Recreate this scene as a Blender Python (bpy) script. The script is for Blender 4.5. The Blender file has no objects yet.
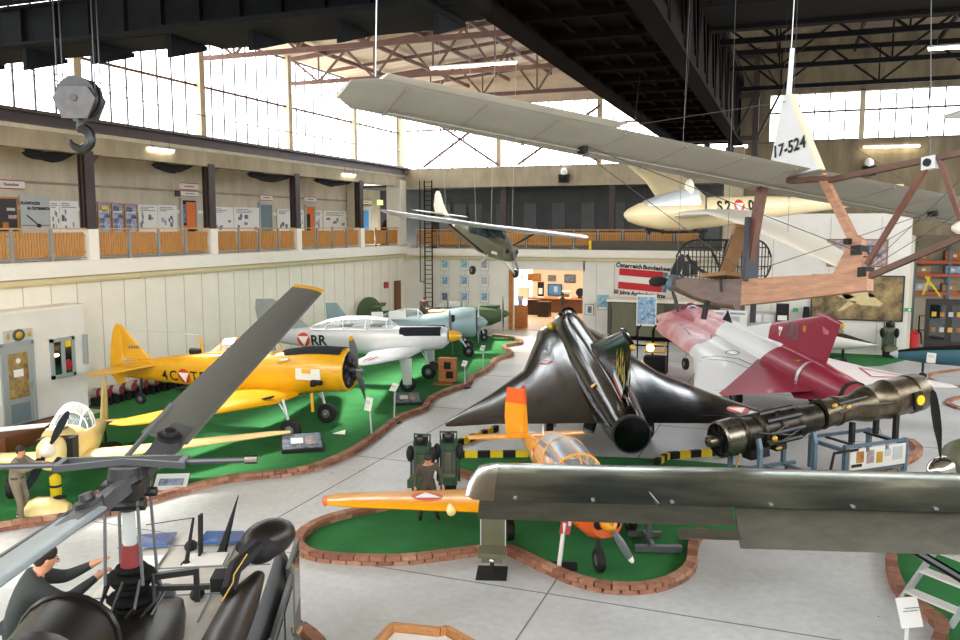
import bpy, bmesh, math, random
from mathutils import Vector, Matrix, Euler
from mathutils.bvhtree import BVHTree
random.seed(7)
COL = bpy.context.scene.collection
V = Vector
PI = math.pi
# ------------------------------------------------------------ camera frame (used to turn a pixel on a known plane into a point of the hall)
CAM_H = 6.6; CAM_F = 830.0; CAM_YAW = math.radians(20.5); CAM_PITCH = math.atan(93/830.0)
_f0 = V((-math.sin(CAM_YAW), math.cos(CAM_YAW), 0)); _r = V((math.cos(CAM_YAW), math.sin(CAM_YAW), 0)); _u0 = V((0, 0, 1))
_fw = _f0*math.cos(CAM_PITCH) - _u0*math.sin(CAM_PITCH); _up = _u0*math.cos(CAM_PITCH) + _f0*math.sin(CAM_PITCH)
CAM = V((0, 0, CAM_H))
def ray(x, y): return _fw + _r*((x-480)/CAM_F) + _up*((320-y)/CAM_F)
def gz(x, y, z=0.0):
    r = ray(x, y); return CAM + r*((z-CAM_H)/r.z)
def gx(x, y, X):
    r = ray(x, y); return CAM + r*(X/r.x)
def gy(x, y, Y):
    r = ray(x, y); return CAM + r*(Y/r.y)
# ------------------------------------------------------------ materials
def lin(h):
    if isinstance(h, str):
        h = h.lstrip('#'); c = [int(h[i:i+2], 16)/255 for i in (0, 2, 4)]
        return tuple(v/12.92 if v <= .04045 else ((v+.055)/1.055)**2.4 for v in c)
    return tuple(h)
MATS = {}
def mat(name, col, rough=.5, metal=0.0, var=0.0, scale=3.0, bump=0.0, bscale=None, coat=0.0, col2=None, emit=0.0, stretch=None, alpha=1.0, spec=.5, rvar=0.0):
    m = bpy.data.materials.new(name); m.use_nodes = True; MATS[name] = m
    nt = m.node_tree; b = nt.nodes['Principled BSDF']; L = nt.links
    c = lin(col)
    b.inputs['Base Color'].default_value = (*c, 1); b.inputs['Roughness'].default_value = rough; b.inputs['Metallic'].default_value = metal
    b.inputs['Coat Weight'].default_value = coat; b.inputs['Coat Roughness'].default_value = .08; b.inputs['Specular IOR Level'].default_value = spec
    if alpha < 1: b.inputs['Alpha'].default_value = alpha
    if emit:
        b.inputs['Emission Color'].default_value = (*c, 1); b.inputs['Emission Strength'].default_value = emit
    if var or bump or col2 or rvar:
        tc = nt.nodes.new('ShaderNodeTexCoord'); src = tc.outputs['Object']
        if stretch:
            mp = nt.nodes.new('ShaderNodeMapping'); mp.inputs['Scale'].default_value = stretch; L.new(src, mp.inputs['Vector']); src = mp.outputs['Vector']
        n = nt.nodes.new('ShaderNodeTexNoise'); n.inputs['Scale'].default_value = scale; n.inputs['Detail'].default_value = 6; n.inputs['Roughness'].default_value = .65
        L.new(src, n.inputs['Vector'])
        if var or col2:
            r = nt.nodes.new('ShaderNodeValToRGB'); L.new(n.outputs['Fac'], r.inputs['Fac'])
            c2 = lin(col2) if col2 else tuple(max(0, v*(1-var)) for v in c)
            r.color_ramp.elements[0].position = .32; r.color_ramp.elements[1].position = .68
            r.color_ramp.elements[0].color = (*c2, 1); r.color_ramp.elements[1].color = (*(c if col2 else tuple(min(1, v*(1+var*.6)) for v in c)), 1)
            L.new(r.outputs['Color'], b.inputs['Base Color'])
        if rvar:
            mr = nt.nodes.new('ShaderNodeMapRange'); mr.inputs['To Min'].default_value = max(.02, rough-rvar); mr.inputs['To Max'].default_value = min(1, rough+rvar)
            L.new(n.outputs['Fac'], mr.inputs['Value']); L.new(mr.outputs['Result'], b.inputs['Roughness'])
        if bump:
            n2 = nt.nodes.new('ShaderNodeTexNoise'); n2.inputs['Scale'].default_value = bscale or scale*6; n2.inputs['Detail'].default_value = 4
            L.new(src, n2.inputs['Vector'])
            bp = nt.nodes.new('ShaderNodeBump'); bp.inputs['Strength'].default_value = bump; bp.inputs['Distance'].default_value = .02
            L.new(n2.outputs['Fac'], bp.inputs['Height']); L.new(bp.outputs['Normal'], b.inputs['Normal'])
    return m
M = MATS
mat('cream_wall', '#efe8d6', .7, var=.05, scale=1.2)
mat('white_wall', '#e4e0d6', .75, var=.07, scale=.8)
mat('white_band', '#ece7da', .6, var=.03, scale=2)
mat('seam', '#b9b1a0', .8)
mat('pipe_cream', '#d8caa0', .45)
mat('concrete', '#a3967e', .9, var=.28, scale=1.1, bump=.25, stretch=(1, 1, .35))
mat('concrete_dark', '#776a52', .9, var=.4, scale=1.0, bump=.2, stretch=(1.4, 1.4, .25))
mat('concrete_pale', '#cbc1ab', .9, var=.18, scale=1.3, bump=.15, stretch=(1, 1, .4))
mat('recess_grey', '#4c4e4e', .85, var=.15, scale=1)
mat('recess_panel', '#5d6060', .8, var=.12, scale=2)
mat('steel_brown', '#3a2c28', .6, var=.3, scale=2)
mat('steel_purple', '#4b3b3b', .55, var=.2, scale=1.5)
mat('steel_rust', '#6a4b40', .7, var=.2, scale=2)
mat('steel_black', '#0c0a09', .85, var=.4, scale=2.5, spec=.2)
mat('steel_girder', '#16181a', .85, var=.4, scale=2.2, spec=.2)
mat('girder_brown', '#140c09', .9, var=.5, scale=2, stretch=(1, .3, 1), spec=.1)
mat('window_post', '#b9a88a', .6, var=.15, scale=2)
mat('mullion', '#4a4a4c', .5)
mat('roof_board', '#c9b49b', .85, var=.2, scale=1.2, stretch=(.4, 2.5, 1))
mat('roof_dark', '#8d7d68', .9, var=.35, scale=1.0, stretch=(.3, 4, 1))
mat('rail_wood', '#c1873f', .55, var=.25, scale=5, stretch=(3, 3, .5))
mat('rail_cap', '#c99b58', .5, var=.15, scale=4)
mat('rail_post', '#8d8d8b', .5)
mat('wood_light', '#b9824e', .55, var=.3, scale=6, stretch=(1, 6, 6))
mat('joint_dark', '#77777a', .9)
mat('engine_dark', '#3f3a32', .36, metal=.8, var=.45, scale=5, rvar=.12)
mat('roundel_red', '#cf3a28', .4)
mat('wood_keel', '#9d7358', .55, var=.4, scale=4, stretch=(.7, 5, 5), rvar=.15)
mat('wood_keel_grey', '#63524a', .6, var=.4, scale=4, stretch=(.7, 5, 5))
mat('wood_dark', '#5a3523', .45, var=.3, scale=5)
mat('wood_brown', '#7a4a2c', .5, var=.3, scale=5, stretch=(6, 6, .8))
mat('wood_crate', '#b5733a', .7, var=.35, scale=9)
mat('brick_a', '#9d6d55', .85, var=.25, scale=9, bump=.3)
mat('brick_b', '#875946', .85, var=.25, scale=9, bump=.3)
mat('brick_c', '#b08468', .85, var=.25, scale=9, bump=.3)
mat('mortar', '#8a7a6a', .9)
mat('carpet', '#357842', .95, var=.16, scale=1.4, bump=.5, bscale=220, spec=.15)
mat('yellow_paint', '#dea30f', .32, var=.1, scale=1.5, coat=.35)
mat('yellow_orange', '#f0a010', .3, var=.06, scale=1.5, coat=.4)
mat('orange_paint', '#e8621a', .35, coat=.3)
mat('cream_yellow', '#efd48c', .4, var=.08, scale=1.5, coat=.2)
mat('cream_glider', '#e3d0a4', .35, var=.08, scale=1.2, coat=.3)
mat('cream_light', '#efe8d6', .4, var=.04, scale=1.2)
mat('tan_patch', '#e2b27a', .45, var=.3, scale=2)
mat('black_paint', '#040405', .13, var=.3, scale=7, rvar=.09, spec=.3, stretch=(1, .35, 1))
mat('black_matt', '#0b0b0b', .75)
mat('anti_glare', '#1d2025', .8, spec=.2)
mat('silver', '#c6c9cb', .32, metal=.75, var=.08, scale=2)
mat('silver_paint', '#cfd2d4', .4, metal=.25, var=.07, scale=1.5)
mat('chrome', '#dcdde0', .15, metal=1)
mat('grey_metal', '#777a7c', .45, metal=.6)
mat('dark_metal', '#3a3a3a', .4, metal=.7, var=.3, scale=4)
mat('bluegrey', '#879d9f', .4, var=.07, scale=1.5, coat=.1)
mat('pale_blue', '#c2cdd0', .45, var=.05)
mat('green_dark', '#3f5230', .5, var=.15, scale=2)
mat('olive', '#66654c', .45, var=.15, scale=2)
mat('olive_box', '#4a4637', .55, var=.12, scale=2)
mat('wing_green', '#858d80', .2, metal=.9, var=.35, scale=2.2, stretch=(2, .4, 1), rvar=.08)
mat('flap_green', '#4b4a40', .45, metal=.4, var=.25, scale=3, stretch=(3, .8, 1))
mat('wing_bright', '#b9bcb8', .16, metal=.95, var=.08)
mat('heli_grey', '#4c4e50', .42, metal=.3, var=.12, scale=3, rvar=.1)
mat('heli_roof', '#c4c0b6', .5, var=.12, scale=4)
mat('heli_brown', '#231f1b', .34, metal=.3, var=.3, scale=3)
mat('blade_grey', '#55564f', .5, var=.12, scale=4, bump=.1)
mat('blade_light', '#8f999c', .35, metal=.2, var=.1, scale=3)
mat('red_paint', '#b8182a', .35, coat=.2)
mat('red_draken', '#97283f', .4, var=.08, scale=1.2, coat=.15)
mat('red_soft', '#d67a85', .42, var=.3, scale=.9, stretch=(1, 3, 1))
mat('white_draken', '#e6e7e6', .4, var=.04, scale=1.2, coat=.15)
mat('line_grey', '#70767c', .5)
mat('white_paint', '#f0efea', .45)
mat('off_white', '#dedbd2', .55)
mat('fabric_wing', '#cfc9bb', .7, var=.08, scale=1.5)
mat('fabric_grey', '#a19c90', .7, var=.08, scale=1.5)
mat('rib_line', '#8f897e', .8)
mat('black_text', '#151515', .6)
mat('grey_text', '#5d5d60', .6)
mat('rubber', '#141414', .7, var=.2, scale=8)
mat('hazard_yellow', '#e8c81e', .6)
mat('amber_dark', '#3c2412', .3, var=.4, scale=3)
mat('engine_metal', '#665b49', .34, metal=.85, var=.45, scale=4, rvar=.12)
mat('engine_pale', '#7d776b', .28, metal=.9, var=.35, scale=3, rvar=.1)
mat('blue_steel', '#5f7280', .5, metal=.2, var=.1)
mat('cable', '#4c4c4c', .5, metal=.4)
mat('cable_pale', '#b9bbbb', .45, metal=.3)
mat('skin', '#c98f6c', .55)
mat('hair', '#2a1c14', .7)
mat('overall_brown', '#4a4033', .85, var=.2, scale=6)
mat('overall_tan', '#7b705c', .85, var=.2, scale=6)
mat('overall_dark', '#2c3230', .85, var=.25, scale=5)
mat('uniform_pale', '#9d9a90', .85, var=.2, scale=6)
mat('strap_blue', '#2e3138', .7)
mat('seat_green', '#2c4a30', .55, var=.2, scale=5)
mat('net_black', '#0c0b0a', .9)
mat('paper', '#e9e7e0', .7)
mat('paper_grey', '#b9bcb8', .7)
mat('poster_blue', '#3c6fa8', .6, col2='#b8d2df', scale=5)
mat('poster_teal', '#2f8aa6', .6, col2='#bfe0e2', scale=6)
mat('poster_dark', '#2a3038', .6, col2='#8a97a8', scale=6)
mat('poster_warm', '#c98a3c', .6, col2='#7a4a1c', scale=5)
mat('poster_violet', '#5a5fa0', .6, col2='#cfd3e6', scale=4)
mat('poster_pink', '#c9b4b0', .6, col2='#7a6668', scale=4)
mat('painting_sky', '#b69a68', .7, col2='#2a2622', scale=1.1)
mat('painting_plane', '#d9c490', .6, var=.15, scale=3)
mat('frame_wood', '#8a6a48', .5)
mat('frame_dark', '#2a1d16', .4)
mat('shop_wall', '#e3d3b8', .8)
mat('shop_floor', '#b39a7a', .5, var=.1, scale=2)
mat('door_grey', '#9aa19e', .5)
mat('door_panel', '#6f8288', .5)
mat('door_glass', '#6a5a3c', .25, col2='#b99a60', scale=4)
mat('orange_door', '#e0752c', .6)
mat('cabinet_dark', '#241511', .35, var=.3, scale=4)
mat('shelf_orange', '#b8542a', .55)
mat('cardboard', '#a98a62', .8)
mat('extinguisher', '#b3151b', .35, coat=.3)
mat('exit_green', '#1f8a4a', .5, emit=.25)
mat('exit_lit', '#d6e88a', .5, emit=.9)
mat('tube_light', '#fff4d8', .5, emit=14)
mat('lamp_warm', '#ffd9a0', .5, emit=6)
mat('screen_blue', '#3d6f9a', .4, emit=.35)
mat('clear_glass', '#e8eef0', .06, alpha=.22, spec=.6)
mat('tinted_glass', '#39474f', .06, alpha=.55, spec=.7)
mat('blue_glass', '#3d6fb0', .06, alpha=.85, coat=.5)
mat('dark_glass', '#10181b', .05, alpha=.92, spec=.8, coat=.4)
mat('cabin_dark', '#1c1e1e', .8)
mat('flag_red', '#c2262b', .7)
mat('mesh_wire', '#232323', .5, metal=.4)
mat('hook_grey', '#5a5857', .55, metal=.3, var=.25, scale=6)
mat('canopy_grey', '#8a9096', .3, metal=.3)
mat('wood_boom', '#54392b', .55, var=.3, scale=5)
mat('fin_fabric', '#bdbebd', .6, var=.05)
mat('fin_grey', '#8f9694', .5, var=.08)
mat('drum_red', '#7c2a2c', .5)
mat('drum_white', '#b3aea4', .6)
mat('edge_cream', '#cdbfa6', .5)
mat('ply', '#7d5a34', .6, var=.2, scale=5)
mat('gold', '#c9a03a', .4, metal=.5)
mat('tail_art', '#c8b02c', .5, col2='#2c2c10', scale=5)
mat('teal_cover', '#2f5c68', .7)
def floor_mat():
    m = bpy.data.materials.new('floor_concrete'); m.use_nodes = True; nt = m.node_tree; b = nt.nodes['Principled BSDF']; L = nt.links
    tc = nt.nodes.new('ShaderNodeTexCoord')
    n1 = nt.nodes.new('ShaderNodeTexNoise'); n1.inputs['Scale'].default_value = .35; n1.inputs['Detail'].default_value = 8; n1.inputs['Roughness'].default_value = .6
    n2 = nt.nodes.new('ShaderNodeTexNoise'); n2.inputs['Scale'].default_value = 6; n2.inputs['Detail'].default_value = 6
    v = nt.nodes.new('ShaderNodeTexVoronoi'); v.inputs['Scale'].default_value = 1.3
    for n in (n1, n2, v): L.new(tc.outputs['Object'], n.inputs['Vector'])
    r = nt.nodes.new('ShaderNodeValToRGB'); r.color_ramp.elements[0].position = .3; r.color_ramp.elements[1].position = .7
    r.color_ramp.elements[0].color = (*lin('#bcbfbd'), 1); r.color_ramp.elements[1].color = (*lin('#dcdedb'), 1); L.new(n1.outputs['Fac'], r.inputs['Fac'])
    mx = nt.nodes.new('ShaderNodeMixRGB'); mx.blend_type = 'MULTIPLY'; mx.inputs['Fac'].default_value = .35
    L.new(r.outputs['Color'], mx.inputs['Color1']); L.new(n2.outputs['Fac'], mx.inputs['Color2'])
    # small dark pits and slab joints
    lt = nt.nodes.new('ShaderNodeMath'); lt.operation = 'LESS_THAN'; lt.inputs[1].default_value = .035; L.new(v.outputs['Distance'], lt.inputs[0])
    mx2 = nt.nodes.new('ShaderNodeMixRGB'); mx2.inputs['Color2'].default_value = (.05, .05, .05, 1); L.new(lt.outputs['Value'], mx2.inputs['Fac']); L.new(mx.outputs['Color'], mx2.inputs['Color1'])
    L.new(mx2.outputs['Color'], b.inputs['Base Color'])
    mr = nt.nodes.new('ShaderNodeMapRange'); mr.inputs['To Min'].default_value = .28; mr.inputs['To Max'].default_value = .5; L.new(n1.outputs['Fac'], mr.inputs['Value']); L.new(mr.outputs['Result'], b.inputs['Roughness'])
    MATS['floor_concrete'] = m
floor_mat()
def pane_mat():
    m = bpy.data.materials.new('window_glass'); m.use_nodes = True; nt = m.node_tree; nt.nodes.clear()
    o = nt.nodes.new('ShaderNodeOutputMaterial'); t = nt.nodes.new('ShaderNodeBsdfTransparent'); t.inputs['Color'].default_value = (.95, .97, .97, 1)
    d = nt.nodes.new('ShaderNodeBsdfTranslucent'); d.inputs['Color'].default_value = (.9, .92, .92, 1)
    mx = nt.nodes.new('ShaderNodeMixShader'); mx.inputs['Fac'].default_value = .12
    nt.links.new(t.outputs[0], mx.inputs[1]); nt.links.new(d.outputs[0], mx.inputs[2]); nt.links.new(mx.outputs[0], o.inputs['Surface'])
    MATS['window_glass'] = m
pane_mat()
def zone_mat(name, base, layers, rough=.4):
    # paint scheme with straight masked edges: each layer (material colour, half spaces a,b,c,d in the object's own coordinates)
    m = bpy.data.materials.new(name); m.use_nodes = True; MATS[name] = m; nt = m.node_tree; b = nt.nodes['Principled BSDF']; L = nt.links
    b.inputs['Roughness'].default_value = rough; b.inputs['Coat Weight'].default_value = .15
    tc = nt.nodes.new('ShaderNodeTexCoord'); nz = nt.nodes.new('ShaderNodeTexNoise'); nz.inputs['Scale'].default_value = .9; nz.inputs['Detail'].default_value = 5
    L.new(tc.outputs['Object'], nz.inputs['Vector'])
    cur = nt.nodes.new('ShaderNodeRGB'); cur.outputs[0].default_value = (*lin(base), 1); cur = cur.outputs[0]
    for col, halves in layers:
        fac = None
        for (a, bb, c, d) in halves:
            dp = nt.nodes.new('ShaderNodeVectorMath'); dp.operation = 'DOT_PRODUCT'; dp.inputs[1].default_value = (a, bb, c); L.new(tc.outputs['Object'], dp.inputs[0])
            gt = nt.nodes.new('ShaderNodeMath'); gt.operation = 'GREATER_THAN'; gt.inputs[1].default_value = -d; L.new(dp.outputs['Value'], gt.inputs[0])
            if fac is None: fac = gt.outputs[0]
            else:
                mu = nt.nodes.new('ShaderNodeMath'); mu.operation = 'MULTIPLY'; L.new(fac, mu.inputs[0]); L.new(gt.outputs[0], mu.inputs[1]); fac = mu.outputs[0]
        mx = nt.nodes.new('ShaderNodeMixRGB'); L.new(fac, mx.inputs['Fac']); L.new(cur, mx.inputs['Color1'])
        if isinstance(col, tuple):
            r = nt.nodes.new('ShaderNodeValToRGB'); r.color_ramp.elements[0].position = .35; r.color_ramp.elements[1].position = .65
            r.color_ramp.elements[0].color = (*lin(col[0]), 1); r.color_ramp.elements[1].color = (*lin(col[1]), 1); L.new(nz.outputs['Fac'], r.inputs['Fac']); L.new(r.outputs['Color'], mx.inputs['Color2'])
        else: mx.inputs['Color2'].default_value = (*lin(col), 1)
        cur = mx.outputs['Color']
    L.new(cur, b.inputs['Base Color']); return m
# ------------------------------------------------------------ mesh builder
class MB:
    def __init__(s): s.bm = bmesh.new(); s.mi = 0; s.mats = []; s.tf = Matrix.Identity(4)
    def m(s, name):
        if name not in s.mats: s.mats.append(name)
        s.mi = s.mats.index(name); return s
    def vs(s, pts): return [s.bm.verts.new(s.tf @ V(p)) for p in pts]
    def face(s, vs):
        try:
            f = s.bm.faces.new(vs); f.material_index = s.mi; return f
        except ValueError: return None
    def poly(s, pts): s.face(s.vs(pts)); return s
    def loft(s, rings, cap=True, closed=True):
        R = [s.vs(r) for r in rings]; n = len(R[0])
        for a, b in zip(R, R[1:]):
            for i in range(n if closed else n-1):
                j = (i+1) % n; s.face([a[i], a[j], b[j], b[i]])
        if cap and closed:
            s.face(list(reversed(R[0]))); s.face(R[-1])
        return s
    def box(s, c, d, rot=None):
        c = V(c); h = V(d)/2; m = Euler(rot).to_matrix() if rot else Matrix.Identity(3)
        P = [c + m @ V((x*h.x, y*h.y, z*h.z)) for z in (-1, 1) for x, y in ((-1, -1), (1, -1), (1, 1), (-1, 1))]
        s.loft([P[:4], P[4:]]); return s
    def bar(s, a, b, w, h=None, up=(0, 0, 1)):
        a, b = V(a), V(b); h = h or w; d = (b-a)
        if d.length < 1e-6: return s
        d.normalize(); u = V(up)
        if abs(d.dot(u)) > .99: u = V((1, 0, 0))
        sd = d.cross(u).normalized(); u = sd.cross(d).normalized()
        q = lambda p: [p + sd*x*w/2 + u*y*h/2 for x, y in ((-1, -1), (1, -1), (1, 1), (-1, 1))]
        s.loft([q(a), q(b)]); return s
    def tube(s, pts, r, n=8, cap=True):
        pts = [V(p) for p in pts]; rr = r if isinstance(r, (list, tuple)) else [r]*len(pts)
        rings = []; u = None
        for i, p in enumerate(pts):
            d = (pts[min(i+1, len(pts)-1)] - pts[max(i-1, 0)]).normalized()
            if u is None:
                u = V((0, 0, 1)) if abs(d.z) < .9 else V((1, 0, 0))
            sd = d.cross(u).normalized(); u = sd.cross(d).normalized()
            rings.append([p + (sd*math.cos(t) + u*math.sin(t))*rr[i] for t in [2*PI*k/n for k in range(n)]])
        s.loft(rings, cap); return s
    def lathe(s, prof, o=(0, 0, 0), ax='x', n=20, cap=True):
        o = V(o); R = []
        for x, r in prof:
            r = max(r, 1e-4)
            ring = []
            for k in range(n):
                t = 2*PI*k/n; a, b = r*math.cos(t), r*math.sin(t)
                ring.append(o + {'x': V((x, a, b)), 'y': V((b, x, a)), 'z': V((a, b, x))}[ax])
            R.append(ring)
        s.loft(R, cap); return s
    def ell(s, c, r, n=14, m=9, rot=None):
        c = V(c); mt = Euler(rot).to_matrix() if rot else Matrix.Identity(3); R = []
        for i in range(m+1):
            ph = -PI/2 + PI*i/m; cr = max(math.cos(ph), .002)
            R.append([c + mt @ V((r[0]*cr*math.cos(2*PI*k/n), r[1]*cr*math.sin(2*PI*k/n), r[2]*math.sin(ph))) for k in range(n)])
        s.loft(R); return s
    def prism(s, pts, vec):
        vec = V(vec); a = [V(p) for p in pts]; s.loft([a, [p+vec for p in a]]); return s
    def torus(s, c, R, r, ax='y', n=20, k=8):
        c = V(c); g = []
        for i in range(n):
            t = 2*PI*i/n; ring = []
            for j in range(k):
                q = 2*PI*j/k; a = (R+r*math.cos(q)); x, y, z = a*math.cos(t), a*math.sin(t), r*math.sin(q)
                ring.append(c + {'z': V((x, y, z)), 'y': V((x, z, y)), 'x': V((z, x, y))}[ax])
            g.append(ring)
        g.append(g[0]); s.loft(g, cap=False); return s
    def grid(s, rows):
        R = [s.vs(r) for r in rows]
        for a, b in zip(R, R[1:]):
            for i in range(len(a)-1): s.face([a[i], a[i+1], b[i+1], b[i]])
        return s
    def fus(s, st, n=24, cap=True):
        R = []
        for q in st:
            x, zc, hw, ht, hb = q[:5]; e = q[5] if len(q) > 5 else 2.0; yc = q[6] if len(q) > 6 else 0
            ring = []
            for k in range(n):
                t = 2*PI*k/n; c, sn = math.cos(t), math.sin(t)
                y = hw*math.copysign(abs(c)**(2/e), c); z = (ht if sn > 0 else hb)*math.copysign(abs(sn)**(2/e), sn)
                ring.append((x, yc+y, zc+z))
            R.append(ring)
        s.loft(R, cap); return s
    def foil(s, secs, n=9, cap=True):
        # secs: (LE, TE, thickness, normal)
        R = []
        for sec in secs:
            le, te, t = V(sec[0]), V(sec[1]), sec[2]; nn = V(sec[3]) if len(sec) > 3 else V((0, 0, 1)); c = te-le; ch = c.length
            up = []; dn = []
            for i in range(n+1):
                x = .5*(1-math.cos(PI*i/n)); th = 5*t*(.2969*math.sqrt(x)-.126*x-.3516*x*x+.2843*x**3-.1015*x**4)*ch + .001
                up.append(le + c*x + nn*th*1.25); dn.append(le + c*x - nn*th*.75)
            R.append(up + list(reversed(dn[1:-1])))
        s.loft(R, cap); return s
    def build(s, name, parent=None, smooth=35, mats=None):
        bmesh.ops.remove_doubles(s.bm, verts=s.bm.verts, dist=1e-5)
        bmesh.ops.recalc_face_normals(s.bm, faces=s.bm.faces)
        me = bpy.data.meshes.new(name); s.bm.to_mesh(me); s.bm.free()
        for k in (mats or s.mats): me.materials.append(MATS[k])
        if smooth:
            for p in me.polygons: p.use_smooth = True
            me.set_sharp_from_angle(angle=math.radians(smooth))
        o = bpy.data.objects.new(name, me); COL.objects.link(o)
        if parent is not None: o.parent = parent
        return o
def tag(o, label=None, cat=None, group=None, kind=None):
    if label: o['label'] = label
    if cat: o['category'] = cat
    if group: o['group'] = group
    if kind: o['kind'] = kind
    return o
def thing(name, label, cat, loc=(0, 0, 0), rot=(0, 0, 0), group=None, scale=1.0):
    o = bpy.data.objects.new(name, None); COL.objects.link(o); o.location = loc; o.empty_display_size = .3
    o.rotation_euler = rot; o.scale = (scale,)*3
    return tag(o, label, cat, group)
def struct(name, mb, parent=None, smooth=0):
    o = mb.build(name, parent, smooth)
    if parent is None: o['kind'] = 'structure'
    return o
def copy_tree(o, loc=None, rot=None, label=None, parent=None):
    c = o.copy(); COL.objects.link(c); c.parent = parent
    for ch in o.children: copy_tree(ch, parent=c)
    if loc is not None: c.location = loc
    if rot is not None: c.rotation_euler = rot
    if label: c['label'] = label
    return c
def text_mesh(txt, size, bold=0.0, align='CENTER', shear=0.0, space=1.0):
    cu = bpy.data.curves.new('lettering', 'FONT'); cu.body = txt; cu.size = size; cu.align_x = align; cu.align_y = 'CENTER'; cu.offset = bold; cu.shear = shear; cu.space_character = space
    cu.resolution_u = 3
    o = bpy.data.objects.new('lettering', cu); COL.objects.link(o)
    dg = bpy.context.evaluated_depsgraph_get(); me = bpy.data.meshes.new_from_object(o.evaluated_get(dg), depsgraph=dg)
    bpy.data.objects.remove(o); bpy.data.curves.remove(cu)
    return me
def frame(o, x, up):
    # 4x4 with local X along x, local Y along up
    x = V(x).normalized(); z = x.cross(V(up)).normalized(); y = z.cross(x)
    m = Matrix((x, y, z)).transposed().to_4x4(); m.translation = V(o); return m
def lettering(txt, size, m, mname, parent=None, bold=0.0, thick=.004, squash=1.0, name='lettering', **k):
    me = text_mesh(txt, size, bold, **k)
    bm = bmesh.new(); bm.from_mesh(me); bpy.data.meshes.remove(me)
    for v in bm.verts: v.co.x *= squash
    r = bmesh.ops.extrude_face_region(bm, geom=bm.faces[:])
    bmesh.ops.translate(bm, vec=(0, 0, thick), verts=[e for e in r['geom'] if isinstance(e, bmesh.types.BMVert)])
    bmesh.ops.transform(bm, matrix=m, verts=bm.verts)
    bmesh.ops.recalc_face_normals(bm, faces=bm.faces)
    me = bpy.data.meshes.new(name); bm.to_mesh(me); bm.free(); me.materials.append(MATS[mname])
    o = bpy.data.objects.new(name, me); COL.objects.link(o)
    if parent is not None: o.parent = parent
    return o
def decal(me_or_pts, m, target, mname, name, parent, d, off=.006, cuts=2):
    # lay a flat shape onto a curved body: each vertex is carried along d onto the body's surface
    bm = bmesh.new()
    if isinstance(me_or_pts, list):
        bm.faces.new([bm.verts.new(p) for p in me_or_pts])
    else:
        bm.from_mesh(me_or_pts)
    bmesh.ops.triangulate(bm, faces=bm.faces)
    for _ in range(cuts):
        L = [e for e in bm.edges if e.calc_length() > .06]
        if not L: break
        bmesh.ops.subdivide_edges(bm, edges=L, cuts=1); bmesh.ops.triangulate(bm, faces=bm.faces)
    bmesh.ops.transform(bm, matrix=m, verts=bm.verts)
    tb = bmesh.new(); tb.from_mesh(target.data); bvh = BVHTree.FromBMesh(tb); d = V(d).normalized()
    for v in bm.verts:
        v.tag = False; hit = bvh.ray_cast(v.co - d*3, d)
        if hit[0] is not None: v.co = hit[0] - d*off
        else: v.tag = True
    bmesh.ops.delete(bm, geom=[v for v in bm.verts if v.tag], context='VERTS'); tb.free()
    me = bpy.data.meshes.new(name); bm.to_mesh(me); bm.free(); me.materials.append(MATS[mname])
    for p in me.polygons: p.use_smooth = True
    o = bpy.data.objects.new(name, me); COL.objects.link(o); o.parent = parent
    return o
def disc_pts(r, n=28): return [(r*math.cos(2*PI*k/n), r*math.sin(2*PI*k/n), 0) for k in range(n)]
def roundel(m, r, target, parent, d, off=.006):
    decal(disc_pts(r), m, target, 'roundel_red', 'roundel', parent, d, off)
    decal([(-r*.84, r*.48, 0), (0, -r*.95, 0), (r*.84, r*.48, 0)], m, target, 'white_paint', 'roundel_triangle', parent, d, off*1.8)
def blade_set(root, hub, n, R, w, mname, axis=(1, 0, 0), a0=0, tip=None, pitch=.5, spin=None):
    # propeller: spinner or hub plus n blades, axis = forward direction
    axis = V(axis).normalized(); q = axis.to_track_quat('X', 'Z').to_matrix().to_4x4(); base = Matrix.Translation(V(hub)) @ q
    if spin:
        b = MB().m(spin[2]); b.tf = base; L, r = spin[0], spin[1]
        b.lathe([(-.05, r), (0, r), (L*.35, r*.88), (L*.7, r*.55), (L*.93, r*.22), (L, 0)]); b.build('spinner', root)
    for k in range(n):
        b = MB().m(mname); b.tf = base @ Matrix.Rotation(a0 + 2*PI*k/n, 4, 'X')
        rings = []
        for i, (f, ww, tw) in enumerate([(.06, .35, 1.2), (.15, .5, 1.0), (.3, .85, .75), (.5, 1.0, .5), (.7, .95, .38), (.88, .75, .3), (.97, .5, .26), (1.0, .2, .25)]):
            a = tw*pitch*1.6; c = V((math.sin(a), math.cos(a), 0)); nn = V((math.cos(a), -math.sin(a), 0)); h = w*ww/2; t = .035*(1-f*.75)
            z = V((0, 0, R*f)); rings.append([z-c*h, z-c*h*.4+nn*t, z+c*h*.4+nn*t, z+c*h, z+c*h*.4-nn*t*.3, z-c*h*.4-nn*t*.3])
        cut = 5 if tip else 99
        b.loft(rings[:cut+1])
        if tip: b.m(tip); b.loft(rings[cut:])
        b.build('propeller_blade', root)
def wheel(parent, c, r, w, name='wheel', ax='y', hubm='grey_metal'):
    b = MB().m('rubber')
    pr = [(-w/2, r*.6), (-w/2, r*.86), (-w*.36, r*.97), (0, r), (w*.36, r*.97), (w/2, r*.86), (w/2, r*.6)]
    b.lathe(pr, c, ax, 24)
    b.m(hubm).lathe([(-w*.56, .01), (-w*.56, r*.32), (-w*.42, r*.58), (w*.42, r*.58), (w*.56, r*.32), (w*.56, .01)], c, ax, 20)
    return b.build(name, parent)
# ============================================================ THE HALL
XW, YB, YR, BAY = -24.3, 50.5, 47.25, 6.85
COLY = [10.1, 16.95, 23.8, 30.65, 37.5, 44.35]
XG = -28.2           # back wall of the long gallery
b = MB().m('floor_concrete'); b.box((0, 26, -.1), (70, 76, .2)); struct('floor', b)
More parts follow.
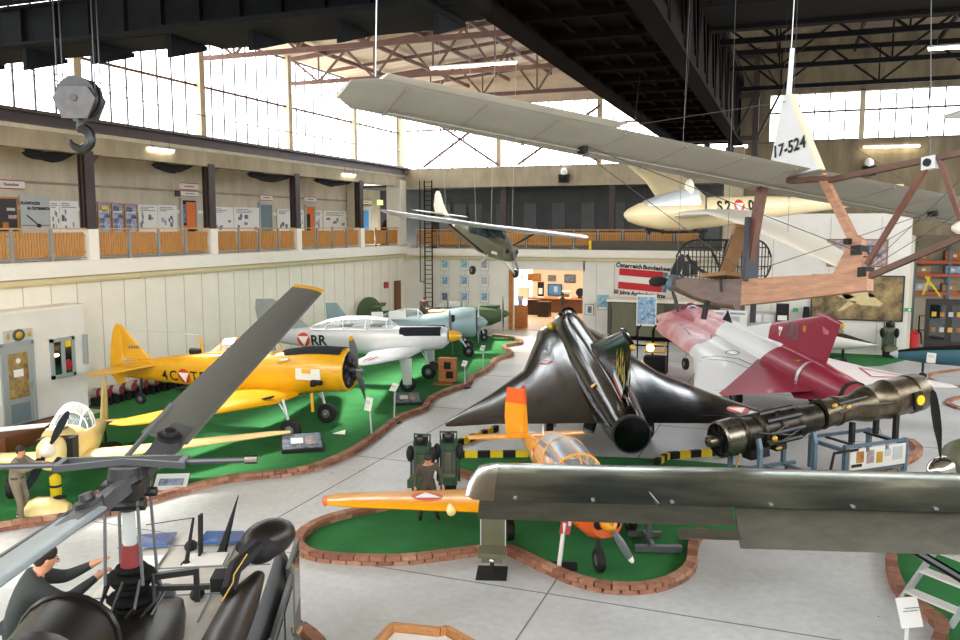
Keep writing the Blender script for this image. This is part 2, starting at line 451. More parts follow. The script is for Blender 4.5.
# slab joints are cut lines in the floor
b = MB().m('joint_dark')
for x in [-17.6, -10.75, -3.9, 2.95, 9.8, 16.6]: b.box((x, 28, .002), (.03, 58, .006))
for y in [7.05, 13.9, 20.75, 27.6, 34.45, 41.3, 48.1]: b.box((-2, y, .002), (45, .03, .006))
struct('trim_1', b)
# ---- left wall below the gallery
b = MB().m('cream_wall'); b.box((XW-.15, 28, 2.4), (.3, 46, 4.8)); wl = struct('wall_left', b)
b = MB().m('seam')
y = 6.0
while y < 50: b.box((XW+.003, y, 2.35), (.012, .03, 4.5)); y += 1.14
s_ = b.build('panel_joint', wl, 0); s_['kind'] = 'stuff'
b = MB().m('seam').box((XW+.02, 28, .12), (.05, 46, .24)); struct('baseboard_left', b)
# ---- gallery slab, its white edge
b = MB().m('white_band'); b.box(((XG+XW)/2+.05, 28, 5.1), (XW-XG+.3, 46, .6)); b.box((XW+.25, 28, 5.12), (.5, 46, .5))
struct('floor_gallery_left', b)
b = MB().m('concrete_pale'); b.box((XG-.15, 29, 7.6), (.3, 52, 4.6)); wg = struct('wall_gallery_left', b)
b = MB().m('concrete'); b.box((XG+.03, 27, 8.35), (.08, 48, .10)); b.m('white_band').box((XG+.02, 27, 7.35), (.05, 48, .16)); b.build('ledge', wg, 0)
b = MB().m('concrete_pale'); b.box(((XG+XW)/2, 27, 9.95), (XW-XG+.4, 48, .15)); struct('ceiling_gallery_left', b)
b = MB().m('concrete'); b.box((XW-.1, 28, 9.62), (.5, 46, .75)); struct('beam_left', b)
b = MB().m('steel_purple'); b.box((XW+.05, 28, 10.42), (.75, 46, .06)); b.box((XW+.05, 28, 10.05), (.6, 46, .06)); b.box((XW+.05, 28, 10.23), (.14, 46, .34))
b.box((XW+.05, 28, 10.5), (.12, 46, .1)); tag(b.build('crane_rail', None, 0), 'long brown steel crane rail beam running above the left gallery', 'rail', kind='structure')
for y in COLY[1:]:
    b = MB().m('steel_brown'); b.box((XW, y, 7.9), (.10, .42, 2.9)); b.box((XW-.16, y, 7.9), (.05, .42, 2.9)); b.box((XW+.16, y, 7.9), (.05, .42, 2.9))
    b.m('white_band').box((XW, y, 5.95), (.46, .44, 1.15))
    b.m('steel_brown').prism([(XW-.1, y+.1, 8.7), (XW-.1, y+.75, 9.45), (XW-.1, y+.75, 9.95), (XW-.1, y+.1, 9.95)], (.2, 0, 0)).prism([(XW-.1, y-.1, 9.0), (XW-.1, y-.3, 9.45), (XW-.1, y-.3, 9.95), (XW-.1, y-.1, 9.95)], (.2, 0, 0))
    struct('column', b)
b = MB().m('white_band').box((XW-.3, 50.0, 7.5), (1.0, .9, 4.3)); struct('column_corner', b)
# ---- pipe under the slab
b = MB().m('pipe_cream').tube([(XW+.15, 5, 4.72), (XW+.15, 50.2, 4.72)], .14, 10)
for y in range(6, 50, 4): b.m('pipe_cream').torus((XW+.16, y, 4.72), .13, .03, 'y', 12, 6).m('dark_metal').bar((XW+.15, y, 4.8), (XW+.15, y, 4.85), .06)
tag(b.build('heating_pipe'), 'long cream heating pipe under the left gallery edge', 'pipe')
# ---- railings
def rail_panel(p0, p1, label, group):
    p0, p1 = V(p0), V(p1); d = (p1-p0); L = d.length; d.normalize(); ang = math.atan2(d.y, d.x)
    t = thing('gallery_railing', label, 'railing', p0, (0, 0, ang), group)
    b = MB().m('rail_wood'); n = int(L/.125)
    for i in range(n):
        x = .09+(L-.18)*(i+.5)/n; b.box((x, 0, .56), (.075, .03, .86))
    o = b.build('slats', t, 0)
    b = MB().m('rail_wood'); b.box((L/2, .03, .28), (L-.06, .04, .08)); b.box((L/2, .03, .88), (L-.06, .04, .08)); b.build('rail_batten', t, 0)
    b = MB().m('rail_cap').box((L/2, 0, 1.12), (L, .12, .05)); b.build('handrail', t, 0)
    b = MB().m('rail_post').box((0, -.05, .5), (.09, .07, 1.2)); b.build('post', t, 0)
    b = MB().m('rail_post').box((L/2, .0, .06), (L, .03, .03)); b.build('bottom_rail', t, 0)
    return t
ys = []
for a in COLY[1:]:
    for k in range(4): ys.append(a + .24 + k*(BAY-.48)/4)
for i, y in enumerate(ys):
    if 17 < y < 49.3:
        rail_panel((XW+.1, y, 5.42), (XW+.1, y+(BAY-.48)/4-.02, 5.42), 'wooden slat railing panel between grey posts along the left gallery', 'left gallery railing panels')
for k in range(13):
    x = XW+.9+k*1.53
    if x > -5.5: break
    rail_panel((x, YB+.1, 5.3), (x+1.5, YB+.1, 5.3), 'wooden slat railing panel along the gallery across the far end', 'far gallery railing panels')
# ---- windows of the left wall: one window per bay
def big_window(n, p0, p1, z0, z1, npan, trans, post=True, open_x=False):
    p0, p1 = V(p0), V(p1); d = (p1-p0); L = d.length; d.normalize()
    b = MB().m('mullion')
    pt = lambda t, z: p0 + d*t + V((0, 0, z))
    for i in range(npan+1):
        b.bar(pt(L*i/npan, z0), pt(L*i/npan, z1), .055, .07, up=d)
    for z in [z0+.04, z1-.04]: b.bar(pt(0, z), pt(L, z), .08, .08)
    for z in trans: b.m('steel_rust').bar(pt(0, z), pt(L, z), .10, .10)
    o = struct('window_%d' % n, b)
    g = MB().m('window_glass'); nn = V((-d.y, d.x, 0))*.03
    g.poly([pt(0, z0)+nn, pt(L, z0)+nn, pt(L, z1)+nn, pt(0, z1)+nn]); g.build('glass', o, 0)
    return o
wn = 1
for y in [3.25]+COLY:
    big_window(wn, (XW-.35, y, 0), (XW-.35, y+BAY, 0), 10.4, 15.2, 8, [12.75]); wn += 1
for y in COLY+[51.2]:
    b = MB().m('window_post').box((XW-.3, min(y, 50.6), 12.85), (.34, .34, 5.1)); struct('column', b)
# far end windows
for k in range(3):
    x = XW+.1+k*6.5
    big_window(wn, (x, YB+.35, 0), (x+6.5, YB+.35, 0), 10.35, 14.4, 8, [12.9]); wn += 1
    if k:
        b = MB().m('window_post').box((x, YB+.3, 12.4), (.3, .3, 4.2)); struct('column', b)
b = MB().m('steel_rust')
for x in (XW+1.5, XW+8): b.bar((x, YB-.1, 10.5), (x+5.2, YB-.1, 13.9), .13).bar((x+5.2, YB-.1, 10.5), (x, YB-.1, 13.9), .13)
tag(b.build('wind_bracing', None, 0), 'crossed rusty steel wind braces before the far end windows', 'brace', kind='structure')
# ---- far end wall with gallery
b = MB().m('white_wall')
b.box(((XW-16.6)/2, YB+.15, 2.4), (-16.6-XW, .3, 4.8)); b.box(((-12.05-2.4)/2, YB+.15, 2.4), (12.05-2.4, .3, 4.8)); b.box((-14.3, YB+.15, 4.35), (4.7, .3, .9))
wb = struct('wall_back', b)
b = MB().m('seam')
for x in [-22.9, -21.4, -19.9, -18.4, -11.2, -10.1, -9.0, -7.5, -6.0]: b.box((x, YB-.003, 2.2), (.03, .012, 4.3))
b.build('panel_joint', wb, 0)['kind'] = 'stuff'
b = MB().m('white_band'); b.box(((XW-2.4)/2, YB+2, 4.95), (-2.4-XW, 4.4, .5)); b.box(((XW-2.4)/2, YB-.2, 4.98), (-2.4-XW, .5, .45)); struct('floor_gallery_back', b)
b = MB().m('pipe_cream').tube([(XW+.4, YB-.125, 4.6), (-3, YB-.125, 4.6)], .11, 10); tag(b.build('water_pipe'), 'cream pipe under the gallery edge across the far end', 'pipe')
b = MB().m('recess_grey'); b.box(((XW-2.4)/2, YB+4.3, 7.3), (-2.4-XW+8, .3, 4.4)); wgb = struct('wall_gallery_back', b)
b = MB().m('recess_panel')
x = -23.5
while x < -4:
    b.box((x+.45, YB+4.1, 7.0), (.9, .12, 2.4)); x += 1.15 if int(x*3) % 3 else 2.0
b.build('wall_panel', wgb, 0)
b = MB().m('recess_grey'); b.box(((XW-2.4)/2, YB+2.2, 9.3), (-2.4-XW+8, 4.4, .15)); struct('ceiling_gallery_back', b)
b = MB().m('concrete'); b.box(((XW-2.4)/2, YB+.15, 9.75), (-2.4-XW, .4, 1.2)); struct('beam_back', b)
for x in (-22.2, -17.4, -10.4):
    b = MB().m('steel_brown'); b.box((x, YB+.5, 7.2), (.36, .3, 4.1)); struct('column', b)
b = MB().m('concrete').box((-3.0, 46.8, 5.4), (.95, .95, 10.8)); struct('column_middle', b)
# ---- right end wall
b = MB().m('white_wall'); b.box((1.65, YR+.2, 3.65), (8.1, .4, 7.3)); wr = struct('wall_right_end', b)
b = MB().m('seam')
for x in (-.9, 1.9, 4.3): b.box((x, YR-.003, 3.6), (.03, .012, 7))
b.build('panel_joint', wr, 0)
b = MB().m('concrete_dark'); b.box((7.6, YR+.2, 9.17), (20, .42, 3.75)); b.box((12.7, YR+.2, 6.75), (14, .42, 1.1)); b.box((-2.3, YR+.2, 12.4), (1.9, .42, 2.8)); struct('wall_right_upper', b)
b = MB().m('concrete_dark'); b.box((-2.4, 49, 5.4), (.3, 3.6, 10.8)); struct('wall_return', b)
for k in range(4):
    x = -1.35+k*4.55
    big_window(wn, (x, YR+.2, 0), (x+4.4, YR+.2, 0), 11.05, 13.55, 6, [12.55]); wn += 1
    b = MB().m('window_post').box((x+4.47, YR+.15, 12.3), (.25, .3, 2.6)); struct('column', b)
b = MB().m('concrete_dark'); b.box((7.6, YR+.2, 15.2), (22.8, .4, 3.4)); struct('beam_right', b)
# unseen walls behind and right of camera, added to cut ambient light; open above
b = MB().m('concrete_pale'); b.box((-2, -7.2, 3.9), (46, .4, 7.8)); struct('wall_near', b)
b = MB().m('concrete_pale'); b.box((20.2, 20, 4.2), (.4, 55, 8.4)); struct('wall_right', b)
b = MB().m('concrete_pale'); b.box((XW-.15, -1, 5.2), (.3, 12, 10.4)); struct('wall_left_near', b)
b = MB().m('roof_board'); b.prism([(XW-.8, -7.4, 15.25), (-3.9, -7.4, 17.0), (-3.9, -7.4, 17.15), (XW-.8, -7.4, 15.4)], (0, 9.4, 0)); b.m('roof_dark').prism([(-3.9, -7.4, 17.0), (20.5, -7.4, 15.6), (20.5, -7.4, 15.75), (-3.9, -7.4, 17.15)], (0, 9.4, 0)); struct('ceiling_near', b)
# storage behind the opening
b = MB().m('concrete_pale'); b.box((12, 54, 3.2), (14, .3, 6.4)); b.box((5.75, 50.8, 3.2), (.3, 6.6, 6.4)); struct('wall_storage', b)
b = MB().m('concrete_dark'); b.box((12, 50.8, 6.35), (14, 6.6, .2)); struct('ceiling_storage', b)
# shop room
b = MB().m('shop_wall'); b.box((-15.6, 65.6, 2.4), (8.6, .2, 4.8)); b.box((-11.7, 58.2, 2.4), (.2, 14.8, 4.8)); b.box((-22.3, 58.2, 2.4), (.2, 14.8, 4.8)); b.box((-21.6, 65.6, 4.3), (1.4, .2, 1.0)); struct('wall_shop', b)
b = MB().m('shop_floor'); b.box((-17, 58.1, .012), (10.4, 14.8, .02)); struct('floor_shop', b)
b = MB().m('shop_wall'); b.box((-17, 58.1, 4.85), (10.6, 15, .1)); struct('ceiling_shop', b)
b = MB().m('wood_crate').box((-16.75, YB-.02, 1.95), (.25, .12, 3.9)); struct('trim_2', b)
# ---- roofs
b = MB().m('roof_board')
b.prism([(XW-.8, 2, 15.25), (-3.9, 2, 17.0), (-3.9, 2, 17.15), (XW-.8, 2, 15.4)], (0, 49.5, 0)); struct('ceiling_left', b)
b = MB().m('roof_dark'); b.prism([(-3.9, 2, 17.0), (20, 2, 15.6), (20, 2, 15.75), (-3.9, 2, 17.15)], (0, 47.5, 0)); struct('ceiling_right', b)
b = MB().m('roof_board'); b.prism([(XW-.8, YB+.3, 14.35), (-3.9, YB+.3, 14.35), (-3.9, YB+.3, 17.1), (XW-.8, YB+.3, 15.35)], (0, .2, 0)); struct('wall_back_gable', b)
def truss(name, y, x0, x1, zb, zt0, zt1, nb, m, lab):
    b = MB().m(m); zt = lambda x: zt0+(zt1-zt0)*(x-x0)/(x1-x0)
    b.bar((x0, y, zb), (x1, y, zb), .16, .2).bar((x0, y, zt0), (x1, y, zt1), .16, .22)
    st = (x1-x0)/nb
    for i in range(nb):
        xa, xm, xb = x0+i*st, x0+(i+.5)*st, x0+(i+1)*st
        b.bar((xa, y, zt(xa)), (xm, y, zb), .09, .1).bar((xm, y, zb), (xb, y, zt(xb)), .09, .1).bar((xm, y, zb), (xm, y, zt(xm)), .07, .07)
    tag(b.build(name, None, 0), lab, 'roof truss', kind='structure')
ordn = ['nearest', 'second', 'third', 'fourth', 'fifth']
for i, y in enumerate(COLY[1:]): truss('roof_truss', y, XW, -5.4, 13.9, 15.1, 16.75, 6, 'steel_rust', 'steel roof truss over the left hall')
for i, y in enumerate([16.5, 22, 27.7, 33.4, 39.1, 44.8]): truss('roof_truss', y, -3, 19, 13.5, 15.3, 15.0, 5, 'steel_black', 'dark steel roof truss over the right hall')
b = MB().m('steel_rust')
for k in range(7):
    x = XW+2+k*2.7; z = 15.1+(x-XW)/(XW+5.4-XW)*0 + (x-XW)*.087
    b.bar((x, 3, z-.02), (x, 50.4, z-.02), .12, .2)
tag(b.build('roof_purlins', None, 0), 'steel purlins under the left roof', 'purlin', kind='structure')
b = MB().m('steel_rust')
for y in [13.5, 20.4, 27.2, 34, 41, 47.8]: b.bar((XW, y, 15.1), (-5, y, 16.7), .1, .16)
tag(b.build('roof_rafters', None, 0), 'steel rafters under the left roof', 'rafter', kind='structure')
b = MB().m('steel_black')
for k in range(6): b.bar((-1+k*3.6, 4, 15.5), (-1+k*3.6, 47, 15.5), .12, .2)
tag(b.build('roof_purlins', None, 0), 'dark purlins under the right roof', 'purlin', kind='structure')
# ---- middle girder: a riveted box girder along the hall
b = MB().m('girder_brown')
for x in (-5.9, -2.9):
    b.box((x, 26, 10.95), (.5, 42, .12)); b.box((x, 26, 11.25), (.12, 42, .6)); b.box((x, 26, 14.2), (.45, 42, .4)); b.box((x, 26, 12.6), (.03, 42, 3.2))
    for k in range(15):
        y = 5+k*3.0; b.bar((x, y, 11.2), (x, y+1.5, 14.1), .16, .2).bar((x, y+1.5, 14.1), (x, y+3, 11.2), .16, .2).box((x, y, 12.6), (.22, .2, 3.2))
b.box((-4.4, 26, 11.35), (2.9, 42, .04))
for k in range(21): b.box((-4.4, 5.5+k*2.1, 11.2), (2.9, .14, .22))
for x in (-5.1, -4.4, -3.7): b.box((x, 26, 11.28), (.1, 42, .12))
tag(b.build('roof_girder', None, 0), 'massive dark brown box girder running the length of the hall', 'girder', kind='structure')
b = MB().m('steel_brown')
for x in (-5.6, -4.4, -3.2, -2.0):
    b.box((x, 46.2, 13), (.3, .3, 5.5))
    b.bar((x, 46.2, 11), (x+1.2, 46.2, 13.5), .12).bar((x+1.2, 46.2, 13.5), (x, 46.2, 15.5), .12)
for z in (11.2, 13.4, 15.4): b.box((-3.8, 46.2, z), (4.0, .2, .25))
tag(b.build('girder_tower', None, 0), 'cluster of rusty steel posts at the far end of the box girder', 'tower', kind='structure')
# ---- travelling crane
t = thing('travelling_crane', 'dark overhead travelling crane bridge spanning the left hall near the roof', 'crane', (0, 14.9, 0))
def girder(yc, nm):
    b = MB().m('steel_girder'); x0, x1 = XW+.1, -5.9; xm = (x0+x1)/2; L = x1-x0
    b.box((xm, yc, 11.2), (L, .06, .8)).box((xm, yc, 10.8), (L, .34, .06)).box((xm, yc, 11.62), (L, .34, .06))
    k = x0+.4
    while k < x1: b.box((k, yc, 11.2), (.05, .3, .78)); k += 1.0
    b.build(nm, t, 0)
girder(0, 'bridge_girder'); girder(-5.0, 'bridge_girder')
b = MB().m('steel_girder'); b.box((-15, .75, 10.78), (18, 1.2, .05)); 
k = XW+1.0
while k < -6.2:
    b.prism([(k-.06, .1, 10.75), (k-.06, 1.3, 10.72), (k-.06, 1.3, 10.62), (k-.06, .1, 10.25)], (.12, 0, 0)); k += 2.1
b.build('walkway', t, 0)
b = MB().m('steel_girder')
for zz in (11.3, 11.8): b.tube([(XW+1, 1.3, zz), (-6.2, 1.3, zz)], .03, 6)
k = XW+1
while k < -6.2: b.tube([(k, 1.3, 10.8), (k, 1.3, 11.8)], .025, 6); k += 2.1
b.build('walkway_rail', t)
for x in (XW+.25, -5.8):
    b = MB().m('steel_black'); b.box((x, -2.5, 10.95), (.4, 6.4, .5)); b.build('end_carriage', t, 0)
b = MB().m('steel_black'); b.box((-16.2, -2.5, 11.9), (3.0, 5.2, .3)); b.lathe([(-1, .35), (1, .35)], (-16.2, -2.5, 12.3), 'x', 16); b.box((-15.0, -2.5, 12.3), (.7, .7, .6)); b.build('trolley', t)
b = MB().m('steel_girder').box((-9.4, .4, 10.7), (6.0, 2.0, .1)).box((-9.4, -2.5, 11.8), (6, 5.2, .12)); b.build('crane_deck', t, 0)
t = thing('travelling_crane', 'black overhead crane bridge spanning the right hall near the roof', 'crane', (0, 24, 0))
for yc in (0, -2.6):
    b = MB().m('steel_black'); b.box((8.2, yc, 12.7), (21, .35, 1.7)); k = -2
    while k < 18: b.box((k, yc, 12.7), (.06, .5, 1.6)); k += 1.2
    b.build('bridge_girder', t, 0)
b = MB().m('steel_black').box((8.2, -1.3, 12.0), (21, 2.4, .1)); b.build('walkway', t, 0)
hk = gy(80, 106, 12.8)
t = thing('hanging_crane_hook', 'big grey crane hook block hanging on cables by the left windows', 'crane hook', hk)
fr = Matrix.Rotation(math.radians(22), 4, 'Z') @ Matrix.Scale(1.2, 4)
b = MB().m('hook_grey'); b.tf = fr
for s_ in (-.2, .2): b.prism([(-.34, s_-.02, .1), (-.2, s_-.02, -.22), (.2, s_-.02, -.22), (.34, s_-.02, .1), (.22, s_-.02, .28), (-.22, s_-.02, .28)], (0, .04, 0))
b.build('cheek_plate', t, 0)
b = MB().m('dark_metal'); b.tf = fr; 
for s_ in (-.1, .1): b.lathe([(-.06, .32), (-.03, .27), (.03, .27), (.06, .32)], (0, s_, .14), 'y', 24)
b.lathe([(-.24, .06), (.24, .06)], (0, 0, .1), 'y', 12); b.build('pulley', t)
b = MB().m('dark_metal'); b.tf = fr; hp = [(0, 0, -.2), (0, 0, -.34)]
for k in range(12):
    a = PI/2 - k*math.radians(24); hp.append((math.cos(a)*.17-.02, 0, -.52+math.sin(a)*.17))
b.tube(hp, [.07, .08]+[.085]*8+[.075, .06, .045, .02], 8); b.build('hook', t)
b = MB().m('cable'); b.tf = fr
for x in (-.3, .3):
    for y in (-.1, .1): b.tube([(x, y, .14), (x, y, (11.75-hk.z)/1.2)], .012, 5)
b.build('hoist_cable', t)
# power lines strung along the left windows
for k, (z, y0, y1) in enumerate([(11.85, 12, 27), (11.4, 12, 50)]):
    b = MB().m('cable').tube([(XW+.5, y0, z+.5), (XW+.5, (y0+y1)/2, z-.1), (XW+.5, y1, z)], .02, 5)
    tag(b.build('overhead_wire'), ['thin dark wire slung before the left windows, upper', 'thin dark wire slung before the left windows, lower'][k], 'wire')
# ---- lamps
def tube_lamp(p, d, L, lab, grp=None):
    p, d = V(p), V(d).normalized(); t = thing('fluorescent_lamp', lab, 'lamp', p, (0, 0, math.atan2(d.y, d.x)), grp)
    b = MB().m('white_paint').box((0, 0, .07), (L, .16, .06)); b.build('housing', t, 0)
    b = MB().m('tube_light').tube([(-L/2+.04, 0, 0), (L/2-.04, 0, 0)], .045, 8); b.build('tube', t)
    b = MB().m('cable').tube([(-L/3, 0, .1), (-L/3, 0, .5)], .012, 5).tube([(L/3, 0, .1), (L/3, 0, .5)], .012, 5); b.build('hanger', t)
p0, p1 = gy(430, 67, 36), gy(517, 64.5, 36); tube_lamp((p0+p1)/2, (1, 0, 0), (p1-p0).length, 'long fluorescent lamp hanging under the left roof trusses')
p0, p1 = gy(866, 147, YR-.3), gy(917, 146.5, YR-.3); tube_lamp((p0+p1)/2, (1, 0, 0), 2.6, 'fluorescent lamp on the concrete below the right windows')
p0 = gy(957, 47.5, 33); tube_lamp(p0, (1, 0, 0), 1.8, 'fluorescent lamp by the right roof truss')
p0 = gx(161, 150, XW+.2); tube_lamp(p0, (0, 1, 0), 1.5, 'fluorescent lamp on the beam left of the second gallery column')
p0 = gx(349, 175, XW+.2); tube_lamp(p0, (0, 1, 0), 1.5, 'fluorescent lamp on the beam near the far gallery column')
for (px, py, Y, lab) in [(564, 178, YB-.3, 'dark floodlight with white dome on the far concrete beam'), (869, 170, YR-.3, 'dark floodlight with white dome on the right concrete wall')]:
    p = gy(px, py, Y); t = thing('flood_lamp', lab, 'lamp', p)  # floodlights: dark housing below a white dome
    b = MB().m('dark_metal').prism([(-.34, -.12, .22), (.34, -.12, .22), (.3, -.2, -.3), (-.3, -.2, -.3)], (0, .3, 0)); b.build('housing', t, 0)
    b = MB().m('white_paint').ell((0, 0, .36), (.22, .2, .25), 14, 8); b.build('dome', t)
    b = MB().m('dark_glass').box((0, -.2, -.04), (.5, .02, .4), (math.radians(-8), 0, 0)); b.build('lens', t, 0)
# torn black foil hanging from the left beam
for i, (x0, x1, dz) in enumerate([(24, 76, .42), (153, 193, .4), (248, 292, .42), (315, 352, .4)]):
    ya, yb = gx(x0, 152, XW-.2).y, gx(x1, 165, XW-.2).y; rows = []
    for k in range(4):
        rows.append([(XW-.25+.12*math.sin(k*1.3+j*.9), ya+(yb-ya)*j/10, 9.23-k/3*dz*(math.sin(PI*min(1, (j+.6)/10.6))**.7)*(1-.25*random.random())) for j in range(11)])
    b = MB().m('net_black').grid(rows); o = b.build('hanging_foil', None, 60)
    sd = o.modifiers.new('s', 'SOLIDIFY'); sd.thickness = .02
    tag(o, ['torn black foil hanging from the concrete beam at the far left', 'torn black foil hanging left of the second column', 'torn black foil hanging left of the third column', 'torn black foil hanging left of the fourth column'][i], 'foil')
# ---- boards, posters, doors on the walls
def board(name, lab, cat, plane, px, base='paper', frame_m=None, blocks=(), grp=None, dep=.04, pos=None, part='print'):
    ax, val = plane; x0, y0, x1, y1 = px; xm, ym = (x0+x1)/2, (y0+y1)/2
    if ax == 'x':
        a, c = gx(x0, ym, val), gx(x1, ym, val); w = abs(c.y-a.y); o = V((val, (a.y+c.y)/2, 0)); rz = PI/2
        zt, zb = gx(xm, y0, val).z, gx(xm, y1, val).z
    else:
        a, c = gy(x0, ym, val), gy(x1, ym, val); w = abs(c.x-a.x); o = V(((a.x+c.x)/2, val, 0)); rz = 0
        zt, zb = gy(xm, y0, val).z, gy(xm, y1, val).z
    h = zt-zb; o.z = (zt+zb)/2
    t = thing(name, lab, cat, o, (0, 0, rz), grp)       # local x along the wall, -y towards the hall
    if frame_m:
        f = max(.03, min(.07, w*.06)); b = MB().m(frame_m)
        b.box((0, -dep/2, h/2-f/2), (w, dep, f)).box((0, -dep/2, -h/2+f/2), (w, dep, f)).box((-w/2+f/2, -dep/2, 0), (f, dep, h-2*f)).box((w/2-f/2, -dep/2, 0), (f, dep, h-2*f)); b.build('frame', t, 0)
        b = MB().m(base).box((0, -dep*.35, 0), (w-2*f, dep*.7, h-2*f)); b.build('panel', t, 0)
    else:
        b = MB().m(base).box((0, -dep/2, 0), (w, dep, h)); b.build('panel', t, 0)
    if blocks:
        b = MB()
        for (u0, v0, u1, v1, mm) in blocks:
            b.m(mm).box((w*((u0+u1)/2-.5), -dep-.004, h*((v0+v1)/2-.5)), (w*(u1-u0), .008, h*(v1-v0)))
        b.build(part, t, 0)
    return t, w, h
GW = ('x', XG+.06)
def rblocks(seed, n, lines=3, mats=('poster_dark', 'poster_pink', 'poster_blue', 'line_grey')):
    r = random.Random(seed); out = []
    for i in range(n):
        u, v = r.uniform(.06, .78), r.uniform(.08, .6); out.append((u, v, u+r.uniform(.08, .16), v+r.uniform(.08, .2), r.choice(mats)))
    for i in range(lines): v = .92-.06*i; out.append((.1, v-.012, r.uniform(.4, .9), v+.012, 'line_grey'))
    return out
t, w, h = board('display_case', 'dark brown display case at the far left end of the gallery', 'display case', GW, (-6, 197, 18, 233), 'cabinet_dark', 'rail_wood', [(.3, .1, .55, .3, 'wood_crate'), (.55, .4, .9, .5, 'poster_pink'), (.5, .62, .85, .7, 'paper_grey'), (.02, .0, .1, 1, 'rail_wood')], part='exhibits')
t, w, h = board('title_board', 'grey panel titled FLUGPOLIZEI with a rotor drawing on the gallery', 'panel', GW, (20, 196, 49, 233), 'paper_grey', None, [(.02, .2, .98, .215, 'black_text')])
lettering('FLUGPOLIZEI', .15, frame((-w*.16, -.05, h*.30), (1, 0, 0), (0, 0, 1)), 'black_text', t, .006)
lettering('IN ÖSTERREICH', .15, frame((w*.12, -.05, h*.16), (1, 0, 0), (0, 0, 1)), 'black_text', t, .006)
b = MB().m('black_text').bar((-w*.3, -.05, -h*.02), (w*.1, -.05, -h*.3), .05, .01, up=(0, -1, 0)).ell((w*.1, -.05, -h*.3), (.12, .02, .08)); b.build('rotor_drawing', t)
sg = [((-4, 180, 24, 189), 'Flugpolizei', 'white sign with red lines reading Flugpolizei on the gallery'), ((179, 183, 198, 190), '', 'upper white sign above the orange doorway'), ((180, 191, 198, 196.5), '', 'lower white sign above the orange doorway'),
      ((260, 195, 272, 200.5), '', 'white sign above the grey gallery door'), ((304, 197, 316, 202), '', 'white sign above the narrow orange doorway'), ((361, 200, 371, 204.5), '', 'white sign above the far gallery door')]
for px, s_, lab in sg:
    t, w, h = board('wall_sign', lab, 'sign', GW, px, 'paper', None, [(0, 0, 1, .1, 'flag_red'), (0, .9, 1, 1, 'flag_red')] + ([] if s_ else [(.25, .42, .75, .58, 'line_grey')]), part='stripe')
    if s_: lettering(s_, h*.45, frame((0, -.05, 0), (1, 0, 0), (0, 0, 1)), 'grey_text', t, .003)
board('wall_sign', 'small dark red square sign left of the orange doorway', 'sign', GW, (175, 190.5, 180, 196.5), 'steel_purple')
wps = [((49.5, 201, 59, 233), 'narrow white panel right of the grey rotor panel'), ((59.5, 201, 78, 233), 'white picture panel left of the first gallery column'), ((138, 205, 157, 233), 'white panel right of the blue photo panels'), ((157.5, 205.3, 176.5, 233), 'white panel left of the orange doorway'),
       ((211, 207, 233, 233), 'white picture panel right of the second gallery column'), ((233.5, 207.5, 259, 233), 'white picture panel left of the grey gallery door'), ((277, 209, 290, 233), 'white panel left of the third gallery column'), ((296.5, 210, 303.5, 233), 'narrow white panel left of the narrow orange doorway'), ((314.5, 210.5, 322, 233), 'narrow white panel right of the narrow orange doorway'), ((323, 211, 346, 233), 'wide white picture panel near the far gallery column')]
for i, (px, lab) in enumerate(wps):
    board('exhibit_board', lab, 'panel', GW, px, 'paper', None, rblocks(i+3, 6), 'white exhibit panels on the gallery')
for i, px in enumerate([(89.5, 201.5, 96, 233), (97.5, 202, 110, 233), (111.5, 203, 123, 233), (124.5, 204, 136.5, 233)]):
    board('photo_board', ['blue photo panel partly behind the first gallery column', 'blue photo panel with a sunset, second of four', 'blue photo panel with dark pictures, third of four', 'blue photo panel with dark pictures, last of four'][i], 'panel', GW, px, 'poster_violet', 'rail_wood', [(.1, .1, .45, .25, 'poster_dark'), (.55, .1, .9, .25, 'poster_blue'), (.1, .33, .5, .48, 'poster_dark'), (.5, .5, .9, .62, 'poster_dark'), (.1, .68, .9, .74, 'paper'), ] + ([(.3, .7, .75, .88, 'hazard_yellow')] if i == 1 else [(.12, .72, .6, .88, 'poster_dark')]), 'blue photo panels on the gallery')
def gdoor(n, px, body, extra=()):
    x0, y0, x1, y1 = px; a, c = gx(x0, 215, GW[1]), gx(x1, 215, GW[1]); zt = gx((x0+x1)/2, y0, GW[1]).z; y0_, y1_ = a.y, c.y; ym = (y0_+y1_)/2; w = y1_-y0_; h = zt-5.4
    b = MB().m('paper_grey'); b.box((GW[1]+.03, y0_, 5.4+h/2), (.12, .1, h)).box((GW[1]+.03, y1_, 5.4+h/2), (.12, .1, h)).box((GW[1]+.03, ym, zt), (.12, w+.1, .1)); o = struct('door_%d' % n, b)
    b = MB().m(body).box((GW[1]+.02, ym, 5.4+h/2), (.05, w-.1, h-.05)); b.build('door_leaf', o, 0)
    for (u0, v0, u1, v1, mm) in extra:
        b = MB().m(mm).box((GW[1]+.06, y0_+w*(u0+u1)/2, 5.4+h*(v0+v1)/2), (.03, w*(u1-u0), h*(v1-v0))); b.build('door_panel', o, 0)
    b = MB().m('chrome').tube([(GW[1]+.09, y1_-.25, 6.4), (GW[1]+.09, y1_-.12, 6.4)], .02, 6); b.build('door_handle', o)
gdoor(1, (181, 199.5, 196, 226), 'cabin_dark', [(.3, .45, .9, .95, 'orange_door'), (.05, .0, .35, .5, 'orange_door'), (.05, .55, .28, .9, 'poster_dark')])
gdoor(2, (259, 204, 271.5, 226), 'door_panel')
gdoor(3, (305, 206, 314, 226), 'orange_door', [(.1, .3, .45, .8, 'cabin_dark')])
gdoor(4, (360, 207, 371, 226), 'paper_grey', [(.2, .3, .7, .9, 'screen_blue'), (.2, .05, .7, .25, 'paper')])
board('exit_sign', 'small lit exit sign near the far end of the left gallery', 'sign', ('x', XG+1.2), (377, 200, 382.5, 205), 'exit_lit')
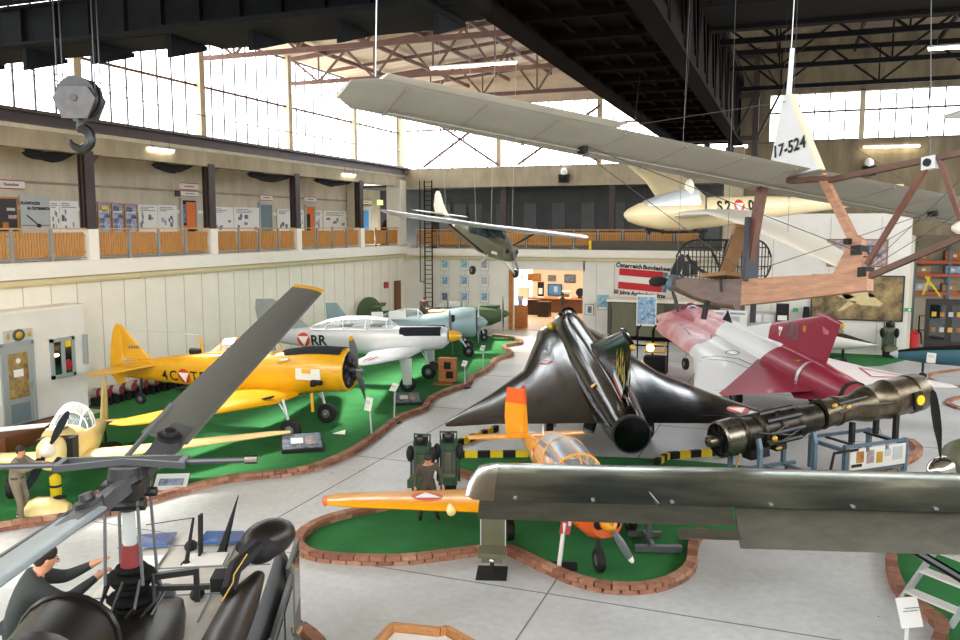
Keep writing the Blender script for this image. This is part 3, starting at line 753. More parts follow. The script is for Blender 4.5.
b = MB().m('concrete_pale').box((XG+.4, gx(351, 205, XG+.4).y+.25, 7.5), (.6, .5, 4.2)); struct('column', b)
p = gx(388, 221, XG+2.5); t = thing('exhibit_engine', 'dark engine exhibit standing at the far end of the left gallery', 'engine', (p.x, p.y, 5.4))
b = MB().m('black_matt').lathe([(-.3, .5), (-.1, .75), (.2, .75), (.35, .4)], (0, 0, 1.0), 'x', 14); b.build('cylinder_ring', t); b = MB().m('dark_metal').box((0, 0, .2), (.8, .8, .4)); b.build('stand', t, 0)
# ---- hut in the left corner
HX = -23.45; yc = gx(83, 300, HX).y; zt = gx(83, 305.5, HX).z
b = MB().m('white_wall'); b.box(((XW+HX)/2, yc-3.2, zt/2), (HX-XW, 6.4, zt)); wh = struct('wall_hut', b)
b = MB().m('white_band').box(((XW+HX)/2, yc-3.2, zt+.03), (HX-XW+.1, 6.5, .08)); b.build('roof_edge', wh, 0)
da, dc = gx(2, 380, HX), gx(33, 380, HX); dz = gx(18, 343, HX).z; ym = (da.y+dc.y)/2; w = dc.y-da.y; z0 = .12
b = MB().m('door_grey'); b.box((HX+.03, da.y, (dz+z0)/2), (.1, .1, dz-z0)).box((HX+.03, dc.y, (dz+z0)/2), (.1, .1, dz-z0)).box((HX+.03, ym, dz), (.1, w+.1, .1)); d = struct('door_5', b)
b = MB().m('door_grey'); b.box((HX+.03, ym, (dz+z0)/2), (.05, w-.1, dz-z0-.1)); b.build('door_leaf', d, 0)
b = MB().m('door_glass').box((HX+.06, ym, dz*.63), (.02, w-.42, dz*.52)); b.build('glass', d, 0)
b = MB().m('door_panel').box((HX+.06, ym, dz*.2), (.03, w-.42, dz*.22)); b.build('door_panel', d, 0)
b = MB().m('chrome').tube([(HX+.1, dc.y-.16, dz*.47), (HX+.1, dc.y-.16, dz*.53)], .025, 8); b.build('door_handle', d)
b = MB().m('paper').box((HX+.08, ym-.02, dz*.66), (.01, .36, .24)); b.ell((HX+.08, ym-.0, dz*.8), (.01, .09, .09)); tag(b.build('door_notice', None, 0), 'white paper notice stuck on the glass of the hut door', 'notice')
wa, wc = gx(50, 356, HX), gx(74, 356, HX); wz0, wz1 = gx(62, 377.5, HX).z, gx(62, 337.5, HX).z; ym = (wa.y+wc.y)/2; w = wc.y-wa.y; zc = (wz0+wz1)/2; h = wz1-wz0
b = MB().m('door_grey'); b.box((HX+.03, wa.y+.06, zc), (.08, .12, h)).box((HX+.03, wc.y-.06, zc), (.08, .12, h)).box((HX+.03, ym, wz1-.06), (.08, w, .12)).box((HX+.03, ym, wz0+.06), (.08, w, .14)).box((HX+.04, ym, zc), (.07, .14, h)); wd = struct('window_40', b)
b = MB().m('dark_glass').box((HX+.02, ym, zc), (.02, w-.2, h-.2)); b.build('glass', wd, 0)
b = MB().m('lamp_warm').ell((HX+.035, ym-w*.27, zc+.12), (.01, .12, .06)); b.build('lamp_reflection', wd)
b = MB().m('hazard_yellow').box((HX+.035, ym+w*.24, zc+h*.33), (.012, w*.24, h*.16)); b.m('extinguisher').ell((HX+.035, ym+w*.22, zc-h*.2), (.012, .14, .2)); b.build('sticker', wd, 0)
b = MB().m('door_grey').box((HX+.12, yc-.12, gx(83, 349, HX).z), (.2, .05, 1.05)); b.build('shutter', wd, 0)
sa = gx(17, 335, HX); t = thing('crest_board', 'grey crest board with round green badge above the hut door', 'sign', (HX+.05, sa.y, sa.z), (0, 0, PI/2))
b = MB().m('paper_grey').box((0, 0, 0), (1.05, .04, .36)); b.build('panel', t, 0)
b = MB().m('green_dark').ell((0, -.03, .0), (.24, .02, .2), 20, 6); b.m('gold').ell((0, -.05, 0), (.13, .02, .12), 12, 6).ell((-.4, -.03, 0), (.07, .01, .1)).ell((.4, -.03, 0), (.07, .01, .1)); b.build('badge', t)
for k, (px, py, s_, mm, lab) in enumerate([(20, 423, (1.0, 3.4, .2), 'steel_brown', 'long dark doormat step before the hut door'), (12, 433, (.9, 2.6, .45), 'wood_brown', 'low brown wooden bench below the hut door')]):
    p = gz(px, py, 0); b = MB().m(mm); b.box((HX+.6+k*1.1, p.y-.6, s_[2]/2), s_); b.box((HX+.6+k*1.1, p.y-.6, s_[2]+.01), (s_[0]-.15, s_[1]-.15, .03)); tag(b.build('step' if not k else 'bench', None, 0), lab, 'step' if not k else 'bench')
# fuel drums / small wheels along the wall
for i in range(9):
    y = yc+.9+i*.62; t = thing('steel_drum', 'red and white drum standing by the left wall behind the yellow tail', 'drum', (XW+.55, y, 0), (0, 0, .2), 'red and white drums along the wall')
    b = MB().m('drum_white').lathe([(-.3, .02), (-.3, .17), (.3, .17), (.3, .02)], (0, 0, .5), 'x', 18); b.build('body', t)
    b = MB().m('drum_red').lathe([(.3, .02), (.32, .17), (.36, .14), (.36, .02)], (0, 0, .5), 'x', 18).lathe([(-.1, .175), (.05, .175)], (0, 0, .5), 'x', 18); b.build('end_ring', t)
    b = MB().m('black_matt').box((0, -.18, .17), (.6, .06, .34)).box((0, .18, .17), (.6, .06, .34)); b.build('cradle', t, 0)
# cable duct, red box on the left wall
p = gx(584/1.0, 284, XW)
p = gx(386, 285, XW+.05); b = MB().m('extinguisher').box((XW+.06, p.y, p.z), (.1, .5, .4)); tag(b.build('wall_mounted_alarm', None, 0), 'small red alarm box on the cream wall near the corner', 'box')
p = gx(397, 300, XW+.1); b = MB().m('wood_brown').box((XW+.15, p.y, 1.6), (.2, .6, 3.0)); tag(b.build('wooden_plank', None, 0), 'tall brown plank leaning at the cream wall near the corner', 'plank')
# ---- ladder on the far wall
t = thing('wall_ladder', 'black caged steel ladder on the far wall beside the nine pictures', 'ladder', (gy(429, 280, YB-.5).x, YB-.55, 0))
b = MB().m('steel_black')
for x in (-.26, .26): b.tube([(x, 0, 1.2), (x, 0, 9.6)], .04, 6)
b.build('side_rail', t)
b = MB().m('steel_black')
for k in range(28): b.tube([(-.26, 0, 1.4+k*.3), (.26, 0, 1.4+k*.3)], .022, 5)
b.build('rungs', t)
b = MB().m('steel_black').tube([(-.55, -.1, 3.0), (-.55, -.1, 9.6)], .03, 6).bar((-.55, -.1, 3), (-.26, 0, 3), .04); b.build('guard_rail', t)
# ---- pictures on the far wall, shop
nm = ['upper', 'middle', 'lower']; cn = ['left', 'centre', 'right']
for r in range(3):
    for c in range(3):
        x = [445, 464.5, 484.5][c]; y = [264.5, 281, 297][r]
        t, w, h = board('framed_picture', '%s framed picture in the %s column of nine on the far wall' % (nm[r], cn[c]), 'picture', ('y', YB-.03), (x-4.4, y-6, x+4.4, y+6), 'paper', 'paper_grey', [(.18, .22, .82, .86, ['poster_teal', 'poster_teal', 'poster_pink', 'poster_blue', 'poster_blue', 'paper_grey', 'poster_dark', 'poster_blue', 'poster_blue'][r*3+c])], 'nine framed pictures on the far wall')
board('framed_picture', 'small dark picture low on the wall right of the shop opening', 'picture', ('y', YB-.03), (585, 304, 594, 315), 'paper', 'frame_wood', [(.3, .2, .75, .8, 'poster_dark')])
board('framed_picture', 'turquoise poster on the wall left of the olive container', 'picture', ('y', YB-.03), (597.5, 295, 608.5, 310), 'poster_teal', None, [(.4, .4, .6, .7, 'poster_blue'), (.1, .05, .9, .2, 'paper')])
for (px, m1, fm, lab) in [((527.5, 273.5, 541, 281), 'poster_warm', 'frame_wood', 'orange framed picture on the shop wall'), ((548, 275, 556, 281), 'poster_dark', 'frame_wood', 'middle framed picture on the shop wall'), ((564.5, 274.5, 575.5, 282.5), 'poster_dark', 'frame_dark', 'dark framed picture at the right of the shop wall'), ((520, 274, 524, 280), 'paper', 'frame_wood', 'pale picture at the left of the shop wall'), ((518, 287, 530, 299), 'shop_wall', 'frame_wood', 'pale board on the left of the shop wall')]:
    board('framed_picture', lab, 'picture', ('y', 65.45), px, m1, fm)
t, w, h = board('wall_screen', 'flat screen with a jet picture above the shop counter', 'screen', ('y', 65.4), (548, 284, 562, 295.5), 'screen_blue', 'frame_dark', [(.45, .3, .7, .8, 'paper_grey')], dep=.08)
t = thing('shop_counter', 'slatted brown wooden counter in the shop', 'counter', (-16.9, 62.3, 0), (0, 0, 0))
b = MB().m('wood_brown').box((0, 0, .525), (4.2, .8, 1.05)); b.build('body', t, 0)
b = MB().m('wood_dark')
for k in range(26): b.box((-1.95+k*.156, -.42, .52), (.05, .05, .98))
b.build('slats', t, 0)
b = MB().m('wood_crate').box((0, -.05, 1.1), (4.4, 1.1, .08)); b.build('counter_top', t, 0)
for i, x in enumerate((-1.3, .4, .9)):
    b = MB().m('paper').box((-16.9+x, 62.2, 1.17), (.5, .4, .05)); tag(b.build('brochure_stack', None, 0), ['stack of brochures on the shop counter, left', 'stack of brochures on the shop counter, middle', 'stack of brochures on the shop counter, right'][i], 'brochures')
for (x, y, lab) in [(-18.1, 60.0, 'dark brown cabinet left of the shop counter'), (-16.9, 58.8, 'dark brown bin cabinet before the shop counter')]:
    t = thing('low_cabinet', lab, 'cabinet', (x, y, 0)); b = MB().m('cabinet_dark').box((0, 0, .55), (.85, .7, 1.1)); b.build('body', t, 0); b = MB().m('wood_dark').box((0, 0, 1.13), (.92, .76, .06)); b.build('top', t, 0)
t = thing('display_dummy', 'dark dressed dummy seated on a stool before the counter', 'dummy', (-16.1, 60.9, 0), None or (0, 0, 0), None, .8)
b = MB().m('overall_dark').fus([(.9, 0, .2, .15, .15), (1.2, 0, .26, .2, .2), (1.6, 0, .28, .2, .18), (1.75, 0, .12, .1, .1)], 10); 
for v in b.bm.verts: v.co = V((v.co.z, v.co.y, v.co.x))
b.build('body', t); b = MB().m('hair').ell((0, 0, 1.95), (.13, .15, .18)); b.build('head', t); b = MB().m('dark_metal').tube([(0, 0, 0), (0, 0, .9)], .05, 8).lathe([(0, .35), (.04, .05)], (0, 0, 0), 'z', 12); b.build('stool', t)
t = thing('brochure_rack', 'tall black brochure rack with pictures in the shop', 'rack', (-18.6, 63.6, 0), (0, 0, 0), None, .8); b = MB().m('black_matt').box((0, 0, 1.4), (.6, .2, 2.8)); b.build('frame', t, 0); b = MB().m('paper').box((0, -.12, 1.9), (.4, .03, .6)).m('exit_green').box((0, -.12, 1.1), (.3, .03, .4)); b.build('leaflet', t, 0)
for i, x in enumerate((-15.1, -16.2)):
    t = thing('engine_exhibit', ['round black exhibit at the right end of the counter', 'model aircraft on a stand on the counter'][i], 'exhibit', (x, 62.4, 1.15))
    if i == 0: b = MB().m('black_matt').lathe([(-.1, .32), (.1, .32)], (0, 0, .45), 'y', 18); b.build('disc', t); b = MB().m('dark_metal').box((0, 0, .07), (.3, .3, .14)); b.build('base', t, 0)
    else: b = MB().m('paper').ell((0, 0, .5), (.4, .07, .07)).box((0, 0, .5), (.12, .7, .02)); b.build('model', t); b = MB().m('wood_brown').box((0, 0, .15), (.4, .3, .3)); b.build('base', t, 0)
board('exit_sign', 'hanging green exit sign in the shop opening', 'sign', ('y', YB+.6), (541, 264, 544.5, 269.5), 'exit_lit')
b = MB().m('wood_crate').box((-16.55, YB+1.2, .75), (.9, .7, 1.5)); tag(b.build('wooden_box', None, 0), 'light wooden box at the left edge of the shop opening', 'box')
p = gy(507, 304, YB+1.2); b = MB().m('poster_violet').lathe([(-.3, .15), (.3, .2)], (-16.5, YB+1.2, 1.8), 'z', 12); tag(b.build('blue_bucket'), 'blue bucket on the wooden box by the shop', 'bucket')
# ---- banner
a = gy(614, 262, YB-.06); c = gy(670, 299, YB-.06); mid = gy(642, 281, YB-.06); w = c.x-a.x
t = thing('hanging_banner', 'cream banner with the red white red flag on the far wall', 'banner', mid, (0, math.radians(3.8), 0)); hw = w*.48; hh = .98
b = MB().m('off_white').box((0, 0, 0), (2*hw, .05, 2*hh+.15)); b.build('sheet', t, 0)
b = MB().m('flag_red').box((-.1, -.035, .45), (2*hw-.65, .02, .42)).box((-.1, -.035, -.37), (2*hw-.65, .02, .42)).m('paper').box((-.1, -.034, .04), (2*hw-.65, .02, .4)); b.build('flag', t, 0)
b = MB().m('poster_dark').box((hw-.28, -.035, .03), (.3, .02, 1.2)); b.build('crest_strip', t, 0)
lettering('Österreich', .36, frame((-.85, -.04, .84), (1, 0, 0), (0, 0, 1)), 'black_text', t, .012)
lettering('Bundesheer', .36, frame((.85, -.04, .84), (1, 0, 0), (0, 0, 1)), 'black_text', t, .012)
lettering('50 Jahre Auslandseinsätze', .34, frame((-.1, -.04, -.8), (1, 0, 0), (0, 0, 1)), 'black_text', t, .012, squash=.88)
# rotor blade on the far gallery edge
a = gy(591, 242, YB-.6); c = gy(716, 243, YB-.6)
t = thing('stored_rotor_blade', 'olive rotor blade with yellow tip hung along the far railing', 'rotor blade', (a.x, YB-.45, a.z-.21))
L = c.x-a.x+.5; b = MB().m('olive_box').foil([((0, 0, .28), (0, 0, -.28), .16, (0, 1, 0)), ((L, 0, .28), (L, 0, -.28), .16, (0, 1, 0))]); b.build('blade', t)
b = MB().m('hazard_yellow').foil([((-.16, 0, .28), (-.16, 0, -.28), .16, (0, 1, 0)), ((0, 0, .285), (0, 0, -.285), .165, (0, 1, 0))]); b.build('blade_tip', t)
# ---- container & exhibits at the far wall
p0 = gz(604, 331+3, 0); t = thing('olive_container', 'long dark olive shelter container before the far wall', 'container', (-11.0, 49.2, 0))
a, c = gy(607, 320, 48.2), gy(720, 320, 48.2); zt = gy(650, 303, 48.2).z; w = c.x-a.x; t.location = ((a.x+c.x)/2, 49.3, 0)
b = MB().m('olive_box').box((0, 0, zt/2+.15), (w, 2.0, zt-.3)); b.build('body', t, 0)
b = MB().m('cream_light').box((0, 0, zt+.06), (w+.1, 2.1, .12)); b.build('roof', t, 0)
b = MB().m('olive').box((-w*.35, -1.02, 1.2), (w*.22, .05, 1.9)).box((-w*.1, -1.02, 1.2), (w*.22, .05, 1.9)); b.build('door', t, 0)
b = MB().m('steel_black').box((0, 0, .1), (w, 1.9, .2)); b.build('skid', t, 0)
b = MB().m('dark_metal').tube([(-w/2+.25, -1.05, .6), (-w/2+.25, -1.05, zt-.4)], .03, 6); b.build('door_bar', t)
p = gz(662, 341, 0); t = thing('poster_stand', 'display stand with a poster of blue jets beside the red nose', 'stand', (gy(646, 330, 46.2).x, 46.2, 0))
b = MB().m('paper').box((0, 0, 2.0), (1.1, .05, 1.75)); b.build('panel', t, 0); b = MB().m('poster_blue').box((0, -.035, 2.0), (.98, .02, 1.5)); b.build('print', t, 0)
b = MB().m('steel_black').tube([(-.45, 0, 0), (-.45, 0, 1.9)], .03, 6).tube([(.45, 0, 0), (.45, 0, 1.9)], .03, 6).bar((-.6, 0, .03), (.6, 0, .03), .3, .05); b.build('stand_frame', t)
for i, x in enumerate((645, 660)):
    q = gy(x, 350, 38); t = thing('barrier', ['black tubular frame left of the amber lamp', 'black tubular frame behind the amber lamp'][i], 'frame', (q.x, 38, 0)); b = MB().m('steel_black').tube([(-.35, 0, 0), (-.35, 0, 1.9), (-.2, 0, 2.15)], .035, 6).tube([(.35, 0, 0), (.35, 0, 1.9), (.5, 0, 2.15)], .035, 6).tube([(-.35, 0, 1.2), (.35, 0, 1.2)], .03, 6); b.build('tube_frame', t)
q = gz(655, 376, 0); t = thing('ground_cart', 'black ground power cart with a lit amber lamp', 'cart', (q.x, q.y, 0))
b = MB().m('black_matt').box((0, 0, .5), (.95, .7, .8)); b.build('body', t, 0); b = MB().m('gold').box((0, 0, 1.1), (.9, .5, .08)).tube([(-.4, 0, 1.1), (-.4, 0, 1.45), (.4, 0, 1.45), (.4, 0, 1.1)], .05, 6); b.build('lamp_bracket', t)
b = MB().m('lamp_warm').ell((-.2, -.2, 1.28), (.16, .14, .16)); b.build('lamp', t)
for s_ in (-.3, .3): wheel(t, (s_, -.38, .15), .15, .08)
# simulator cabinets under the glider
for i, (x0, x1, y0, lab) in enumerate([(708, 726, 310, 'white display board with blue heading behind the red jet'), (728, 747, 310.5, 'second white display board behind the red jet')]):
    t, w, h = board('display_board', lab, 'display board', ('y', 44.5), (x0, y0, x1, 340), 'paper', None, [(.1, .86, .9, .93, 'poster_blue'), (.1, .5, .6, .8, 'paper_grey'), (.2, .1, .8, .4, 'poster_pink')])
    b = MB().m('grey_metal').bar((-.4, 0, -h/2), (-.4, 0, -t.location.z), .05).bar((.4, 0, -h/2), (.4, 0, -t.location.z), .05); b.build('legs', t, 0)
a, c = gy(750, 330, 45.5), gy(776, 330, 45.5)
t = thing('console_rack', 'grey instrument console with black screens behind the red jet', 'console', ((a.x+c.x)/2, 45.5, 0)); w = c.x-a.x
b = MB().m('paper_grey').box((0, 0, 1.1), (w, .7, 2.2)); b.build('body', t, 0); b = MB().m('black_matt').box((-w*.27, -.36, 1.25), (w*.36, .03, .5)).box((w*.22, -.36, 1.25), (w*.44, .03, .6)); b.build('screen', t, 0); b = MB().m('paper').box((-w*.25, -.36, 1.9), (w*.36, .03, .4)).box((w*.22, -.36, 1.9), (w*.4, .03, .4)); b.build('notice', t, 0)
a = gy(782, 325, 45); t = thing('document_rack', 'tall black document rack beside the grey console', 'rack', (a.x, 45.0, 0)); b = MB().m('black_matt').box((0, 0, 1.35), (.62, .5, 2.7)); b.build('body', t, 0); b = MB().m('paper').box((0, -.26, 2.0), (.45, .02, .25)).box((0, -.26, 1.6), (.4, .02, .3)).box((0, -.26, 1.0), (.5, .02, .4)); b.build('leaflet', t, 0)
a = gy(806, 318, 46.6); t = thing('black_speaker', 'small black loudspeaker on a brown cupboard by the painting', 'speaker', (a.x, 46.6, gy(806, 321, 46.6).z)); b = MB().m('black_matt').prism([(-.2, -.2, 0), (.2, -.2, 0), (.14, -.15, .75), (-.14, -.15, .75)], (0, .35, 0)); b.build('body', t, 0)
b = MB().m('concrete_dark').box((a.x-.15, 46.6, t.location.z/2-.01), (1.7, .8, t.location.z-.02)); b.m('wood_dark').box((a.x-.15, 46.18, t.location.z*.5), (1.5, .04, t.location.z*.8)); tag(b.build('brown_cupboard', None, 0), 'brown cupboard behind the red tail below the big painting', 'cupboard')
a = gy(830, 332, 45.2)
# paintings on the right wall
t, w, h = board('framed_photo', 'old framed photo of an aircraft on the white wall', 'picture', ('y', YR-.05), (827, 239, 888, 267), 'poster_pink', 'frame_wood', [(.1, .25, .5, .4, 'poster_dark'), (.5, .35, .9, .55, 'poster_dark'), (.55, .6, .8, .8, 'poster_dark')])
t, w, h = board('aircraft_painting', 'large painting of a pale jet over dark smoke on the white wall', 'painting', ('y', YR-.06), (811, 275, 904, 320.5), 'painting_sky', 'frame_dark', dep=.06)
b = MB().m('painting_plane')
sx, sz = w/93, h/45.5; q = lambda x, y: ((x-857.5)*sx, -.075, (298-y)*sz)
b.poly([q(838, 292), q(868, 292), q(884, 303), q(880, 306), q(862, 305), q(848, 301)]).poly([q(852, 293), q(866, 290), q(874, 281), q(868, 281)]).poly([q(828, 293), q(845, 293), q(856, 297), q(848, 300)]).poly([q(838, 312), q(844, 311), q(858, 302), q(850, 301)]); o = b.build('painted_jet', t, 0)
b = MB().m('cabin_dark'); b.poly([q(868, 293), q(874, 294), q(876, 297), q(870, 297)]); b.build('painted_canopy', t, 0)
board('exit_sign', 'small green emergency exit sign right of the painting', 'sign', ('y', YR-.05), (904.5, 308, 911.5, 311.5), 'exit_green', None, [(.55, .2, .85, .8, 'paper')])
board('exit_sign', 'small green emergency exit sign above the cupboards', 'sign', ('y', YR-.05), (793, 308, 798, 311.5), 'exit_green')
# storage shelves
a, c = gy(915, 270, 52.5), gy(985, 270, 52.5); w = c.x-a.x; xm = (a.x+c.x)/2
t = thing('storage_shelf', 'orange beamed pallet shelf in the storage beyond the right wall', 'shelf', (xm, 53.0, 0))
zs = [gy(930, 262, 52.5).z, gy(930, 275, 52.5).z, gy(930, 293, 52.5).z]
b = MB().m('shelf_orange')
for z in zs: b.box((0, -.5, z), (w, .08, .18)).box((0, .5, z), (w, .08, .18))
b.build('beams', t, 0)
b = MB().m('blue_steel')
for x in (-w/2, 0, w/2): b.box((x, -.5, 2.9), (.12, .1, 5.8)).box((x, .5, 2.9), (.12, .1, 5.8))
b.build('uprights', t, 0)
b = MB().m('ply')
for z in zs: b.box((0, 0, z+.06), (w, 1.0, .06))
b.build('shelf_board', t, 0)
rr = random.Random(4)
for k in range(12):
    z = zs[k % 3]+.1; x = -w/2+.5+(k//3)*1.3+rr.uniform(-.2, .2); s_ = rr.uniform(.5, .8)
    bb = MB().m(['cardboard', 'cardboard', 'paper_grey', 'wood_crate', 'poster_blue'][k % 5]); bb.box((xm+x, 53.0, z+s_*.35), (s_*1.3, .7, s_*.7)); bb.m('paper').box((xm+x, 52.64, z+s_*.35), (.2, .01, .15))
    tag(bb.build('storage_box', None, 0), ['box on the top tier of the orange storage shelf', 'box on the lowest tier of the orange storage shelf', 'box on the middle tier of the orange storage shelf'][[1, 2, 0].index(k % 3) if False else {0: 0, 1: 2, 2: 1}[k % 3]], 'box', 'boxes on the storage shelf')
a = gy(927, 277, 50.5); c = gy(942, 297, 50.5)
b = MB().m('hazard_yellow').bar((a.x, 51, a.z), (c.x, 51, c.z), .1).bar((a.x+.2, 51, a.z), (a.x-.1, 51, c.z), .08).bar((a.x, 51, (a.z+c.z)/2+.2), (c.x-.3, 51, (a.z+c.z)/2), .06); tag(b.build('yellow_steps', None, 0), 'yellow folding steps leaning before the storage shelf', 'steps')
a, c = gy(927, 320, 49.5), gy(972, 320, 49.5); zt = gy(940, 300, 49.5).z; w = c.x-a.x; t = thing('glass_cabinet', 'dark wooden display cabinet with glass doors right of the wall', 'cabinet', ((a.x+c.x)/2, 49.9, 0))
b = MB().m('cabinet_dark').box((0, .15, zt/2), (w, .5, zt)); b.build('body', t, 0)
for k in (-1, 1):
    b = MB().m('frame_dark').box((k*w/4, -.12, zt*.55), (w/2-.06, .05, zt*.82)); d = b.build('door', t, 0); bb = MB().m('dark_glass').box((k*w/4, -.16, zt*.55), (w/2-.3, .02, zt*.7)); bb.build('glass', d, 0)
b = MB()
for k in range(10): b.m(['poster_warm', 'paper_grey', 'gold'][k % 3]).box((-w/2+.35+(k % 5)*w/5.3, -.18, zt*(.42 if k < 5 else .72)), (.22, .01, .25))
b.build('exhibits', t, 0)
q = gz(913, 353, 0); t = thing('fire_extinguisher', 'red fire extinguisher trolley at the end of the white wall', 'extinguisher', (q.x, q.y, 0))
b = MB().m('extinguisher').lathe([(.1, .05), (.12, .26), (1.0, .26), (1.15, .1), (1.25, .08)], (0, 0, 0), 'z', 16); b.build('cylinder', t); b = MB().m('black_matt').tube([(0, 0, 1.25), (.3, -.1, 1.1), (.35, -.2, .5)], .04, 6); b.build('hose', t)
wheel(t, (-.27, .1, .18), .18, .06, 'wheel', 'x'); wheel(t, (.27, .1, .18), .18, .06, 'wheel', 'x')
b = MB().m('steel_black').tube([(q.x+.6, q.y+3, 0), (q.x+.6, q.y+3, 1.7), (q.x+1.6, q.y+3, 1.7)], .04, 6).tube([(q.x+.6, q.y+3, .9), (q.x+1.6, q.y+3, .9)], .03, 6); tag(b.build('barrier_rail'), 'black pipe railing in the storage opening', 'railing')
# ============================================================ PROPELLER AIRCRAFT ON THE LEFT CARPET
R_ = math.radians
def mirror(f):
    for s_ in (1, -1): f(s_)
def side(o, up=(0, 0, 1), s_=-1):
    # frame for a mark on the starboard (s_=-1) or port side of a fuselage
    return frame(o, (1, 0, 0) if s_ < 0 else (-1, 0, 0), up)
def gear_leg(root, top, bot, r, w, wname='main_wheel', m='silver_paint', rad=.045):
    b = MB().m(m).tube([top, bot], rad, 8).bar(V(bot)+V((0, -w*.75, 0)), V(bot)+V((0, w*.75, 0)), .05)
    b.tube([V(top)+V((-.18, 0, -.05)), V(top)*.45+V(bot)*.55], rad*.6, 6)
    l = b.build('landing_gear_leg', root); wheel(root, bot, r, w, wname); return l
# ---- 1 yellow radial trainer
t6 = thing('trainer_plane', 'yellow radial engined trainer plane with 4C TF lettering by the left wall', 'airplane', (-14.41, 22.77, 0), (0, 0, R_(4.6)))
b = MB().m('yellow_paint')
FUS = [(1.42, 2.1, .62, .62, .62, 2), (1.30, 2.1, .69, .69, .70, 2), (.6, 2.08, .71, .72, .72, 2), (.15, 2.06, .69, .72, .76, 2.1), (-.5, 2.0, .62, .68, .82, 2.2), (-1.5, 1.98, .58, .62, .86, 2.3), (-2.6, 1.98, .53, .56, .82, 2.3), (-3.6, 1.98, .46, .48, .74, 2.2), (-4.8, 1.95, .36, .36, .62, 2.1), (-6.0, 1.9, .22, .24, .5, 2), (-7.0, 1.85, .1, .16, .4, 2), (-7.3, 1.8, .04, .1, .35, 2)]
b.fus(FUS, 28); fu = b.build('fuselage', t6, 50)
b = MB().m('anti_glare'); ring = []
for x, z, hw, ht in [(1.32, 2.12, .69, .70), (.6, 2.1, .72, .735), (.15, 2.08, .70, .735), (-.55, 2.03, .62, .685), (-.8, 2.0, .6, .67)]:
    ring.append([(x, hw*math.sin(a), z+ht*math.cos(a)) for a in [R_(-42+84*k/8) for k in range(9)]])
b.grid(ring); b.build('anti_glare_panel', t6, 60)
b = MB().m('black_matt').lathe([(1.36, .6), (1.425, .6), (1.43, .2)], (0, 0, 2.1), 'x', 24); b.build('cowl_opening', t6)
b = MB().m('yellow_paint').lathe([(1.38, .6), (1.48, .61), (1.46, .66), (1.36, .69)], (0, 0, 2.1), 'x', 28, cap=False); b.build('cowl_ring', t6)
b = MB().m('dark_metal')
for k in range(9):
    a = 2*PI*k/9; b.tube([(1.42, .22*math.cos(a), 2.1+.22*math.sin(a)), (1.42, .52*math.cos(a), 2.1+.52*math.sin(a))], .1, 8)
b.lathe([(1.4, .2), (1.62, .17), (1.68, .1)], (0, 0, 2.1), 'x', 16); b.build('radial_engine', t6)
b = MB().m('grey_metal').lathe([(1.62, .09), (1.86, .085), (1.9, .03)], (0, 0, 2.1), 'x', 12); b.build('propeller_hub', t6)
blade_set(t6, (1.74, 0, 2.1), 2, 1.28, .24, 'grey_metal', a0=R_(205), tip='yellow_paint', pitch=1.5)
b = MB().m('off_white').box((.35, -.705, 2.02), (.85, .05, .36)); b.m('yellow_paint').box((.3, -.735, 2.12), (.3, .02, .14)); b.build('engine_access_panel', t6, 0)
b = MB().m('black_matt').lathe([(-.02, .09), (.28, .08)], (.55, -.74, 1.78), 'x', 12).lathe([(0, .12), (.12, .1)], (.5, -.76, 1.75), 'x', 12); b.build('exhaust_pipe', t6)
def t6_wing(s_):
    b = MB().m('yellow_paint')
    b.foil([((-.2, s_*.3, 1.25), (-2.55, s_*.3, 1.33), .15), ((-.35, s_*1.4, 1.2), (-2.45, s_*1.4, 1.27), .15), ((-1.5, s_*4.2, 1.3), (-2.85, s_*4.2, 1.34), .12), ((-2.05, s_*5.4, 1.37), (-3.0, s_*5.4, 1.4), .1), ((-2.4, s_*5.8, 1.39), (-2.85, s_*5.8, 1.4), .08)], 10)
    w_ = b.build('wing', t6, 50)
    b = MB().m('black_matt').box((-.62, s_*1.55, 1.38), (.35, .3, .05), (0, R_(-12), 0)); b.build('wing_walk', w_, 0)
    gear_leg(t6, (-.25, s_*1.25, 1.3), (0, s_*1.24, .34), .34, .22)
mirror(t6_wing)
b = MB().m('yellow_paint').tube([(.25, -.3, 1.35), (.3, -.35, .75)], .05, 6); b.build('gear_door_strut', t6)
b = MB().m('yellow_paint').foil([((-5.8, 0, 2.05), (-7.0, 0, 2.1), .08, (0, 1, 0)), ((-6.55, 0, 2.75), (-7.2, 0, 2.8), .08, (0, 1, 0)), ((-7.0, 0, 3.22), (-7.25, 0, 3.22), .08, (0, 1, 0)), ((-7.08, 0, 3.28), (-7.2, 0, 3.28), .08, (0, 1, 0))]); fin = b.build('tail_fin', t6, 50)
b = MB().m('yellow_paint').foil([((-7.02, 0, 1.25), (-7.3, 0, 1.18), .1, (0, 1, 0)), ((-7.03, 0, 1.6), (-7.62, 0, 1.55), .1, (0, 1, 0)), ((-7.05, 0, 2.5), (-7.55, 0, 2.5), .1, (0, 1, 0)), ((-7.12, 0, 3.1), (-7.42, 0, 3.08), .1, (0, 1, 0)), ((-7.2, 0, 3.3), (-7.3, 0, 3.3), .1, (0, 1, 0))]); b.build('rudder', t6, 50)
for s_ in (1, -1):
    b = MB().m('yellow_paint').foil([((-5.5, s_*.12, 1.96), (-7.0, s_*.12, 1.95), .08), ((-5.95, s_*1.2, 1.9), (-7.05, s_*1.2, 1.9), .08), ((-6.35, s_*1.9, 1.86), (-7.0, s_*1.9, 1.86), .07), ((-6.6, s_*2.08, 1.85), (-6.85, s_*2.08, 1.85), .06)]); b.build('tailplane', t6, 50)
b = MB().m('clear_glass'); CN = [(-.9, .34, 2.5), (-1.15, .36, 2.95), (-2.0, .37, 3.02), (-3.0, .36, 2.92), (-3.55, .3, 2.46)]
rg = []
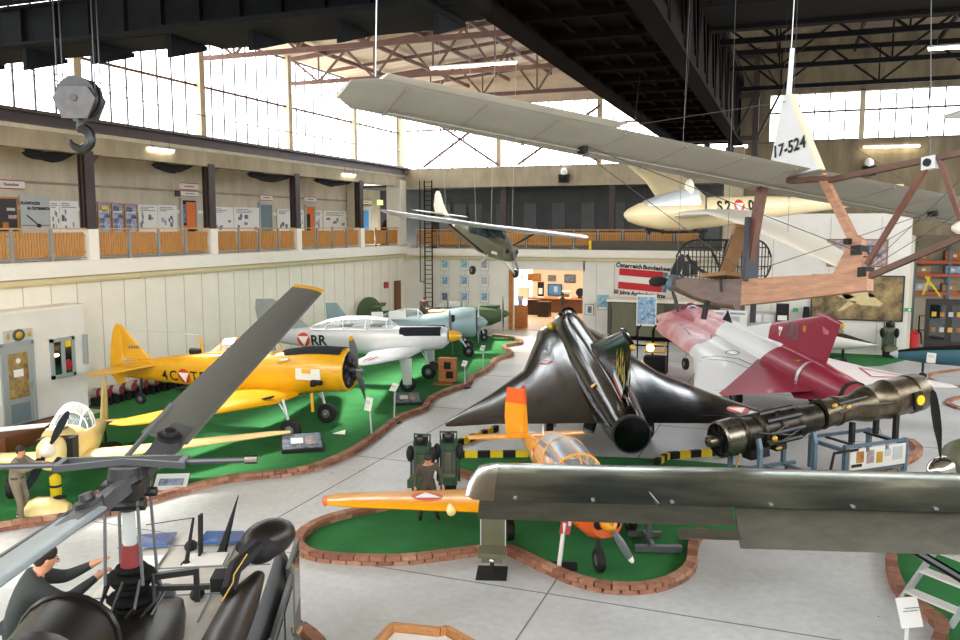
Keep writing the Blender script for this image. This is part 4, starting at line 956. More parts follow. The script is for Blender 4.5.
for x, hw, zt in CN: rg.append([(x, hw*math.cos(a), 2.42+max(.03, zt-2.42)*math.sin(a)) for a in [PI*k/10 for k in range(11)]])
b.grid(rg); b.build('canopy_glass', t6, 60)
b = MB().m('yellow_paint')
for x in (-1.15, -1.6, -2.05, -2.5, -3.0): b.tube([(x, .37*math.cos(PI*k/10), 2.42+.6*(1.0 if x > -2.6 else .86)*math.sin(PI*k/10)*(.9 if x > -1.3 else 1)) for k in range(11)], .022, 5)
for s_ in (-1, 1): b.tube([(-.9, s_*.34, 2.48), (-3.5, s_*.33, 2.48)], .025, 5)
b.m('white_paint').grid([[(x, hw*math.cos(a), 2.43+(zt-2.42)*math.sin(a)+.012) for a in [R_(40+100*k/8) for k in range(9)]] for x, hw, zt in CN[1:4]])
b.build('canopy_frame', t6)
b = MB().m('cabin_dark').box((-1.5, 0, 2.5), (.5, .4, .3)).box((-2.6, 0, 2.5), (.5, .4, .3)).tube([(-1.2, 0, 2.45), (-1.5, 0, 2.85)], .04, 6); b.build('cockpit_seat', t6)
b = MB().m('black_matt').lathe([(-.22, .02), (-.2, .11), (.2, .11), (.22, .02)], (-4.15, 0, 2.46), 'x', 14); b.build('loop_antenna_box', t6)
b = MB().m('yellow_paint').foil([((-3.85, 0, 2.4), (-4.0, 0, 2.4), .2, (0, 1, 0)), ((-3.95, 0, 3.05), (-4.0, 0, 3.05), .2, (0, 1, 0))]); b.build('antenna_mast', t6)
b = MB().m('cable_pale').tube([(-3.98, 0, 3.03), (-7.0, 0, 3.1)], .006, 4); b.build('antenna_wire', t6)
b = MB().m('dark_metal').tube([(-6.35, 0, 1.5), (-6.4, 0, .78)], .05, 6); b.build('tail_strut', t6); wheel(t6, (-6.4, 0, .72), .2, .12, 'tail_wheel')
b = MB().m('silver').tube([(-.8, -.5, 2.3), (-.55, -.72, 2.42), (-.3, -.72, 2.46)], .045, 6); b.build('handrail_lamp', t6)
for ch, x in [('4', -5.2), ('C', -4.83), ('T', -3.98), ('F', -3.66)]:
    decal(text_mesh(ch, .5, .008), side((x, -1.5, 1.63+(x+5.4)*.02)) @ Matrix.Diagonal((.95, 1, 1, 1)), fu, 'black_text', 'lettering', t6, (0, 1, 0))
roundel(side((-4.39, -1.5, 1.67)), .25, fu, t6, (0, 1, 0))
for k in range(5): decal([(-.04, -.05, 0), (.03, -.05, 0), (.04, .05, 0), (-.03, .05, 0)], side((-6.75+k*.1, -1.5, 2.5+k*.006)), fin, 'grey_text', 'tail_marking', t6, (0, 1, 0), cuts=0)
t = thing('jack_stand', 'black tripod jack under the rear fuselage of the yellow trainer', 'jack', t6.matrix_world @ V((0, 0, 0)))
t.location = (-14.41-4.75, 22.77-4.75*.08, 0)
b = MB().m('black_matt').tube([(0, 0, .35), (0, 0, 1.12)], .05, 8).box((0, 0, 1.15), (.3, .2, .08)); b.build('post', t)
b = MB().m('grey_metal')
for k in range(3): a = 2*PI*k/3+.5; b.tube([(0, 0, .5), (.4*math.cos(a), .4*math.sin(a), .02)], .03, 6)
b.build('tripod_legs', t)
# ---- 2 cream trainer with open cowling, facing the camera
o = _f0*20.2 + _r*-10.3
cr = thing('sport_plane', 'cream light aircraft with opened engine cowling facing left', 'airplane', (o.x, o.y, 0), (0, R_(-7), R_(-54.8)))
b = MB().m('cream_yellow'); b.fus([(.85, 1.25, .44, .5, .5, 2.6), (.4, 1.22, .5, .52, .55, 2.6), (-.3, 1.18, .52, .42, .6, 2.5), (-1.5, 1.15, .5, .42, .55, 2.4), (-2.6, 1.15, .36, .36, .42, 2.2), (-4.0, 1.2, .2, .24, .26, 2), (-5.0, 1.22, .09, .15, .17, 2), (-5.3, 1.22, .04, .1, .12, 2)], 22); b.build('fuselage', cr, 50)
b = MB().m('cream_yellow'); b.fus([(2.0, 1.3, .16, .16, .17), (1.92, 1.27, .27, .26, .42, 2.6), (1.6, 1.25, .3, .32, .48, 2.8), (1.5, 1.25, .3, .33, .48, 2.8)], 20); b.build('nose_cowl', cr, 50)
b = MB().m('black_matt').box((1.18, .03, 1.2), (.66, .78, .62)); b.m('dark_metal')
for k in range(4): b.lathe([(-.16, .12), (.2, .12)], (1.0+k*.14, 0, 1.3), 'z', 10)
b.build('engine', cr, 0)
b = MB().m('black_matt').lathe([(0, .1), (.04, .1)], (1.93, .2, 1.05), 'x', 14).lathe([(0, .1), (.04, .1)], (1.93, -.2, 1.05), 'x', 14); b.build('air_intake', cr)
b = MB().m('silver_paint').prism([(.2, -.38, 1.74), (.75, -.36, 1.72), (1.05, -2.1, 1.66), (.45, -2.2, 1.7)], (0, .02, .03)); b.build('cowl_door', cr, 0)
b = MB().m('cream_light').box((1.2, 0, 1.74), (.75, .26, .04)).m('green_dark').box((1.2, .18, 1.72), (.7, .06, .04)); b.build('cowl_strap', cr, 0)
blade_set(cr, (2.02, 0, 1.32), 2, .98, .2, 'anti_glare', a0=R_(-28), spin=(.28, .17, 'cream_light'))
b = MB().m('clear_glass'); rg = []
for x, hw, zt in [(.15, .42, 1.6), (-.15, .44, 2.0), (-.7, .46, 2.18), (-1.2, .42, 2.1), (-1.75, .3, 1.62)]: rg.append([(x, hw*math.cos(a), 1.52+max(.04, zt-1.52)*math.sin(a)) for a in [PI*k/12 for k in range(13)]])
b.grid(rg); b.build('canopy_glass', cr, 60)
b = MB().m('white_paint')
for row in rg[1:4]: b.tube(row, .02, 5)
for i in (3, 6, 9): b.tube([r[i] for r in rg], .018, 5)
for i in (0, 12): b.tube([r[i] for r in rg], .025, 5)
b.build('canopy_frame', cr)
b = MB().m('teal_cover').box((-1.35, 0, 1.55), (.6, .7, .2)).box((-.6, .2, 1.5), (.4, .35, .5)).box((-.6, -.2, 1.5), (.4, .35, .5)); b.build('cockpit_seat', cr, 0)
for s_ in (1, -1):
    b = MB().m('cream_yellow').foil([((.75, s_*.3, .85), (-1.0, s_*.3, .9), .15), ((.6, s_*1.2, .88), (-.95, s_*1.2, .93), .15), ((.25, s_*4.9, 1.12), (-.6, s_*4.9, 1.14), .12), ((.1, s_*5.45, 1.15), (-.4, s_*5.45, 1.16), .1)], 9); b.build('wing', cr, 50)
    b = MB().m('cream_yellow').foil([((-4.3, s_*.08, 1.3), (-5.1, s_*.08, 1.3), .09), ((-4.6, s_*1.55, 1.3), (-5.15, s_*1.55, 1.3), .08)]); b.build('tailplane', cr, 50)
    gear_leg(cr, (.45, s_*1.1, .9), (.55, s_*1.15, .3), .27, .16)
b = MB().m('cream_yellow').foil([((-4.3, 0, 1.4), (-5.1, 0, 1.35), .1, (0, 1, 0)), ((-4.75, 0, 2.5), (-5.15, 0, 2.5), .08, (0, 1, 0))]); b.build('tail_fin', cr, 50)
b = MB().m('cream_yellow').foil([((-5.12, 0, 1.15), (-5.6, 0, 1.25), .08, (0, 1, 0)), ((-5.14, 0, 1.9), (-5.62, 0, 1.9), .08, (0, 1, 0)), ((-5.16, 0, 2.5), (-5.4, 0, 2.48), .08, (0, 1, 0))]); b.build('rudder', cr, 50)
b = MB().m('dark_metal').tube([(-4.9, 0, 1.1), (-5.05, 0, .75)], .03, 6); b.build('tail_strut', cr); wheel(cr, (-5.05, 0, .72), .1, .06, 'tail_wheel')
# ---- 3 silver inline engined trainer
dr = thing('trainer_plane', 'silver trainer plane with yellow spinner and long glazed canopy behind the yellow one', 'airplane', (-14.85, 31.05, 0), (0, R_(-2), R_(8)))
b = MB().m('silver_paint'); b.fus([(1.86, 2.08, .28, .3, .3, 2), (1.6, 2.06, .38, .42, .5, 2.4), (.8, 2.06, .42, .44, .6, 2.6), (-.1, 2.05, .46, .46, .68, 2.5), (-1.2, 2.05, .48, .5, .74, 2.3), (-2.6, 2.08, .45, .52, .72, 2.2), (-4.2, 2.12, .32, .4, .52, 2), (-5.8, 2.15, .16, .24, .3, 2), (-6.7, 2.15, .05, .12, .15, 2)], 26); fdr = b.build('fuselage', dr, 50)
blade_set(dr, (1.98, 0, 2.08), 2, 1.1, .2, 'grey_metal', a0=R_(8), spin=(.46, .24, 'yellow_paint'))
b = MB().m('anti_glare')
for s_ in (-1, 1): b.box((.75, s_*.425, 2.27), (1.75, .04, .26)).box((.75, s_*.33, 2.43), (1.75, .12, .05), (s_*R_(-50), 0, 0))
b.build('exhaust_panel', dr, 0)
b = MB().m('clear_glass'); rg = []
for x, hw, zt in [(-.3, .36, 2.48), (-.7, .4, 2.82), (-1.6, .42, 2.93), (-2.6, .4, 2.93), (-3.4, .34, 2.8), (-4.1, .26, 2.56)]: rg.append([(x, hw*math.cos(a), 2.4+max(.05, zt-2.4)*math.sin(a)) for a in [PI*k/10 for k in range(11)]])
b.grid(rg); b.build('canopy_glass', dr, 60)
b = MB().m('silver_paint')
for row in rg[1:5]: b.tube(row, .025, 5)
b.tube([r[5] for r in rg], .03, 5)
for i in (0, 10): b.tube([r[i] for r in rg], .03, 5)
b.grid([[(x, y_, z_+.02) for (x, y_, z_) in r[3:8]] for r in rg[1:]]); b.build('canopy_frame', dr)
b = MB().m('cabin_dark').box((-1.2, 0, 2.35), (.5, .5, .5)).box((-2.5, 0, 2.35), (.5, .5, .5)); b.build('cockpit_seat', dr, 0)
decal(disc_pts(.1), side((-1.75, -1.5, 2.66)), bpy.data.objects[fdr.name], 'red_paint', 'badge', dr, (0, 1, 0))
decal(text_mesh('RR', .6, .02), side((-3.75, -1.5, 1.95)), fdr, 'black_text', 'lettering', dr, (0, 1, 0))
roundel(side((-4.45, -1.5, 2.0)), .3, fdr, dr, (0, 1, 0))
for s_ in (1, -1):
    b = MB().m('silver_paint').foil([((.75, s_*.3, 1.5), (-1.5, s_*.3, 1.5), .15), ((.65, s_*1.6, 1.45), (-1.2, s_*1.6, 1.48), .15), ((.25, s_*4.4, 1.62), (-.8, s_*4.4, 1.64), .12), ((0, s_*5.0, 1.66), (-.6, s_*5.0, 1.66), .1)], 9); w_ = b.build('wing', dr, 50)
    b = MB().m('red_paint').box((-.3, s_*3.7, 1.72), (.05, .9, .012)).box((-.1, s_*3.7, 1.72), (.05, .9, .012)); b.build('wing_stripe', w_, 0)
    gear_leg(dr, (.35, s_*1.5, 1.4), (.5, s_*1.5, .33), .33, .18)
    b = MB().m('silver_paint').foil([((.75, s_*1.66, 1.4), (.25, s_*1.66, 1.4), .1, (0, 1, 0)), ((.72, s_*1.68, .35), (.36, s_*1.68, .35), .1, (0, 1, 0))]); b.build('gear_door', dr)
    b = MB().m('silver_paint').foil([((-5.5, s_*.1, 2.3), (-6.6, s_*.1, 2.3), .09), ((-5.9, s_*1.8, 2.3), (-6.55, s_*1.8, 2.3), .08)]); b.build('tailplane', dr, 50)
b = MB().m('fin_grey').foil([((-4.2, 0, 2.4), (-6.6, 0, 2.3), .08, (0, 1, 0)), ((-5.2, 0, 3.35), (-6.75, 0, 3.35), .08, (0, 1, 0)), ((-5.9, 0, 3.75), (-6.7, 0, 3.75), .08, (0, 1, 0))]); b.build('tail_fin', dr, 50)
b = MB().m('dark_metal').tube([(-5.9, 0, 2.0), (-6.05, 0, .45)], .04, 6); b.build('tail_strut', dr); wheel(dr, (-6.05, 0, .4), .16, .1, 'tail_wheel')
# ---- 4 blue grey radial fighter
bl = thing('fighter_plane', 'blue grey radial engined fighter plane with pale spinner near the far corner', 'airplane', (-14.8, 40.4, 0), (0, 0, R_(22)))
b = MB().m('bluegrey'); b.fus([(-.5, 1.66, .62, .68, .68, 2), (-.62, 1.66, .74, .78, .78, 2), (-1.2, 1.66, .8, .8, .8, 2), (-2.0, 1.64, .74, .7, .78, 2), (-3.2, 1.55, .58, .52, .72, 2.1), (-4.6, 1.5, .48, .4, .6, 2.1), (-6.2, 1.5, .3, .32, .4, 2), (-8.0, 1.55, .1, .18, .2, 2), (-8.3, 1.55, .04, .1, .1, 2)], 26); b.build('fuselage', bl, 50)
b = MB().m('dark_metal').lathe([(-.52, .2), (-.47, .6), (-.46, .62)], (0, 0, 1.66), 'x', 24); b.build('cowl_opening', bl)
blade_set(bl, (-.38, 0, 1.66), 3, 1.2, .24, 'pale_blue', a0=R_(25), spin=(.5, .34, 'bluegrey'))
b = MB().m('anti_glare').box((-1.75, -.735, 1.85), (.3, .03, .55)); b.build('exhaust_panel', bl, 0)
b = MB().m('clear_glass'); rg = []
for x, hw, zt in [(-3.2, .3, 2.02), (-3.5, .33, 2.35), (-4.2, .33, 2.38), (-5.0, .28, 2.2), (-5.6, .2, 1.92)]: rg.append([(x, hw*math.cos(a), 1.86+max(.04, zt-1.86)*math.sin(a)) for a in [PI*k/10 for k in range(11)]])
b.grid(rg); b.build('canopy_glass', bl, 60)
b = MB().m('pale_blue')
for row in rg[1:4]: b.tube(row, .03, 5)
for i in (0, 5, 10): b.tube([r[i] for r in rg], .03, 5)
b.build('canopy_frame', bl)
b = MB().m('white_paint').box((-4.55, -.34, 2.1), (.85, .04, .42)).box((-5.6, -.3, 2.05), (.6, .04, .4)); b.build('sliding_hood', bl, 0)
for s_ in (1, -1):
    b = MB().m('bluegrey').foil([((-1.2, s_*.4, 1.15), (-3.4, s_*.4, 1.2), .15), ((-1.35, s_*1.5, 1.15), (-3.3, s_*1.5, 1.2), .15), ((-1.9, s_*4.6, 1.4), (-3.0, s_*4.6, 1.42), .11), ((-2.2, s_*5.0, 1.43), (-2.8, s_*5.0, 1.44), .1)], 9); b.build('wing', bl, 50)
    gear_leg(bl, (-1.4, s_*1.25, 1.15), (-.9, s_*1.1, .3), .29, .18)
    b = MB().m('bluegrey').foil([((-7.2, s_*.1, 1.65), (-8.1, s_*.1, 1.65), .09), ((-7.5, s_*1.7, 1.65), (-8.1, s_*1.7, 1.65), .08)]); b.build('tailplane', bl, 50)
b = MB().m('bluegrey').foil([((-7.0, 0, 1.7), (-8.2, 0, 1.6), .08, (0, 1, 0)), ((-7.7, 0, 2.7), (-8.3, 0, 2.7), .08, (0, 1, 0))]); b.build('tail_fin', bl, 50)
b = MB().m('dark_metal').tube([(-7.4, 0, 1.5), (-7.6, 0, .2)], .04, 6); b.build('tail_strut', bl); wheel(bl, (-7.6, 0, .16), .16, .1, 'tail_wheel')
# ---- 5 dark green plane
gp = _f0*49 + _r*1.59
gr = thing('fighter_plane', 'dark green inline engined plane behind the blue grey fighter', 'airplane', (gp.x, gp.y, 0), (0, 0, R_(20.5)))
b = MB().m('green_dark'); b.fus([(-.32, 1.45, .3, .3, .4, 2.2), (-.9, 1.42, .42, .44, .62, 2.3), (-2.4, 1.4, .48, .55, .68, 2.2), (-3.6, 1.4, .46, .5, .62, 2.2), (-5.5, 1.42, .34, .36, .45, 2), (-7.6, 1.45, .14, .2, .24, 2), (-8.6, 1.48, .04, .1, .1, 2)], 22); b.build('fuselage', gr, 50)
blade_set(gr, (-.22, 0, 1.48), 2, 1.08, .2, 'steel_brown', a0=R_(-18), spin=(.42, .24, 'green_dark'))
b = MB().m('green_dark').fus([(-.4, 1.9, .1, .12, .1), (-1.0, 1.9, .16, .14, .1), (-1.6, 1.95, .05, .04, .04)], 10); b.build('air_scoop', gr)
b = MB().m('clear_glass'); b.ell((-3.2, 0, 1.9), (.9, .34, .36), 14, 8); b.build('canopy_glass', gr, 60)
b = MB().m('green_dark').tube([(-2.7, .36*math.cos(PI*k/8), 1.85+.42*math.sin(PI*k/8)) for k in range(9)], .03, 5).tube([(-3.5, .36*math.cos(PI*k/8), 1.85+.42*math.sin(PI*k/8)) for k in range(9)], .03, 5); b.build('canopy_frame', gr)
for s_ in (1, -1):
    b = MB().m('green_dark').foil([((-1.3, s_*.4, 1.05), (-3.1, s_*.4, 1.08), .14), ((-1.7, s_*4.2, 1.28), (-2.7, s_*4.2, 1.3), .11), ((-1.95, s_*4.6, 1.3), (-2.5, s_*4.6, 1.31), .1)], 9); b.build('wing', gr, 50)
    gear_leg(gr, (-1.5, s_*1.1, 1.0), (-1.35, s_*1.1, .23), .22, .14)
    b = MB().m('green_dark').foil([((-7.2, s_*.1, 1.98), (-8.0, s_*.1, 1.98), .09), ((-7.3, s_*1.6, 1.98), (-7.9, s_*1.6, 1.98), .08)]); b.build('tailplane', gr, 50)
b = MB().m('green_dark'); zz = []
for k in range(9):
    a = PI*k/16; zz.append(((-7.35-.72*(1-math.cos(a)), 0, 1.3+1.18*math.sin(a)), (-8.95+.75*(1-math.cos(a)), 0, 1.3+1.18*math.sin(a)), .07, (0, 1, 0)))
b.foil(zz); b.build('tail_fin', gr, 50)
b = MB().m('olive').bar((-7.62, -.07, 1.5), (-7.75, -.07, 2.3), .05, .03); b.build('rudder_hinge', gr, 0)
b = MB().m('dark_metal').tube([(-7.6, 0, 1.3), (-7.8, 0, .2)], .04, 6); b.build('tail_strut', gr); wheel(gr, (-7.8, 0, .15), .15, .1, 'tail_wheel')
# ---- 6 hanging high wing liaison plane
l9 = thing('liaison_plane', 'olive high wing liaison plane hanging on cables before the far gallery', 'airplane', (-13.08, 36.37, 6.58), (R_(-5.8), R_(8.7), R_(-37.5)))
b = MB().m('olive'); b.fus([(2.05, -.82, .22, .2, .3, 2.4), (1.95, -.82, .38, .3, .42, 2.6), (1.2, -.8, .42, .36, .5, 2.6), (.65, -.72, .45, .42, .6, 2.6), (-.3, -.6, .45, .56, .66, 2.8), (-1.3, -.55, .38, .48, .58, 2.4), (-2.6, -.42, .25, .34, .44, 2.2), (-4.2, -.22, .13, .2, .26, 2), (-5.2, -.1, .05, .1, .14, 2)], 20); fl = b.build('fuselage', l9, 50)
b = MB().m('black_matt').lathe([(0, .11), (.03, .1)], (2.02, .24, -.78), 'x', 12).lathe([(0, .11), (.03, .1)], (2.02, -.24, -.78), 'x', 12); b.build('cooling_intake', l9)
blade_set(l9, (2.12, 0, -.85), 2, .98, .18, 'grey_metal', a0=R_(32), spin=(.14, .09, 'grey_metal'))
b = MB().m('tinted_glass').prism([(.75, 0, -.3), (.2, 0, .02), (-.9, 0, .0), (-1.5, 0, -.12), (-1.2, 0, -.42), (.6, 0, -.42)], (0, .001, 0))
for s_ in (-1, 1): b.prism([(.72, s_*.44, -.32), (.25, s_*.44, -.02), (-.9, s_*.44, -.02), (-1.35, s_*.38, -.15), (-1.1, s_*.42, -.45), (.6, s_*.455, -.45)], (0, s_*.02, 0))
b.prism([(.85, -.36, -.4), (.85, .36, -.4), (.3, .36, -.02), (.3, -.36, -.02)], (.02, 0, .02)); b.build('cabin_glass', l9, 0)
b = MB().m('silver').foil([((.55, 5.45, .12), (-.75, 5.45, .12), .12), ((.75, 5.1, .1), (-.8, 5.1, .1), .12), ((.8, 0, .02), (-.8, 0, .02), .14), ((.75, -5.1, .1), (-.8, -5.1, .1), .12), ((.55, -5.45, .12), (-.75, -5.45, .12), .12)]); b.build('wing', l9, 50)
for s_ in (1, -1):
    b = MB().m('dark_metal').tube([(.35, s_*.42, -1.15), (.2, s_*2.4, -.02)], .045, 6); b.build('wing_strut', l9)
    b = MB().m('silver_paint').tube([(.7, s_*.35, -1.2), (.95, s_*1.12, -1.9)], .045, 6); b.build('landing_gear_leg', l9); wheel(l9, (.95, s_*1.2, -1.92), .2, .14, 'main_wheel')
    b = MB().m('silver').foil([((-4.3, s_*.06, -.02), (-5.2, s_*.06, -.02), .08), ((-4.5, s_*1.5, -.02), (-5.15, s_*1.5, -.02), .07)]); b.build('tailplane', l9, 50)
b = MB().m('cream_light').foil([((-3.9, 0, -.02), (-5.3, 0, -.1), .07, (0, 1, 0)), ((-4.6, 0, .5), (-5.6, 0, .3), .07, (0, 1, 0)), ((-5.05, 0, .95), (-5.65, 0, .85), .07, (0, 1, 0)), ((-5.25, 0, 1.08), (-5.55, 0, 1.04), .06, (0, 1, 0))]); b.build('tail_fin', l9, 50)
roundel(side((-2.9, -1.2, -.38)), .2, fl, l9, (0, 1, 0))
b = MB().m('paper').box((1.3, -.43, -1.0), (.45, .02, .12)); b.build('nose_marking', l9, 0)
def hang(parent_thing, pts, lab, r=.012, name='suspension_cable'):
    b = MB().m('cable' if r < .006 else 'cable_pale')
    for a, c in pts: b.tube([a, c], r, 5)
    return tag(b.build(name), lab, 'cable')
def loc2w(t, p): return Matrix.LocRotScale(t.location, t.rotation_euler, t.scale) @ V(p)
q = [loc2w(l9, p) for p in [(.3, 1.0, .1), (.3, -1.0, .1), (-.6, .4, .1), (-4.3, 0, .2)]]
for i, p in enumerate(q):
    hang(l9, [(p, (p.x*.97-.6*(i % 2), p.y-.5, 15.6+(p.x+24)*.04))], ['pale cable holding the near wing of the liaison plane', 'pale cable holding the far wing of the liaison plane', 'pale cable behind the cabin of the liaison plane', 'pale cable holding the tail of the liaison plane'][i], .008)
# ---- 7 hanging cream gull wing glider
s2 = thing('gull_wing_glider', 'cream gull wing glider with S2 04 lettering hanging behind the primary glider', 'glider', (-2.31, 21.29, 7.07), (R_(-12.6), R_(1.8), R_(-152.5)))
b = MB().m('cream_glider'); b.fus([(1.76, -.12, .05, .05, .05), (1.66, -.12, .15, .14, .17), (1.4, -.12, .25, .27, .28), (.9, -.13, .33, .36, .38), (.2, -.13, .36, .36, .42), (-.7, -.1, .32, .36, .38), (-1.7, -.05, .24, .3, .29), (-3.2, 0, .14, .18, .19), (-4.6, .05, .07, .1, .11), (-5.2, .07, .03, .06, .07)], 24); f2 = b.build('fuselage', s2, 50)
b = MB().m('tinted_glass').m('silver_paint'); rg = []
for x, hw, zt in [(1.25, .22, .2), (.9, .27, .34), (.4, .28, .45), (-.05, .26, .5), (-.1, .24, .3)]: rg.append([(x, hw*math.cos(a), .12+max(.04, zt-.12)*math.sin(a)) for a in [PI*k/10 for k in range(11)]])
b.grid(rg); b.build('canopy_cover', s2, 60)
b = MB().m('cream_light').ell((.15, 0, .5), (.1, .2, .22)); b.build('headrest', s2)
for s_ in (1, -1):
    b = MB().m('cream_light' if s_ > 0 else 'cream_glider')
    b.foil([((.62, s_*.25, -.14), (-.75, s_*.25, -.10), .14), ((.6, s_*1.1, .08), (-.7, s_*1.1, .10), .13), ((.56, s_*2.2, .32), (-.62, s_*2.2, .34), .12), ((.5, s_*4.2, .47), (-.5, s_*4.2, .48), .12), ((.4, s_*6.2, .46), (-.32, s_*6.2, .47), .11), ((.22, s_*7.7, .43), (-.12, s_*7.7, .44), .1)], 10); w_ = b.build('wing', s2, 50)
    b = MB().m('cream_glider').foil([((-4.4, s_*.05, .12), (-5.1, s_*.05, .12), .09), ((-4.6, s_*1.5, .12), (-5.0, s_*1.5, .12), .08)]); b.build('tailplane', s2, 50)
b = MB().m('cream_glider').foil([((-4.6, 0, 0), (-5.6, 0, 0), .08, (0, 1, 0)), ((-4.9, 0, .3), (-5.6, 0, .3), .08, (0, 1, 0)), ((-5.1, 0, .45), (-5.5, 0, .45), .08, (0, 1, 0))]); b.build('tail_fin', s2, 50)
b = MB().m('black_matt').tube([(1.2, 0, -.5), (.6, 0, -.6), (-.4, 0, -.6)], .035, 6)
for x in (1.1, .75, .2, -.1): b.ell((x, 0, -.58), (.05, .05, .06))
b.build('landing_skid', s2)
b = MB().m('steel_brown').tube([(-.15, .36, .4), (-.18, .38, -.1)], .02, 5); b.build('strap', s2)
for ch, x in [('S', -.66), ('2', -.87), ('0', -1.48), ('4', -1.7)]:
    decal(text_mesh(ch, .3, .012), side((x+.1, 1.2, .07), s_=1), f2, 'black_text', 'lettering', s2, (0, -1, 0))
roundel(side((-1.07, 1.2, .07), s_=1), .14, f2, s2, (0, -1, 0))
for i, p in enumerate([(.4, .0, .5), (-2.2, 0, .2), (.1, 5, .55), (.1, -5, .55)]):
    p = loc2w(s2, p); hang(s2, [(p, (p.x*.9, p.y+.8, 15.6))], ['thin cable holding the glider cockpit', 'thin cable holding the glider tail boom', 'thin cable holding the near glider wing', 'thin cable holding the far glider wing'][i], .004)
# ---- 8 primary glider in front
sg = thing('primary_glider', 'open wooden primary glider with fabric wing hanging in the foreground', 'glider', (-.77, 11.39, 7.06), (R_(6.7), R_(6.6), R_(135.7)))
b = MB().m('fabric_grey')
def sgw(y): return ((-.30-.055*max(0, y) - (.05 if abs(y) > 4.9 else 0), y, 0), (-1.36-.02*abs(y), y, .05), .12)
b.foil([((-.8, 5.48, .03), (-1.3, 5.48, .05), .1)] + [sgw(y) for y in (5.3, 5.0, 4, 3, 2, 1, 0, -1, -2, -3, -4, -5, -5.2)], 9); wg_ = b.build('wing', sg, 50)
b = MB().m('rib_line')
for k in range(-6, 7):
    y = k*.8+.2; le, te, _ = sgw(y); b.bar((le[0]-.1, y, -.053), (te[0]+.05, y, .03), .02, .012)
b.bar((sgw(5)[0][0]-.25, 5, -.062), (-.55, -5, -.062), .02, .012); b.build('rib_tapes', wg_, 0)
b = MB().m('fabric_wing').foil([((-1.2, 5.25, .075), (-1.62, 5.25, .06), .08), ((-1.2, 2.75, .075), (-1.6, 2.75, .06), .08)]); b.build('aileron', sg, 50)
b = MB().m('wood_keel').prism([(-2.2, -.05, -1.2), (-.33, -.05, -1.17), (-.33, -.05, -1.5), (-.8, -.05, -1.48), (-2.2, -.05, -1.40)], (0, .1, 0)); kl = b.build('keel', sg, 0)
b = MB().m('wood_keel_grey').prism([(-.33, -.052, -1.17), (.25, -.052, -1.14), (.8, -.052, -1.08), (.98, -.052, -1.12), (.95, -.052, -1.2), (.55, -.052, -1.36), (.1, -.052, -1.46), (-.33, -.052, -1.5)], (0, .104, 0)); b.build('keel_nose', sg, 0)
b = MB().m('wood_keel').prism([(-2.12, -.04, -1.3), (-1.72, -.04, -1.22), (-2.0, -.04, -.78), (-2.1, -.04, -.85)], (0, .08, 0)); b.build('rear_gusset', sg, 0)
b = MB().m('wood_dark').bar((-.33, 0, -1.3), (-.57, 0, -.02), .09, .11); b.build('front_mast', sg, 0)
b = MB().m('wood_keel').bar((-2.1, 0, -1.05), (-1.5, 0, -.05), .07, .09); b.build('rear_mast', sg, 0)
b = MB().m('wood_boom').bar((-1.0, 0, -.03), (-1.6, 0, -.1), .09, .06).bar((-1.5, 0, -.12), (-5.2, 0, -.12), .05, .06); b.build('upper_boom', sg, 0)
b = MB().m('wood_boom').bar((-2.15, 0, -1.26), (-5.2, 0, -.32), .05, .06); b.build('lower_boom', sg, 0)
b = MB().m('wood_dark').bar((-2.15, 0, -1.12), (-2.85, 0, -.14), .045, .05).bar((-2.95, 0, -.14), (-3.25, 0, -.92), .04, .045).bar((-3.3, 0, -.9), (-4.2, 0, -.14), .04, .045); b.build('boom_strut', sg, 0)
b = MB().m('paper_grey').box((-2.85, .0, -.16), (.15, .07, .13)); b.m('black_matt').lathe([(-.06, .04), (.06, .04)], (-2.85, 0, -.16), 'y', 10); b.build('boom_joint', sg, 0)
b = MB().m('cream_light').ell((-3.5, 0, -.85), (.4, .16, .1)); b.build('tail_cover', sg)
b = MB().m('ply').prism([(.06, -.11, -1.12), (-.2, -.11, -.5), (-.23, -.11, -.46), (-.25, -.11, -.5), (.0, -.11, -1.12)], (0, .22, 0)).box((.05, 0, -1.1), (.5, .42, .05)); b.build('seat', sg, 0)
b = MB().m('strap_blue')
for s_ in (-.16, .16): b.bar((-.2, s_*.6, -.6), (.02, s_*.7, -1.05), .04, .015).bar((.02, s_*.7, -1.05), (.0, s_*.5, -1.32), .04, .015)
b.bar((-.42, 0, -.4), (-.42, 0, -1.2), .2, .06); b.build('harness', sg, 0)
b = MB().m('black_matt').tube([(.2, .12, -1.1), (.5, .16, -.95), (.62, .16, -.8)], .025, 5).tube([(.05, -.02, -1.15), (.35, 0, -.7)], .018, 5); b.build('control_stick', sg)
for x in (-.2, .9):
    b = MB().m('black_matt').tube([(x-.3, 0, -1.48), (x-.3, 0, -1.72)], .035, 8) if x < 0 else MB().m('black_matt').tube([(.35, 0, -1.4), (.42, 0, -1.66)], .04, 8)
    b.build('skid_post', sg)
b = MB().m('black_matt').box((-2.05, 0, -.96), (.12, .14, .1)).box((-2.14, 0, -1.2), (.1, .14, .1)).box((-1.95, 0, -.86), (.06, .2, .06)); b.build('metal_fitting', sg, 0)
b = MB().m('fin_fabric').prism([(-.68, -.045, .02), (-1.48, -.045, .02), (-.98, -.03, 1.02), (-.9, -.03, 1.02)], (0, .08, 0)); tri = b.build('cabane_fin', sg, 0)
b = MB().m('edge_cream').bar((-1.49, 0, .02), (-.97, 0, 1.03), .095, .025); b.build('fin_edge', sg, 0)
for s_ in (1, -1):
    m_ = frame((-1.03, s_*.055, .36), (-s_, 0, 0) if s_ > 0 else (1, 0, 0), (0, 0, 1)) if s_ > 0 else side((-1.02, -.055, .37))
    lettering('17-524', .205, m_ @ Matrix.Rotation(R_(4), 4, 'Z'), 'black_text', sg, .004, .003, squash=.9)
b = MB().m('cable')
